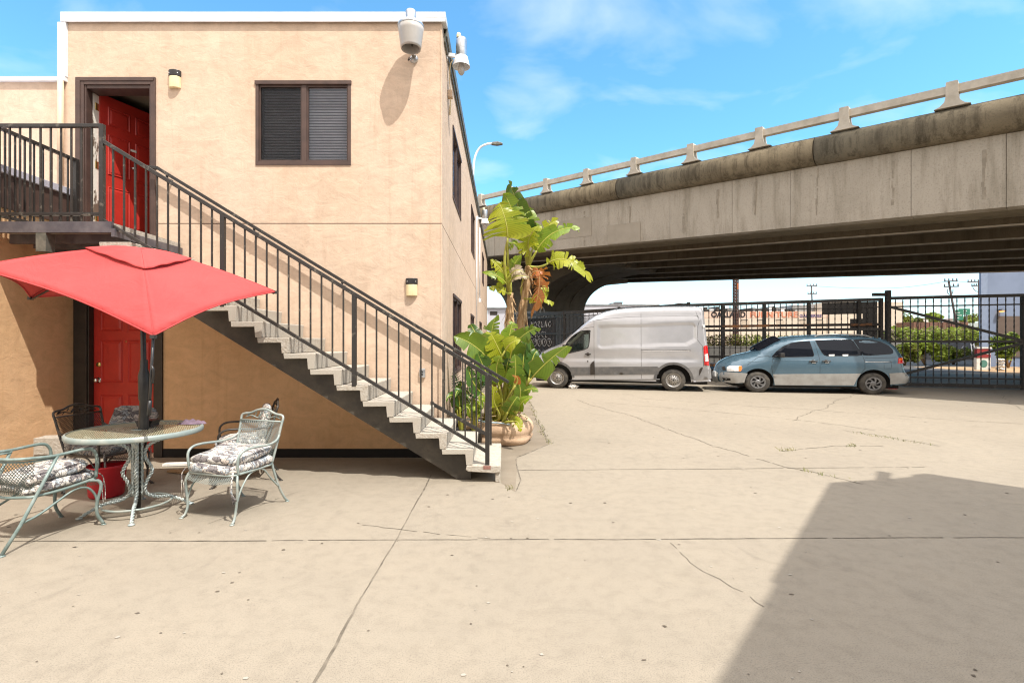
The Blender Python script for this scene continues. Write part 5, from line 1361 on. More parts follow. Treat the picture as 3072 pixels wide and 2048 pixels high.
def high_back_chair(name, label, loc, rz, mf, mm, tilt=0.0, group='wrought iron high back chairs round the patio table'):
    t = empty(name, loc, label, 'chair', rz, group)
    def B(o): return o
    mb = MB()
    pts = [(-0.225, 0.205, 0.40), (-0.235, 0.25, 0.55), (-0.245, 0.305, 0.74), (-0.25, 0.325, 0.81), (-0.225, 0.333, 0.835), (-0.15, 0.338, 0.845), (-0.07, 0.343, 0.875), (0, 0.345, 0.885)]
    full = spline(pts + [(-p[0], p[1], p[2]) for p in pts[-2::-1]], 5)
    mb.tube(full, 0.0115, 8)
    mb.tube([(-0.243, 0.300, 0.78), (0.243, 0.300, 0.78)], 0.008, 7); mb.tube([(-0.228, 0.215, 0.44), (0.228, 0.215, 0.44)], 0.008, 7)
    mb.build('back_frame', mf, t, world=False)
    mb = MB(); mb.grid(lambda u, w: Vector(((u-0.5)*(0.456+0.026*w), 0.217+0.088*w+0.045*(1-(2*u-1)**2), 0.445+0.335*w)), 12, 8, uvs=(0.47, 0.35)); mb.build('backrest', mm, t, world=False)
    mb = MB()
    random.seed(5)
    for sx in (-1, 1):                              # leaf and flower crest
        mb.tube(spline([(sx*0.21, 0.335, 0.80), (sx*0.14, 0.338, 0.82), (sx*0.06, 0.34, 0.80), (sx*0.03, 0.34, 0.85)], 5), 0.006, 5)
        for k in range(4):
            cx = sx*(0.045+0.045*k); cz = 0.822 + 0.018*math.sin(k*2.1)
            mb.grid(lambda u, w: Vector((cx+0.030*(u-.5)*math.cos(k)+0.012*(w-.5), 0.340+0.006*math.sin(3*u), cz+0.04*(w-.5)*math.sin(math.pi*min(max(u, .05), .95)))), 4, 4)
    for k in range(6):
        a = k*math.pi/3; mb.grid(lambda u, w: Vector((0.030*math.cos(a)+0.016*(u-.5), 0.342, 0.828+0.030*math.sin(a)+0.016*(w-.5))), 2, 2)
    mb.build('crest', mf, t, world=False)
    mb = MB()
    rim = [(-0.225, 0.205, 0.40), (-0.255, 0.0, 0.40), (-0.265, -0.20, 0.405), (-0.22, -0.27, 0.40), (0, -0.285, 0.40), (0.22, -0.27, 0.40), (0.265, -0.20, 0.405), (0.255, 0.0, 0.40), (0.225, 0.205, 0.40), (0, 0.21, 0.40)]
    mb.tube(spline(rim + rim[:1], 4)[:-1], 0.0105, 7, closed=True); mb.build('seat_frame', mf, t, world=False)
    mb = MB()
    def sp(u, w):
        x = (u-0.5)*(0.45+0.06*min(1, w*1.4)); 
        if w < 0.75: return Vector((x, 0.20-0.47*w/0.75, 0.400-0.02*math.sin(math.pi*w/0.75)))
        q = (w-0.75)/0.25; return Vector((x, -0.27-0.025*math.sin(q*1.5), 0.398-0.085*q*(1-0.35*(2*u-1)**2)))
    mb.grid(sp, 8, 16, uvs=(0.5, 0.6)); mb.build('seat', mm, t, world=False)
    for s in (-1, 1):
        mb = MB(); mb.tube(spline([(s*0.24, 0.285, 0.655), (s*0.262, 0.22, 0.615), (s*0.283, 0.10, 0.60), (s*0.292, -0.08, 0.612), (s*0.290, -0.19, 0.605), (s*0.283, -0.245, 0.56), (s*0.275, -0.25, 0.48), (s*0.268, -0.235, 0.40)], 5), 0.0115, 8); mb.build('arm', mf, t, world=False)
        mb = MB(); mb.tube(spline([(s*0.258, -0.235, 0.41), (s*0.285, -0.265, 0.33), (s*0.282, -0.262, 0.22), (s*0.268, -0.262, 0.10), (s*0.272, -0.285, 0.03), (s*0.28, -0.315, 0.008)], 5), 0.011, 8)
        mb.lathe([(0.0, 0.0), (0.020, 0.001), (0.020, 0.006), (0, 0.012)], (s*0.28, -0.315, 0), 10); mb.build('leg', mf, t, world=False)
        mb = MB(); mb.tube(spline([(s*0.225, 0.205, 0.40), (s*0.238, 0.225, 0.30), (s*0.250, 0.27, 0.16), (s*0.262, 0.325, 0.05), (s*0.268, 0.36, 0.008)], 5), 0.011, 8)
        mb.lathe([(0.0, 0.0), (0.020, 0.001), (0.020, 0.006), (0, 0.012)], (s*0.268, 0.36, 0), 10); mb.build('leg', mf, t, world=False)
        mb = MB(); mb.tube(spline([(s*0.275, -0.262, 0.15), (s*0.272, -0.21, 0.27), (s*0.262, -0.11, 0.375), (s*0.255, 0.0, 0.395), (s*0.250, 0.08, 0.37), (s*0.245, 0.17, 0.27), (s*0.255, 0.26, 0.17)], 5), 0.008, 6); mb.build('brace', mf, t, world=False)
    return t
def barrel_chair(name, label, loc, rz, mf, mm):
    t = empty(name, loc, label, 'chair', rz)
    H_ = 0.67
    arc = [(-0.29, -0.245, 0.42), (-0.295, -0.25, 0.55), (-0.295, -0.235, 0.63), (-0.295, -0.17, H_), (-0.29, 0.05, H_-0.01), (-0.275, 0.20, H_), (-0.22, 0.285, H_+0.005), (-0.10, 0.325, H_+0.01), (0, 0.33, H_+0.012)]
    mb = MB(); mb.tube(spline(arc + [(-p[0], p[1], p[2]) for p in arc[-2::-1]], 5), 0.0125, 8)
    mb.tube(spline([(-0.285, 0.03, H_-0.03), (-0.27, 0.19, H_-0.025), (-0.21, 0.27, H_-0.02), (-0.09, 0.312, H_-0.015), (0.09, 0.312, H_-0.015), (0.21, 0.27, H_-0.02), (0.27, 0.19, H_-0.025), (0.285, 0.03, H_-0.03)], 5), 0.008, 6)
    mb.build('top_rail', mf, t, world=False)
    mb = MB()
    def bp(u, w):
        a = (u-0.5)*2.2; r = 0.265
        lo = Vector((0.235*math.sin(a), 0.03+0.205*math.cos(a), 0.375)); hi = Vector((0.288*math.sin(a), 0.025+0.292*math.cos(a), H_-0.03))
        p = lo.lerp(hi, w); p.y += 0.03*math.sin(math.pi*w)*math.cos(a); return p
    mb.grid(bp, 18, 10, uvs=(0.62, 0.34)); mb.build('backrest', mm, t, world=False)
    mb = MB(); rim = [(-0.23, 0.17, 0.365), (-0.26, 0.0, 0.375), (-0.27, -0.20, 0.40), (-0.22, -0.275, 0.405), (0, -0.29, 0.405), (0.22, -0.275, 0.405), (0.27, -0.20, 0.40), (0.26, 0.0, 0.375), (0.23, 0.17, 0.365), (0, 0.235, 0.36)]
    mb.tube(spline(rim + rim[:1], 4)[:-1], 0.0115, 7, closed=True); mb.build('seat_frame', mf, t, world=False)
    mb = MB(); mb.grid(lambda u, w: Vector(((u-.5)*(0.42+0.1*w), 0.19-0.46*w, 0.365+0.035*w-0.02*math.sin(math.pi*w))), 6, 10, uvs=(0.5, 0.5))
    mb.grid(lambda u, w: Vector(((u-.5)*0.5, -0.275-0.02*math.sin(w*1.5), 0.40-0.085*w*(1-.3*(2*u-1)**2))), 6, 4, uvs=(0.5, 0.1)); mb.build('seat', mm, t, world=False)
    for s in (-1, 1):
        mb = MB(); mb.tube(spline([(s*0.265, -0.20, 0.40), (s*0.285, -0.265, 0.385), (s*0.29, -0.285, 0.33), (s*0.272, -0.265, 0.20), (s*0.268, -0.27, 0.10), (s*0.275, -0.315, 0.008)], 5), 0.0125, 8); mb.lathe([(0.0, 0.0), (0.02, 0.001), (0.02, 0.006), (0, 0.012)], (s*0.275, -0.315, 0), 10); mb.build('leg', mf, t, world=False)
        mb = MB(); mb.tube([(s*0.292, 0.03, H_-0.01), (s*0.275, 0.14, 0.42), (s*0.27, 0.26, 0.18), (s*0.272, 0.37, 0.008)], 0.0125, 8); mb.lathe([(0.0, 0.0), (0.024, 0.001), (0.024, 0.006), (0, 0.012)], (s*0.272, 0.37, 0), 10); mb.build('leg', mf, t, world=False)
        mb = MB(); mb.tube(spline([(s*0.275, -0.268, 0.17), (s*0.272, -0.25, 0.27), (s*0.268, -0.19, 0.345), (s*0.262, -0.10, 0.35), (s*0.262, 0.02, 0.29), (s*0.268, 0.14, 0.23), (s*0.268, 0.235, 0.20)], 5), 0.009, 6); mb.build('brace', mf, t, world=False)
    return t
def cushion(label, loc, rot, size, m, group=None, seed=0, ties=True):
    rnd = random.Random(seed); ph = [rnd.uniform(0, 6) for _ in range(6)]
    c = MB()
    def f(u, w):
        th, fi = 2*math.pi*u, math.pi*(w-0.5)
        def sp(v, e): return math.copysign(abs(v)**e, v)
        cf = max(0.0, math.cos(fi))
        x = sp(math.cos(th), 0.42)*cf**0.38; y = sp(math.sin(th), 0.42)*cf**0.38; z = sp(math.sin(fi), 0.75)
        z *= 1 - 0.12*(math.cos(6*x+ph[0])*math.cos(6*y+ph[1]))
        k = 1 + 0.03*math.sin(5*th+ph[2]) + 0.02*math.sin(11*th+ph[3])
        return Vector((x*size[0]/2*k, y*size[1]/2*k, z*size[2]/2 + 0.012*math.sin(4*x+ph[4])*math.cos(3*y+ph[5])))
    c.grid(f, 48, 20)
    o = c.build('seat_cushion', m, None, world=False)
    o.location = loc; o.rotation_euler = rot
    prop(o, label, 'cushion', group)
    if ties:
        for sx in (-1, 1):
            tb = MB(); x0, y0 = sx*size[0]*0.47, -size[1]*0.47
            for q in (0, 1):
                tb.tube(spline([(x0, y0, 0), (x0+sx*0.015, y0-0.025, -0.05), (x0+sx*0.01*q, y0-0.02-0.015*q, -0.16), (x0+sx*0.025*(q+.5), y0-0.01, -0.27+0.03*q)], 4), 0.009, 6, flat=0.35)
            tb.build('tie', m, o, world=False)
    return o

RC = Vector((-2.46, 4.66, 0)); RT = R(-17.5)
high_back_chair('garden_chair', 'pale sage iron chair with high mesh back facing the yard, right of the table', RC, RT, M_sage, M_sage_mesh)
def onchair(base, th, x, y, z): 
    return base + Vector((x*math.cos(th)-y*math.sin(th), x*math.sin(th)+y*math.cos(th), z))
cushion('lower floral cushion on the pale chair right of the table', onchair(RC, RT, 0, -0.045, 0.445), (R(2), 0, RT), (0.56, 0.52, 0.10), M_floral, 'floral seat cushions', 1)
cushion('upper floral cushion on the pale chair right of the table', onchair(RC, RT, -0.01, -0.02, 0.525), (R(3), R(-1), RT+R(3)), (0.55, 0.50, 0.10), M_floral, 'floral seat cushions', 2, ties=False)
BC = Vector((-2.92, 5.72, 0)); BT = R(-62)
high_back_chair('garden_chair', 'dark iron chair by the wall half hidden behind the pale sage chair', BC, BT, M_bronze, M_bronze_mesh)
cushion('floral seat cushion on the chair by the wall behind the pale chair', onchair(BC, BT, 0, -0.03, 0.44), (R(2), 0, BT), (0.52, 0.50, 0.10), M_floral, 'floral seat cushions', 3)
cushion('floral back cushion leaning upright behind the mesh of the pale chair', onchair(BC, BT, 0.0, 0.20, 0.63), (R(78), 0, BT), (0.44, 0.42, 0.09), M_floral, 'floral seat cushions', 4, ties=False)
CC = Vector((-3.75, 4.09, 0)); CT = R(160.7)
barrel_chair('garden_chair', 'dark sage iron barrel chair in the left foreground, its round back to us', CC, CT, M_teal, M_teal_mesh)
cushion('lower floral cushion on the barrel chair in the left foreground', onchair(CC, CT, 0, -0.06, 0.425), (R(-4), 0, CT), (0.52, 0.50, 0.09), M_floral, 'floral seat cushions', 5)
cushion('upper floral cushion on the barrel chair in the left foreground', onchair(CC, CT, 0, -0.03, 0.495), (R(-7), R(3), CT), (0.50, 0.47, 0.09), M_floral, 'floral seat cushions', 6, ties=False)
DC = Vector((-4.20, 5.33, 0)); DT = R(80)
high_back_chair('garden_chair', 'black iron chair with leaf crest between the table and the tan wing wall', DC, DT, M_bronze, M_bronze_mesh)
cushion('dark floral cushion on the black chair left of the table', onchair(DC, DT, 0, -0.03, 0.45), (R(2), 0, DT), (0.54, 0.54, 0.12), M_floral_dark, 'dark floral cushions', 7)
cushion('dark floral cushion propped upright behind the table before the red door', (-4.02, 5.50, 0.66), (R(62), R(6), R(12)), (0.44, 0.40, 0.10), M_floral_dark, 'dark floral cushions', 8, ties=False)

TX, TY = -3.34, 4.63
tb = empty('patio_table', (TX, TY, 0), 'round mesh topped patio table on a pedestal of twisted rope iron', 'table')
mb = MB(); RR = 0.515
mb.grid(lambda u, w: Vector(((0.04+w*(RR-0.045))*math.cos(2*math.pi*u), (0.04+w*(RR-0.045))*math.sin(2*math.pi*u), 0.745)), 48, 6)
for i, p in enumerate(mb.v): mb.uv[i] = (p[0], p[1])
mb.build('tabletop', M_top_mesh, tb, world=False)
mb = MB(); mb.lathe([(RR-0.012, 0.755), (RR, 0.752), (RR+0.008, 0.742), (RR+0.008, 0.716), (RR+0.002, 0.708), (RR-0.008, 0.712), (RR-0.008, 0.748), (RR-0.012, 0.755)], (0,0,0), 72); mb.lathe([(0.045, 0.75), (0.05, 0.742), (0.04, 0.74), (0.035, 0.75), (0.045, 0.75)], (0,0,0), 24); mb.build('rim', M_sage, tb, world=False)
M_rope = mat('twisted_rod_iron', (0.36, 0.42, 0.42), 0.45, 0.1, (0.52, 0.55, 0.52), 12)
mb = MB()
for k in range(7):
    a = 2*math.pi*k/7; rr = 0.040
    mb.rope([(rr*math.cos(a), rr*math.sin(a), 0.15+0.03*i) for i in range(20)], 0.0065, 0.0066, 2, 22, 5)
mb.build('column', M_rope, tb, world=False)
for k in range(4):
    a = R(30 + 90*k); ca, sa = math.cos(a), math.sin(a)
    prof = [(0.43, 0.712), (0.33, 0.665), (0.18, 0.635), (0.085, 0.585), (0.062, 0.50), (0.105, 0.42), (0.125, 0.355), (0.085, 0.28), (0.062, 0.20), (0.09, 0.145), (0.17, 0.115), (0.27, 0.105), (0.35, 0.075), (0.46, 0.018)]
    mb = MB(); mb.rope(spline([(r*ca*.88, r*sa*.88, z) for r, z in prof], 9), 0.0085, 0.0088, 2, 15, 6)
    mb.lathe([(0.0, 0.0), (0.026, 0.002), (0.026, 0.012), (0.0, 0.02)], (0.415*ca, 0.415*sa, 0), 12)
    mb.build('leg', M_rope, tb, world=False)
mb = MB(); mb.tube([(0.265*math.cos(2*math.pi*i/40), 0.265*math.sin(2*math.pi*i/40), 0.085) for i in range(40)], 0.010, 6, closed=True); mb.build('ring', M_sage, tb, world=False)

# ------------------------------------------------------------------ umbrella
UA = Vector((-3.335, 4.66, 2.42)); UFr = Vector((-2.76, 4.00, 1.595)); URt = Vector((-2.42, 5.40, 2.08)); ULf = Vector((-4.50, 4.30, 2.18)); UBk = Vector((-4.85, 5.20, 2.00))
um = empty('patio_umbrella', (-3.30, 4.66, 0), 'faded red square patio umbrella with vented top standing in the table', 'umbrella')
t = NT('faded_red_canvas'); v = t.coord('Object')
cc = t.mix(t.ramp(t.noise(v, 1.5, 5), [(0.35, 0.0), (0.7, 1.0)]), (0.60, 0.092, 0.090), (0.53, 0.072, 0.072))
wv = t.noise(t.map(v, (90, 90, 90)), 3.0, 2)
nrm = t.bump(wv, 0.35, 0.004)
nrm = t.bump(t.noise(v, 3.4, 5, 0.6, 0.6), 0.45, 0.05, nrm)
p_ = t.pbr(cc, 0.85, 0, nrm, 0.2)
tl_ = t.n('ShaderNodeBsdfTranslucent'); tl_.inputs[0].default_value = (0.75, 0.05, 0.04, 1)
mxs = t.n('ShaderNodeMixShader'); mxs.inputs[0].default_value = 0.12; t.l(p_, mxs.inputs[1]); t.l(tl_.outputs[0], mxs.inputs[2])
M_canvas = t.done(mxs.outputs[0])
def UB(s_): return 0.13*s_*(1-s_) - 0.03*max(0, 1-s_/0.22)**2
def canopy(mb, smin, smax, lift, sagk, scal=0.0, dip=0.0):
    for P, Q in ((UFr, URt), (URt, UBk), (UBk, ULf), (ULf, UFr)):
        n_ = (P-UA).cross(Q-UA).normalized()
        if n_.z < 0: n_ = -n_
        def f(u, w):
            tt = u; s_ = smin + (smax-smin)*w
            e = math.sin(math.pi*tt)
            s2 = s_*(1 - sagk*e*w)
            p = UA + ((P-UA)*(1-tt) + (Q-UA)*tt)*s2
            p += n_*(-0.035*e*math.sin(math.pi*min(1, s_))*(1 if scal == 0 else 0.3))
            p.z += lift + UB(s_)
            if scal: p.z += scal*w*math.cos(6*math.pi*tt)*0.5 - dip*w*e
            return p
        mb.grid(f, 20, 14)
mb = MB(); canopy(mb, 0.0, 1.0, 0.0, 0.075); cn = mb.build('canopy', M_canvas, um, recalc=False)
cn.modifiers.new('cloth', 'SOLIDIFY').thickness = 0.003
mb = MB(); canopy(mb, 0.0, 0.35, 0.020, 0.05, 0.007, 0.004); vc = mb.build('vent_cap', M_canvas, cn, recalc=False); vc.modifiers.new('cloth', 'SOLIDIFY').thickness = 0.003
mb = MB()
for q in (UFr, URt, ULf, UBk):
    mb.tube([UA + (q-UA)*s_ + Vector((0, 0, 0.004+UB(s_)*0.93)) for s_ in [i/16 for i in range(17)]], 0.0035, 5)
for P, Q in ((UFr, URt), (URt, UBk), (UBk, ULf), (ULf, UFr)):
    n_ = (P-UA).cross(Q-UA).normalized()
    mb.tube([UA + ((P-UA)*(1-u) + (Q-UA)*u)*(1-0.075*math.sin(math.pi*u)) - n_*abs(n_.z)/n_.z*0.045*0.0 for u in [i/24 for i in range(25)]], 0.006, 5)
mb.build('seams', M_canvas, cn)
for q in (UFr, URt, ULf, UBk):
    mb = MB(); d_ = q-UA; mb.tube([UA + d_*s_*0.985 + Vector((0, 0, -0.025+UB(s_)*0.85)) for s_ in [i/10 for i in range(11)]], 0.010, 6)
    mb.bar(UA + d_*0.52 + Vector((0, 0, -0.03)), Vector((-3.318, 4.66, 2.02)), 0.014, 0.018); mb.cbox(UA+d_*1.0+Vector((0, 0, -0.008)), (0.035, 0.035, 0.03)); mb.build('rib', M_black_plastic, um)
mb = MB(); mb.tube([(-3.338, 4.632, 0.03), (-3.318, 4.645, 0.80), (-3.30, 4.655, 1.2), (-3.32, 4.66, 2.40)], 0.0225, 16); mb.lathe([(0.036, 1.95), (0.045, 1.97), (0.045, 2.05), (0.03, 2.07)], (-3.318, 4.66, 0), 16)
mb.lathe([(0.038, 0.72), (0.040, 0.80), (0.036, 1.00), (0.045, 1.03), (0.047, 1.24), (0.032, 1.30), (0.030, 1.38)], (-3.298, 4.655, 0), 18)
mb.build('pole', M_black_plastic, um)
mb = MB(); mb.tube([(-2.775, 4.02, 1.58), (-2.80, 4.03, 1.25), (-2.83, 4.05, 0.96)], 0.011, 8); mb.tube(spline([(-2.79, 4.03, 1.22), (-2.76, 4.0, 1.28), (-2.755, 3.99, 1.33), (-2.775, 4.0, 1.36)], 4), 0.010, 6); mb.tube([(-2.815, 4.04, 1.08), (-2.83, 4.05, 0.96)], 0.015, 8)
mb.build('crank_rod', M_black_plastic, um)
mb = MB(); mb.box(-3.40, -3.27, 4.70, 4.82, 0.757, 0.78); mb.prism([(-3.40, 0.78), (-3.27, 0.78), (-3.25, 0.815), (-3.42, 0.815)], 4.70, 4.82)
prop(mb.build('box', M_black_plastic), 'small open black box behind the umbrella pole on the table', 'box')
mb = MB(); mb.grid(lambda u, w: Vector((-3.15+0.26*u, 4.93+0.12*(w-.5)*(0.6+0.4*math.sin(4*u)), 0.752+0.034*(math.sin(math.pi*u)**.5)*(math.sin(math.pi*w)**.6)*(1+0.6*math.sin(13*u+3*w)*math.cos(7*w+2*u)))), 18, 12)
prop(mb.build('gloves', mat('mauve_cloth', (0.13, 0.095, 0.13), 0.9, 0, (0.20, 0.14, 0.19), 14)), 'crumpled mauve cloth lying on the table behind the pole', 'cloth')

# ------------------------------------------------------------------ small things round the table
mb = MB(); mb.lathe([(0.0, 0.012), (0.115, 0.012), (0.135, 0.0), (0.148, 0.02), (0.165, 0.28), (0.178, 0.30), (0.178, 0.315), (0.165, 0.315), (0.145, 0.05)], (-3.99, 5.10, 0), 36)
prop(mb.build('bucket', mat('red_plastic', (0.50, 0.012, 0.022), 0.4, 0, (0.40, 0.01, 0.02), 5)), 'bright red plastic tub standing under the table', 'tub')
def cinder(x, y, rz, label):
    mb = MB()
    mb.box(-.2, .2, -.1, -.068, 0, .2); mb.box(-.2, .2, .068, .1, 0, .2)
    for xx in (-.2, -.016, .168): mb.box(xx, xx+.032, -.0675, .0675, 0.0, .2)
    mb.box(-.199, .199, -.067, .067, 0.16, .199)
    o = mb.build('concrete_block', M_tread_side, None, world=False, bevel=0.006); o.location = (x, y, 0); o.rotation_euler = (0, 0, rz)
    return prop(o, label, 'concrete block', 'grey hollow concrete blocks')
b1 = cinder(-5.40, 6.15, 0.1, 'upper concrete block of the pair by the tan wing wall'); b1.location.z = 0.2005; b1.rotation_euler = (R(0), 0, 0.15)
cinder(-5.42, 6.16, 0.05, 'lower concrete block of the pair by the tan wing wall')
mb = MB(); mb.cbox((-3.95, 6.35, 0.02), (0.55, 0.10, 0.025), Matrix.Rotation(0.12, 3, 'Z')); prop(mb.build('plank', M_white_paint), 'white painted plank lying on the ground by the lower door', 'plank')
mb = MB(); mb.cbox((-3.75, 5.95, 0.02), (0.42, 0.07, 0.02), Matrix.Rotation(-0.25, 3, 'Z')); prop(mb.build('wood_strip', M_wood), 'short grey wooden strip on the ground behind the table', 'plank')
def crumple(label, name, c, size, m, seed):
    rnd = random.Random(seed); mb = MB()
    ph = [rnd.uniform(0, 6.28) for _ in range(8)]
    def f(u, w):
        th, fi = 2*math.pi*u, math.pi*w
        k = 1+0.22*math.sin(5*th+ph[0])*math.sin(3*fi+ph[1])+0.15*math.sin(11*th+ph[2]+4*fi)+0.1*math.sin(17*fi+ph[3])
        return Vector(c)+Vector((size[0]*k*math.sin(fi)*math.cos(th), size[1]*k*math.sin(fi)*math.sin(th), size[2]*(1+k*math.cos(fi))*0.8))
    mb.grid(f, 22, 12, sm=False); return prop(mb.build(name, m), label, name.replace('_', ' '))
crumple('crumpled white plastic bag on the ground under the cargo van', 'plastic_bag', (2.32, 16.75, 0), (0.15, 0.12, 0.08), M_white_paint, 3)
mb = MB(); cq = gnd(2703, 1168)
mb.lathe([(0.17, 0.0), (0.17, 0.03), (0.13, 0.04), (0.115, 0.13), (0.10, 0.20), (0.06, 0.22), (0.0, 0.225)], (cq[0]-.05, cq[1]+0.35, 0), 22)  # squat red cone, partly hidden
prop(mb.build('red_cone', mat('red_paint', (0.55, 0.02, 0.015), 0.5)), 'low red standpipe on the ground behind the minivan bumper', 'cone')

# ------------------------------------------------------------------ planter and banana like plants
M_planter = mat('tan_planter_cement', (0.62, 0.44, 0.30), 0.9, 0, (0.48, 0.33, 0.22), 5, 0.5, 25, spec=0.2)
pc_ = Vector((-0.10, 7.95, 0))
pn = empty('planter', pc_, 'low round tan cement planter at the foot of the stairs', 'planter')
mb = MB(); prof = [(0.50, 0.0), (0.545, 0.05), (0.555, 0.10), (0.53, 0.135), (0.555, 0.17), (0.565, 0.23), (0.55, 0.30), (0.52, 0.345), (0.47, 0.355), (0.43, 0.33), (0.40, 0.27)]
mb.lathe(prof, (0, 0, 0), 48)
mb.v = [(p[0]*(1.0+0.03*math.sin(7*math.atan2(p[1], p[0])+9*p[2])), p[1]*(1.0+0.03*math.sin(5*math.atan2(p[1], p[0])+7*p[2])), p[2]+0.015*math.sin(3*math.atan2(p[1], p[0]))) for p in mb.v]
mb.build('bowl', M_planter, pn, world=False)
mb = MB(); mb.disc((0, 0, 0.30), 0.45, 30); mb.build('soil', mat('dry_soil', (0.13, 0.09, 0.06), 0.95, 0, (0.28, 0.21, 0.14), 14, 0.8, 30), pn, world=False)
random.seed(21)
mb = MB()
for k in range(110):                               # dry litter over the rim
    a = random.uniform(0, 6.28); r = random.uniform(0.05, 0.50)
    p = pc_ + Vector((r*math.cos(a), r*math.sin(a), 0.33+random.uniform(0, 0.05))); d_ = Vector((random.uniform(-1, 1), random.uniform(-1, 1), random.uniform(-.25, .4)))*random.uniform(0.06, 0.16)
    mb.tube([p, p+d_*0.5+Vector((0, 0, 0.02)), p+d_], 0.006, 4, mi=k % 2)
prop(mb.build('leaf_litter', [mat('dry_leaf', (0.42, 0.32, 0.18), 0.9), mat('green_stem', (0.12, 0.17, 0.03), 0.7)]), 'dry litter of dead leaves', None, kind='stuff')
mb = MB(); mb.tube(spline([(-0.75, 7.62, 0.36), (-0.45, 7.50, 0.40), (-0.25, 7.42, 0.37), (0.0, 7.38, 0.36), (0.10, 7.44, 0.33)], 6), 0.012, 7)
prop(mb.build('garden_hose', mat('pale_blue_hose', (0.45, 0.58, 0.66), 0.4)), 'pale blue garden hose along the planter rim', 'hose')

def leaf_mat(name, c1, c2, rib, trans=0.35):
    t = NT(name); v = t.coord('UV'); s = t.n('ShaderNodeSeparateXYZ'); t.l(v, s.inputs[0])
    vein = t.math('SINE', t.math('MULTIPLY', t.math('ADD', s.outputs['X'], t.math('MULTIPLY', t.math('ABSOLUTE', s.outputs['Y']), 0.10)), 260.0))
    vf = t.ramp(t.math('MULTIPLY_ADD', vein, 0.5, 0.5), [(0.0, 0.70), (0.6, 1.0)])
    o = t.coord('Object')
    c = t.mix(t.ramp(t.noise(o, 3.5, 4), [(0.35, 0.0), (0.65, 1.0)]), c1, c2)
    c = t.mix(1.0, c, vf, 'MULTIPLY')
    e = t.ramp(t.math('ABSOLUTE', s.outputs['Y']), [(0.93, 0.0), (1.0, 1.0)])
    c = t.mix(t.math('MULTIPLY', e, t.ramp(t.noise(o, 9, 3), [(0.45, 0.0), (0.55, 1.0)])), c, (0.30, 0.19, 0.07))
    p = t.pbr(c, 0.36, 0, t.bump(vf, 0.25, 0.004), 0.5)
    tr = t.n('ShaderNodeBsdfTranslucent'); t.l(t.mix(0.5, c, (0.30, 0.36, 0.02)), tr.inputs[0])
    m = t.n('ShaderNodeMixShader'); m.inputs[0].default_value = trans; t.l(p, m.inputs[1]); t.l(tr.outputs[0], m.inputs[2])
    return t.done(m.outputs[0])
M_leaf = leaf_mat('banana_leaf_green', (0.175, 0.285, 0.020), (0.25, 0.35, 0.025), 0)
M_leaf_m = leaf_mat('banana_leaf_mid_green', (0.105, 0.185, 0.018), (0.16, 0.25, 0.022), 0)
M_leaf_y = leaf_mat('banana_leaf_yellow_green', (0.36, 0.42, 0.022), (0.46, 0.47, 0.03), 0, 0.45)
M_leaf_d = leaf_mat('banana_leaf_dark', (0.045, 0.115, 0.020), (0.075, 0.16, 0.022), 0, 0.25)
M_leaf_o = leaf_mat('dead_orange_leaf', (0.62, 0.17, 0.03), (0.36, 0.12, 0.045), 0, 0.35)
M_leaf_p = leaf_mat('dead_pale_leaf', (0.55, 0.46, 0.34), (0.36, 0.27, 0.17), 0, 0.2)
M_rib = mat('leaf_midrib', (0.38, 0.40, 0.06), 0.5, 0, (0.30, 0.26, 0.05), 8)
M_rib_o = mat('dead_midrib', (0.40, 0.24, 0.10), 0.8)
M_fibre = mat('dead_leaf_sheath', (0.30, 0.17, 0.075), 0.9, 0, (0.52, 0.37, 0.22), 7, 0.8, 30, lo=0.35, hi=0.65, stretch=(4, 4, 0.7))
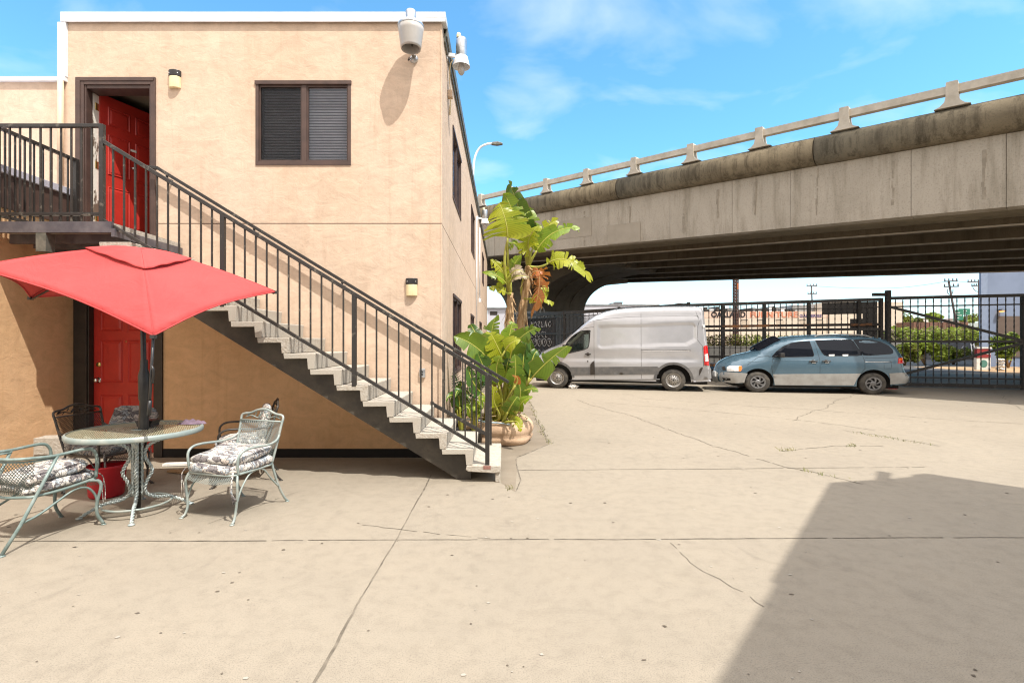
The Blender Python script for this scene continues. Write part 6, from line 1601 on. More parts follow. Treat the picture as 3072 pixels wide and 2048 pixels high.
def banana_leaf(parent, base, p0, p1, p2, width, mblade, facing=(0.0, -1.0, 0.25), tears=6, fold=0.25, seed=0, mrib=None, droop=0.12, rag=0.02):
    """petiole base->p0, blade along the curve p0,p1,p2 with torn sides"""
    rnd = random.Random(seed)
    base, p0, p1, p2 = (Vector(q) if q is not None else None for q in (base, p0, p1, p2))
    L = (p1-p0).length + (p2-p1).length; NN = 26
    mid = bez(p0, p1*2-(p0+p2)*0.5, p2, NN)
    fc = Vector(facing).normalized()
    def frame(t):
        i = min(NN-1, max(0, int(t*NN))); f = t*NN-i
        P = mid[i].lerp(mid[i+1], f); T = (mid[i+1]-mid[i]).normalized()
        S = T.cross(fc); S = S.normalized() if S.length > 1e-3 else Vector((1, 0, 0))
        return P, T, S, S.cross(T)
    def hw(t): return width*0.5*(min(1, t/0.16)**0.6)*(max(0.0, 1-t)**0.42)*(1.0+0.0*t)*(1.08 if t < 0.6 else 1.0)
    mb = MB()
    for sd in (-1, 1):
        br_ = sorted([0.0] + [rnd.uniform(0.06, 0.94) for _ in range(int(tears*1.6)+1)] + [1.0])
        for a, b in zip(br_, br_[1:]):
            if b-a < 0.012: continue
            dz = rnd.uniform(-0.5, 1.0)*droop; sh = rnd.uniform(-rag, rag)*2; sk = rnd.uniform(-0.02, 0.09)+0.03
            nr = max(2, int((b-a)*24)); vs, uv = [], []
            for i in range(nr+1):
                t_ = a+(b-a)*i/nr
                for j in range(5):
                    s_ = j/4; tm = (a+b)/2; tt = tm+(t_-tm)*(1-0.16*s_*s_) 
                    P, T, S, Nn = frame(min(0.9999, max(0, tt)))
                    h = hw(min(0.999, tt))
                    p = P + S*sd*h*s_*math.cos(fold) + Nn*(h*s_*math.sin(fold) - dz*width*s_*s_*1.2) + T*(sk*s_*L*0.6 + sh*s_*s_)
                    p.z -= droop*0.5*width*s_*s_
                    vs.append(p); uv.append((tt*L/1.4, sd*s_))
            mb.add(vs, [(i*5+j, i*5+j+1, (i+1)*5+j+1, (i+1)*5+j) for i in range(nr) for j in range(4)], 0, True, uv)
    mb.tube([m_ - frame(min(.999, i/NN))[3]*0.004 for i, m_ in enumerate(mid)], [0.014*(1-0.8*i/NN)+0.002 for i in range(NN+1)], 6, mi=1)
    if base is not None:
        q = (mid[1]-mid[0]).normalized(); c_ = p0 - q*(p0-base).length*0.55
        pt = bez(base, c_, p0, 10)
        mb.tube(pt, [0.030-0.015*i/10 for i in range(11)], 7, mi=1)
    return mb.build('leaf', [mblade, mrib or M_rib], parent, recalc=False)
bp_ = empty('bird_of_paradise_plant', (-0.08, 7.95, 0.30), 'tall banana like plant with torn yellow green leaves and brown trunks by the stairs', 'plant')
def c2(cx, cy, Y): return at(1300+cx/1.742, 500+cy/1.742, Y)
mb = MB()
tk = [spline([c2(430, 1290, 7.9), c2(405, 1000, 7.95), c2(400, 780, 8.0), c2(402, 660, 8.0)], 8), spline([c2(425, 1290, 8.05), c2(440, 1000, 8.15), c2(465, 760, 8.2), c2(490, 610, 8.2), c2(495, 520, 8.2)], 8)]
for q, r0 in zip(tk, (0.085, 0.085)):
    t_ = MB(); n = len(q); random.seed(5)
    t_.tube(q, [r0*(1-0.45*i/(n-1))*(1+0.10*math.sin(i*1.9)) for i in range(n)], 14)
    for k in range(70):                           # hanging sheath strips
        i = random.randrange(2, n-1); a = random.uniform(0, 6.28); rr = r0*(1-0.45*i/n)
        o_ = Vector((math.cos(a)*rr*1.02, math.sin(a)*rr*1.02, 0)); l_ = random.uniform(0.10, 0.34)
        e_ = Vector((math.cos(a), math.sin(a), 0))*random.uniform(0.01, 0.09)
        tw = Vector((-math.sin(a), math.cos(a), 0))*random.uniform(0.010, 0.026)
        A_ = q[i]+o_; B_ = A_+e_*0.4+Vector((0, 0, -l_*0.5)); C_ = A_+e_+Vector((0, 0, -l_))
        t_.add([A_-tw, A_+tw, B_-tw*0.8, B_+tw*0.8, C_-tw*0.25, C_+tw*0.25], [(0,1,3,2), (2,3,5,4)], 0, True)
    t_.build('trunk', M_fibre, bp_, recalc=False)
S1, S2 = tk[0][-1], tk[1][-1]
L_ = [  # base, p0, p1, p2, width, material, facing, tears, fold
 (S2, c2(480,400,8.15), c2(452,240,8.1), c2(398,92,8.1), 0.52, M_leaf_d, (-0.35,-1,0.1), 5, 0.35),
 (S1, c2(388,372,7.75), c2(378,285,7.7), c2(345,190,7.75), 0.78, M_leaf_y, (0.05,-1,0.2), 8, 0.12),
 (S1, c2(395,360,7.85), c2(410,240,7.9), c2(365,140,7.9), 0.50, M_leaf, (-0.2,-1,0.4), 5, 0.25),
 (S2, c2(490,400,8.1), c2(500,290,8.1), c2(478,205,8.15), 0.45, M_leaf, (0.2,-1,0.2), 5, 0.3),
 (S2, c2(540,440,8.1), c2(630,345,8.05), c2(760,316,8.05), 0.36, M_leaf, (0.1,-1,0.55), 6, 0.35),
 (S2, c2(520,430,8.2), c2(585,330,8.3), c2(640,282,8.35), 0.34, M_leaf_y, (0.2,-1,0.3), 5, 0.3),
 (S2, c2(500,440,8.0), c2(500,380,7.85), c2(545,310,7.8), 0.38, M_leaf_y, (0.0,-1,0.5), 5, 0.2),
 (S2, c2(470,430,8.0), c2(425,400,7.85), c2(400,425,7.8), 0.22, M_leaf, (0.0,-1,0.9), 4, 0.2),
 (S2, c2(600,505,8.05), c2(705,490,7.95), c2(820,585,7.9), 0.36, M_leaf_y, (0.15,-1,0.45), 9, 0.3),
 (S1, c2(385,590,7.9), c2(345,525,7.85), c2(300,488,7.85), 0.27, M_leaf_y, (-0.1,-1,0.5), 5, 0.3),
 (S1, c2(380,610,7.9), c2(330,570,7.8), c2(262,556,7.8), 0.20, M_leaf, (0.0,-1,0.7), 4, 0.3),
 (S1, c2(385,660,7.9), c2(340,640,7.85), c2(292,628,7.85), 0.18, M_leaf_y, (0.0,-1,0.7), 4, 0.3),
 (S1, c2(405,600,8.05), c2(420,520,8.1), c2(460,462,8.1), 0.30, M_leaf, (0.1,-1,0.3), 4, 0.3),
 (S1, c2(385,600,7.95), c2(360,590,7.9), c2(340,650,7.9), 0.20, M_leaf_y, (0.2,-1,0.4), 4, 0.3),
 (S2, c2(505,690,8.1), c2(565,690,8.0), c2(622,720,7.95), 0.22, M_leaf_y, (0.1,-1,0.8), 4, 0.3),
 (S2, c2(575,620,8.1), c2(580,660,8.05), c2(560,700,8.05), 0.16, M_leaf_y, (0.1,-1,0.3), 3, 0.3),
 (S1, c2(400,570,7.85), c2(440,540,7.75), c2(478,560,7.75), 0.20, M_leaf_p, (0.0,-1,0.6), 5, 0.4),
 (S1, c2(410,590,7.8), c2(450,570,7.7), c2(500,580,7.7), 0.15, M_leaf_p, (0.0,-1,0.4), 5, 0.4),
]
for k, (b_, p0, p1, p2, w_, m_, f_, tr_, fo_) in enumerate(L_):
    banana_leaf(bp_, b_, p0, p1, p2, w_, m_, f_, tr_, fo_, seed=k+1)
banana_leaf(bp_, S2, c2(540,548,7.95), c2(555,600,7.9), c2(530,748,7.9), 0.36, M_leaf_o, (0.2,-1,0.0), 16, 0.5, seed=40, mrib=M_rib_o, droop=0.25, rag=0.05)
banana_leaf(bp_, None, c2(515,555,7.85), c2(545,545,7.8), c2(575,552,7.8), 0.16, M_leaf_o, (0.0,-1,0.4), 4, 0.4, seed=41, mrib=M_rib_o)
G = lambda x, y=0.0: Vector((-0.10+x, 7.95+y, 0.32))
L2 = [
 (G(-.15), c2(345,1010,7.75), c2(305,905,7.75), c2(325,785,7.8), 0.46, M_leaf_m, (-0.4,-1,0.1), 4, 0.30),
 (G(-.2), c2(290,1010,7.55), c2(205,930,7.45), c2(108,885,7.4), 0.50, M_leaf_m, (0.1,-1,0.5), 3, 0.30),
 (G(-.2,.1), c2(250,930,7.9), c2(215,860,8.0), c2(195,825,8.0), 0.26, M_leaf_d, (0.3,-1,0.3), 3, 0.3),
 (G(-.05), c2(370,1020,7.6), c2(330,930,7.55), c2(300,870,7.55), 0.44, M_leaf_y, (0.1,-1,0.2), 5, 0.2),
 (G(.0), c2(385,1000,7.7), c2(395,900,7.7), c2(415,812,7.75), 0.40, M_leaf, (0.2,-1,0.1), 4, 0.3),
 (G(.05), c2(400,1010,7.6), c2(440,910,7.55), c2(540,840,7.5), 0.38, M_leaf_m, (0.35,-1,0.35), 4, 0.3),
 (G(.0,-.1), c2(375,960,7.45), c2(410,920,7.4), c2(455,905,7.4), 0.26, M_leaf_y, (0.0,-1,0.7), 3, 0.2),
 (G(.12), c2(470,1130,7.6), c2(470,1010,7.6), c2(490,900,7.65), 0.34, M_leaf_d, (0.5,-1,0.1), 3, 0.25),
 (G(.18), c2(490,1110,7.7), c2(510,1010,7.75), c2(505,910,7.8), 0.28, M_leaf_d, (-0.4,-1,0.1), 3, 0.25),
 (G(.18,-.1), c2(515,1105,7.45), c2(590,1025,7.35), c2(699,936,7.25), 0.40, M_leaf_m, (0.0,-1,0.45), 2, 0.25),
 (G(.15,-.2), c2(440,1270,7.3), c2(470,1225,7.25), c2(515,1205,7.2), 0.20, M_leaf, (0.1,-1,0.9), 3, 0.3),
 (G(.1,-.25), c2(390,1280,7.3), c2(415,1235,7.25), c2(440,1200,7.25), 0.26, M_leaf_m, (0.1,-1,0.2), 3, 0.2),
 (G(.2), c2(465,1180,7.5), c2(505,1160,7.45), c2(548,1165,7.4), 0.20, M_leaf_m, (0.1,-1,0.8), 2, 0.3),
 (G(.15,-.3), c2(420,1330,7.25), c2(445,1340,7.2), c2(450,1380,7.15), 0.18, M_leaf_y, (0.3,-1,0.1), 2, 0.3),
 (G(-.1,-.1), c2(300,1130,7.5), c2(260,1040,7.45), c2(235,980,7.4), 0.36, M_leaf_d, (0.3,-1,0.2), 3, 0.3),
 (G(-.05,-.1), c2(345,1150,7.5), c2(330,1060,7.45), c2(350,990,7.4), 0.34, M_leaf, (-0.2,-1,0.2), 3, 0.3),
 (G(.05,-.1), c2(415,1160,7.5), c2(430,1070,7.45), c2(425,980,7.45), 0.36, M_leaf_m, (0.3,-1,0.2), 4, 0.3),
 (G(-.15,-.1), c2(250,1180,7.5), c2(205,1120,7.4), c2(180,1040,7.4), 0.30, M_leaf_d, (0.4,-1,0.3), 3, 0.3),
 (G(-.05,-.2), c2(330,1260,7.35), c2(315,1210,7.3), c2(320,1150,7.3), 0.24, M_leaf_y, (0.1,-1,0.1), 3, 0.3),
 (G(.1,-.1), c2(445,1230,7.4), c2(455,1170,7.35), c2(440,1110,7.35), 0.26, M_leaf_m, (0.3,-1,0.1), 3, 0.3),
 (G(.0), c2(380,1090,7.55), c2(385,1040,7.5), c2(395,1000,7.5), 0.28, M_leaf_d, (-0.3,-1,0.2), 3, 0.3),
 (G(.2), c2(500,1100,7.6), c2(520,1000,7.6), c2(545,960,7.65), 0.25, M_leaf_d, (0.3,-1,0.3), 3, 0.3),
 (G(.08,-.15), c2(430,1140,7.3), c2(440,1110,7.28), c2(425,1090,7.25), 0.12, M_leaf_o, (0.3,-1,0.1), 3, 0.3),
]
for k, (b_, p0, p1, p2, w_, m_, f_, tr_, fo_) in enumerate(L2):
    banana_leaf(bp_, b_, p0, p1, p2, w_, m_, f_, tr_, fo_, seed=k+100, droop=0.08)
random.seed(31)
for k in range(12):                                # bare stalks and dead stubs at the base
    a = random.uniform(0, 6.28); r = random.uniform(0.03, 0.28); b_ = pc_+Vector((r*math.cos(a), r*math.sin(a)*0.8, 0.31))
    mb = MB(); tip = b_+Vector((random.uniform(-.12, .12), random.uniform(-.1, .1), random.uniform(0.35, 0.95)))
    mb.tube(bez(b_, b_.lerp(tip, .5)+Vector((random.uniform(-.05, .05), 0, 0)), tip, 6), [0.034, 0.032, 0.030, 0.026, 0.022, 0.018, 0.012], 7)
    mb.build('stalk', M_rib if k % 3 else M_fibre, bp_)
# small plants in nursery pots between stairs and planter
def pot_plant(label, x, y, h, n, m, seed, spread):
    rnd = random.Random(seed)
    t = empty('potted_plant', (x, y, 0), label, 'potted plant')
    mb = MB(); mb.lathe([(0.0, 0.01), (0.09, 0.01), (0.095, 0.0), (0.13, 0.22), (0.14, 0.23), (0.14, 0.255), (0.125, 0.25), (0.11, 0.20), (0.0, 0.20)], (x, y, 0), 22); mb.build('pot', M_black_plastic, t)
    for k in range(n):
        a = rnd.uniform(0, 6.28); s = Vector((x, y, 0.2)); d_ = Vector((math.cos(a), math.sin(a), 0))*spread*rnd.uniform(.4, 1)
        hh = h*rnd.uniform(.55, 1)
        banana_leaf(t, s, s+d_*0.35+Vector((0, 0, hh*0.6)), s+d_*0.7+Vector((0, 0, hh*0.95)), s+d_*1.2+Vector((0, 0, hh*0.85)), rnd.uniform(.10, .17), m, (d_.x*0.3, -1, 0.6), 1, 0.3, seed=seed*50+k)
pot_plant('small broad leaved plant in a black pot between the steps and the wall', -0.62, 7.55, 0.75, 9, M_leaf_d, 3, 0.28)
pot_plant('leafy plant in a black pot beside the round planter', -0.42, 7.35, 0.55, 8, M_leaf, 4, 0.26)
fp = empty('palm_seedling', (-0.66, 8.2, 0), 'small dark feathery palm against the side wall behind the railing', 'palm')
random.seed(8)
mb = MB(); mb.lathe([(0.0, 0.0), (0.10, 0.0), (0.13, 0.24), (0.12, 0.25), (0.1, 0.2), (0, 0.2)], (-0.66, 8.2, 0), 20); mb.build('pot', M_black_plastic, fp)
for k in range(9):
    a = random.uniform(0, 6.28); s = Vector((-0.62, 8.15, 0.22)); e_ = s+Vector((0.30*math.cos(a)+.05, 0.25*math.sin(a), random.uniform(0.6, 1.05))); c_ = s.lerp(e_, .5)+Vector((0, 0, .25))
    q = bez(s, c_, e_, 14); mb = MB(); mb.tube(q, 0.006, 5)
    for i in range(3, 15):
        for sd in (-1, 1):
            T = (q[min(14, i+1)]-q[i-1]).normalized(); S = T.cross(Vector((0, -1, .3))).normalized()*sd
            p = q[i]; l_ = 0.16*(1-abs(i-8)/14)
            mb.add([p-T*.008, p+T*.008, p+S*l_+T*l_*.5-Vector((0, 0, .03))], [(0,1,2)], 0, True)
    mb.build('frond', mat('palm_green', (0.035, 0.09, 0.03), 0.5) if k == 0 else bpy.data.materials['palm_green'], fp, recalc=False)
# weeds in the pavement joints
random.seed(12)
M_weed = mat('weed_green', (0.13, 0.15, 0.05), 0.8, 0, (0.30, 0.26, 0.13), 9)
mb = MB()
wl = EDGES[0]*1 + [] 
lines = [(EDGES[0][0], EDGES[0][1], 90), (EDGES[0][1], EDGES[0][2], 120), (gnd(2338,1352), gnd(2385,1350), 40), (gnd(2560,1298), gnd(2790,1335), 70), (gnd(2545,1340), gnd(2570,1337), 25), (gnd(1515,1468), gnd(1540,1466), 16), (gnd(2400,1410), gnd(2560,1442), 30), (gnd(1460,1345), gnd(1500,1350), 14)]
for a_, b_, n_ in lines:
    for k in range(int(n_*0.6)):
        f = random.random(); x = a_[0]+(b_[0]-a_[0])*f+random.gauss(0, .03); y = a_[1]+(b_[1]-a_[1])*f+random.gauss(0, .03)
        h = random.uniform(.015, .055); dx_, dy_ = random.gauss(0, .03), random.gauss(0, .03)
        w_ = random.uniform(.003, .006)
        mb.add([(x-w_, y, 0.0), (x+w_, y, 0.0), (x+dx_*.5+w_*.6, y+dy_*.5, h*.7), (x+dx_, y+dy_, h)], [(0,1,2), (0,2,3)], 0, True)
prop(mb.build('weeds', M_weed, recalc=False), 'weeds growing in the pavement cracks', kind='stuff')

# ------------------------------------------------------------------ the far side of the road
def boxthing(name, label, cat, x0, x1, y0, y1, z1, m, z0=0.0):
    e = empty(name, ((x0+x1)/2, y0, z0), label, cat)
    mb = MB(); mb.box(x0, x1, y0, y1, z0, z1); mb.build('wall', m, e)
    return e
def text(s, loc, size, m, parent, bold=0.02, rz=0, sx=1.0, name='lettering', width=None):
    c = bpy.data.curves.new(name, 'FONT'); c.body = s; c.size = size; c.extrude = 0.015; c.offset = bold; c.align_x = 'LEFT'
    o = bpy.data.objects.new(name, c); COL.objects.link(o); bpy.context.view_layer.update()
    me = bpy.data.meshes.new_from_object(o.evaluated_get(bpy.context.evaluated_depsgraph_get()))
    bpy.data.objects.remove(o)
    if width: xs = [v.co.x for v in me.vertices]; sx = width/(max(xs)-min(xs))
    me.materials.clear(); me.materials.append(m)
    M = Matrix.Translation(loc) @ Matrix.Rotation(rz, 4, 'Z') @ Matrix.Rotation(R(90), 4, 'X') @ Matrix.Diagonal((sx, 1, 1, 1))
    me.transform(M); o = bpy.data.objects.new(name, me); COL.objects.link(o)
    o.parent = parent; o.matrix_parent_inverse = Matrix.Translation(parent.location).inverted() if parent.parent is None else Matrix.Identity(4)
    return o
M_cream_wall = mat('cream_render', (0.66, 0.56, 0.45), 0.9, 0, (0.58, 0.49, 0.39), 0.6)
M_lilac_wall = mat('pale_lilac_wall', (0.52, 0.52, 0.57), 0.9, 0, (0.46, 0.46, 0.50), 0.5)
M_grey_unit = mat('grey_rooftop_metal', (0.28, 0.28, 0.28), 0.6, 0.2, (0.16, 0.16, 0.16), 1.5)
M_peach = mat('peach_band_paint', (0.68, 0.50, 0.39), 0.9, 0, (0.62, 0.46, 0.36), 0.8)
YS = 70.0
def X_(px, Y=YS): return (px-CX)*Y/F
def Z_(py, Y=YS): return EYE+(CY-py)*Y/F
fs_ = empty('furniture_store', (X_(2300), YS, 0), 'long cream store with painted lettering and rooftop units beyond the black fence', 'building')
mb = MB(); mb.box(X_(1985), X_(2485), YS, YS+26, 0, Z_(934)); mb.box(X_(2485)+.003, X_(2705), YS-0.3, YS+26, 0, Z_(906)); mb.build('wall', M_cream_wall, fs_)
mb = MB(); mb.box(X_(2100), X_(2486), YS-0.02, YS-0.001, Z_(954), Z_(934.5)); mb.build('painted_band', M_peach, fs_)
mb = MB()
for px in (2226, 2276, 2330, 2400, 2450): mb.box(X_(px), X_(px+22), YS-0.03, YS-0.001, Z_(985), Z_(961))
for px in (2560, 2610): mb.box(X_(px), X_(px+34), YS-0.34, YS-0.301, Z_(985), Z_(940))
mb.build('window', mat('cream_shutter', (0.52, 0.43, 0.33), 0.8), fs_)
mb = MB()
for px in (2226, 2276, 2330, 2400, 2450): mb.box(X_(px-3), X_(px+18), YS-0.06, YS-0.031, Z_(960), Z_(958.5))
mb.build('lintel', mat('dark_line_paint', (0.10, 0.08, 0.07), 0.8), fs_)
text('OAKLAND', (X_(2133), YS-0.04, Z_(951)), 1.06, mat('black_letter_paint', (0.025, 0.02, 0.02), 0.7), fs_, 0.045, width=X_(2236)-X_(2133))
text('FURNITURE', (X_(2249), YS-0.04, Z_(951)), 1.06, mat('orange_letter_paint', (0.62, 0.22, 0.12), 0.7), fs_, 0.02, width=X_(2391)-X_(2249))
text('GALLERIES', (X_(2398), YS-0.04, Z_(951)), 0.52, mat('blue_letter_paint', (0.12, 0.10, 0.22), 0.7), fs_, 0.01, width=X_(2464)-X_(2398))
random.seed(14)
px = 2118
while px < 2400:
    w = random.uniform(7, 20); h = random.uniform(5, 17)
    mb = MB(); x0, x1, zz_ = X_(px), X_(px+w), Z_(934)
    mb.box(x0, x1, YS+2, YS+4.5, zz_, zz_+h*YS/F)
    mb.box(x0+.15*(x1-x0), x1-.15*(x1-x0), YS+1.95, YS+1.999, zz_+.2*h*YS/F, zz_+.85*h*YS/F)
    mb.box(x0-.05, x1+.05, YS+1.9, YS+4.6, zz_+h*YS/F+.001, zz_+h*YS/F+.06)
    mb.build('rooftop_unit', random.choice((M_grey_unit, M_dark_trim, M_white_metal)), fs_); px += w+random.uniform(1, 6)
mb = MB(); mb.box(X_(2412), X_(2484), YS+3, YS+12, Z_(933), Z_(911)); mb.build('penthouse', M_grey_unit, fs_)
e = boxthing('warehouse', 'low pale lilac warehouse with a rooftop vent, seen right of the overpass column', 'building', X_(1560, 76), X_(1976, 76), 76, 95, Z_(917, 76), M_lilac_wall)
mb = MB(); mb.box(X_(1838, 76), X_(1872, 76), 77, 79, Z_(917, 76)+.001, Z_(907, 76)); mb.prism([(X_(1846, 76), Z_(907, 76)), (X_(1872, 76), Z_(907, 76)), (X_(1872, 76), Z_(904, 76)), (X_(1850, 76), Z_(904, 76))], 76.8, 79); mb.build('rooftop_vent', M_grey_unit, e)
mb = MB(); mb.box(X_(1560, 76)-.1, X_(1976, 76)+.1, 75.9, 76.2, Z_(917, 76)+.002, Z_(917, 76)+.18); mb.build('parapet', M_grey_unit, e)
dm_ = empty('arched_shed', (X_(2040, 82), 82, 0), 'dark arched shed roof just above the roof of the cargo van', 'shed')
mb = MB(); xc, zc_ = X_(2040, 82), Z_(922, 82)
mb.prism([(xc-1.5, 0), (xc+1.5, 0), (xc+1.5, zc_)] + [(xc+1.5*math.cos(a), zc_+0.68*math.sin(a)) for a in [math.pi*i/14 for i in range(1, 14)]] + [(xc-1.5, zc_)], 82, 92); mb.build('roof', M_dark_trim, dm_)
mb = MB(); mb.box(xc-.45, xc+.45, 81.9, 81.99, zc_+.05, zc_+.4); mb.build('window', M_lilac_wall, dm_)
e = boxthing('far_house', 'small grey and white building glimpsed between the tan wall and the banana trunks', 'house', X_(1462, 90), X_(1530, 90), 90, 98, Z_(926, 90), M_lilac_wall)
mb = MB(); mb.box(X_(1470, 90), X_(1492, 90), 89.95, 89.999, Z_(945, 90), Z_(934, 90)); mb.build('window', M_dark_trim, e)
mb = MB(); mb.box(X_(1459, 90), X_(1533, 90), 89.6, 98.3, Z_(926, 90)+.001, Z_(922.5, 90)); mb.build('roof', M_grey_unit, e)

def foliage(mb, c, r, n, size, rnd, flat=1.0, mis=(0, 1)):
    c = Vector(c)
    for k in range(n):
        while True:
            p = Vector((rnd.uniform(-1, 1), rnd.uniform(-1, 1), rnd.uniform(-1, 1)))
            if p.length < 1 and rnd.random() < 0.25+p.length: break
        q = c + Vector((p.x*r[0], p.y*r[1], p.z*r[2]))
        a = Vector((rnd.gauss(0, 1), rnd.gauss(0, 1), rnd.gauss(0, .6))).normalized(); b = a.cross(Vector((rnd.gauss(0, 1), rnd.gauss(0, 1), rnd.gauss(0, 1)))).normalized()
        s = size*rnd.uniform(.6, 1.3)
        mb.add([q-a*s, q+b*s*.55, q+a*s, q-b*s*.55], [(0,1,2,3)], rnd.choice(mis), True)
def fol_mat(name, c):
    t = NT(name); cc = t.mix(t.noise(t.coord('Object'), 1.2, 4), tuple(q*.75 for q in c), tuple(q*1.3 for q in c))
    p = t.pbr(cc, 0.6, 0, None, 0.3); tr = t.n('ShaderNodeBsdfTranslucent'); t.l(cc, tr.inputs[0])
    m = t.n('ShaderNodeMixShader'); m.inputs[0].default_value = 0.3; t.l(p, m.inputs[1]); t.l(tr.outputs[0], m.inputs[2]); return t.done(m.outputs[0])
F1, F2, F3, F4 = fol_mat('hedge_green', (0.22, 0.27, 0.035)), fol_mat('hedge_olive', (0.17, 0.165, 0.05)), fol_mat('bush_light_green', (0.25, 0.33, 0.05)), fol_mat('tree_dark_green', (0.09, 0.14, 0.035))
F5 = fol_mat('hedge_brown', (0.13, 0.085, 0.05))
rnd = random.Random(77)
hp = []
for k, (p0, p1, ms_, lb) in enumerate(((2040, 2215, (1, 2), 'brownish part of the clipped hedge behind the fence next to the van'), (2205, 2290, (0, 1), 'bright green part of the clipped hedge behind the minivan bonnet'), (2280, 2520, (0, 1), 'olive part of the clipped hedge behind the minivan roof'))):
    he = empty('hedge', (X_((p0+p1)/2, 40), 40, 0), lb, 'hedge', group='clipped hedges beyond the fence')
    mb = MB(); x = X_(p0, 40)
    while x < X_(p1, 40):
        foliage(mb, (x, 40+rnd.uniform(-.2, .2), 1.35), (0.55, 0.55, 0.78), 230, 0.10, rnd, mis=ms_); x += 0.45
    mb.build('foliage', [F1, F2, F5], he, recalc=False)
    mb = MB(); x = X_(p0, 40)+.3
    while x < X_(p1, 40): mb.tube([(x, 40, 0), (x+.05, 40, 1.3)], 0.04, 6); x += .9
    mb.build('stem', M_wood, he)
cw = boxthing('concrete_barrier', 'long low grey concrete barrier in front of the hedge', 'barrier', X_(2000, 38), X_(2560, 38), 38, 38.3, Z_(1041, 38), mat('grey_barrier', (0.20, 0.19, 0.175), 0.9, 0, (0.14, 0.135, 0.125), 1.0))
mb = MB(); mb.box(X_(2000, 38)-.02, X_(2560, 38)+.02, 37.97, 38.33, Z_(1041, 38)+.001, Z_(1041, 38)+.07); mb.build('cap', mat('barrier_cap', (0.26, 0.25, 0.23), 0.9), cw)
# riveted lattice post
lp = empty('lattice_post', (X_(2207, 45), 45, 0), 'tall rusty brown perforated lattice post rising behind the iron fence', 'post')
mb = MB(); xc = X_(2207, 45)
for dx_ in (-.15, .15):
    for dy_ in (-.15, .15): mb.bar((xc+dx_, 45+dy_, 0), (xc+dx_, 45+dy_, 13), 0.085, 0.085)
z = 0.2
while z < 12.8:
    for dy_ in (-.15, .15):
        mb.bar((xc-.13, 45+dy_, z), (xc+.13, 45+dy_, z+.22), 0.03, 0.06); mb.bar((xc+.13, 45+dy_+.01, z), (xc-.13, 45+dy_+.01, z+.22), 0.03, 0.06)
    z += 0.27
mb.build('lattice', mat('brown_lattice_iron', (0.055, 0.033, 0.03), 0.7, 0.1, (0.13, 0.05, 0.03), 1.5), lp)
mb = MB(); mb.box(xc+.02, xc+.17, 44.78, 44.8, 6.15, 6.7); mb.build('orange_plate', mat('orange_plate_paint', (0.45, 0.12, 0.03), 0.7), lp)
# utility poles and wires
M_pole = mat('utility_pole_wood', (0.06, 0.045, 0.045), 0.9, 0, (0.10, 0.075, 0.07), 2)
def upole(label, Y, pb, ptop, arms, r=0.14):
    a_, b_ = at(*pb, Y), at(*ptop, Y)
    t = empty('utility_pole', (a_.x, Y, 0), label, 'utility pole', group='wooden utility poles')
    d_ = (b_-a_).normalized(); base = a_ - d_*(a_.z/d_.z)
    mb = MB(); mb.tube([base, b_], [r, r*.75], 8); mb.build('pole', M_pole, t)
    for pl_, pr_, py_ in arms:
        p0, p1 = at(pl_, py_, Y-.12), at(pr_, py_-1, Y-.12); mb = MB(); mb.bar(p0, p1, 0.10, 0.13)
        n = 4
        for i in range(n): q = p0.lerp(p1, .04+.92*i/(n-1)); mb.lathe([(0.05, 0.0), (0.07, 0.05), (0.05, .2), (0.06, .26), (0, .28)], q+Vector((0, 0, .07)), 8)
        mb.build('crossarm', M_pole, t)
    return t
upole('distant two armed utility pole standing behind the cream store', 86, (2437, 920), (2434, 857), [(2420, 2451, 858), (2423, 2450, 882)])
mb_ = upole('leaning utility pole with a drooping cable behind the gate', 62, (2868, 966), (2846, 843), [(2833, 2872, 844), (2832, 2876, 860)])
mb = MB(); mb.tube(spline([at(2843, 868, 61.7), at(2842, 876, 61.7), at(2849, 884, 61.7), at(2857, 880, 61.7), at(2859, 868, 61.7)], 4), .04, 5); mb.build('cable_loop', M_dark_trim, mb_)
mb_ = upole('utility pole close beside the blue building corner', 72, (2938, 950), (2936, 841), [(2903, 2936, 846), (2915, 2936, 858)])
mb = MB(); mb.tube(spline([at(2918, 860, 71.8), at(2922, 868, 71.8), at(2930, 874, 71.8), at(2936, 875, 71.8)], 4), .04, 5); mb.build('cable_loop', M_dark_trim, mb_)
mb = MB(); mb.tube(spline([at(2436, 858, 86), at(2560, 864, 80), at(2680, 864, 74), at(2770, 855, 68), at(2840, 844, 62)], 6), 0.022, 4); mb.tube(spline([at(2866, 843, 62), at(2885, 845, 66), at(2905, 846, 72)], 4), 0.022, 4)
prop(mb.build('power_line', M_dark_trim), 'thin power line sagging between the utility poles', 'power line')
# blue building under the right end of the overpass
bb = empty('blue_building', (X_(2941, 31)+6, 31, 0), 'blue grey stucco building at the right edge beyond the gate', 'building')
xb = X_(2941, 31)
mb = MB(); mb.prism([(xb, 31), (xb+18, 31), (xb+24, 46), (xb*1.48, 46)], 0, 9.5, axis=2); mb.build('wall', mat('blue_grey_stucco', (0.20, 0.25, 0.36), 0.9, 0, (0.17, 0.215, 0.31), 0.8, 0.2, 20), bb)
mb = MB(); mb.box(X_(2941, 31)-.05, X_(2958, 31), 30.9, 30.999, 0, 9.4); mb.build('corner_pilaster', mat('blue_trim', (0.24, 0.30, 0.42), 0.9), bb)
mb = MB(); mb.box(X_(2990, 31), X_(3062, 31), 30.95, 30.999, 0.6, 3.1); mb.build('door', mat('brown_roller_door', (0.13, 0.095, 0.075), 0.8), bb)
wl_ = empty('wall_lamp', (X_(2997, 31), 30.99, Z_(936, 31)), 'small lit orange lamp on the blue building', 'wall lamp')
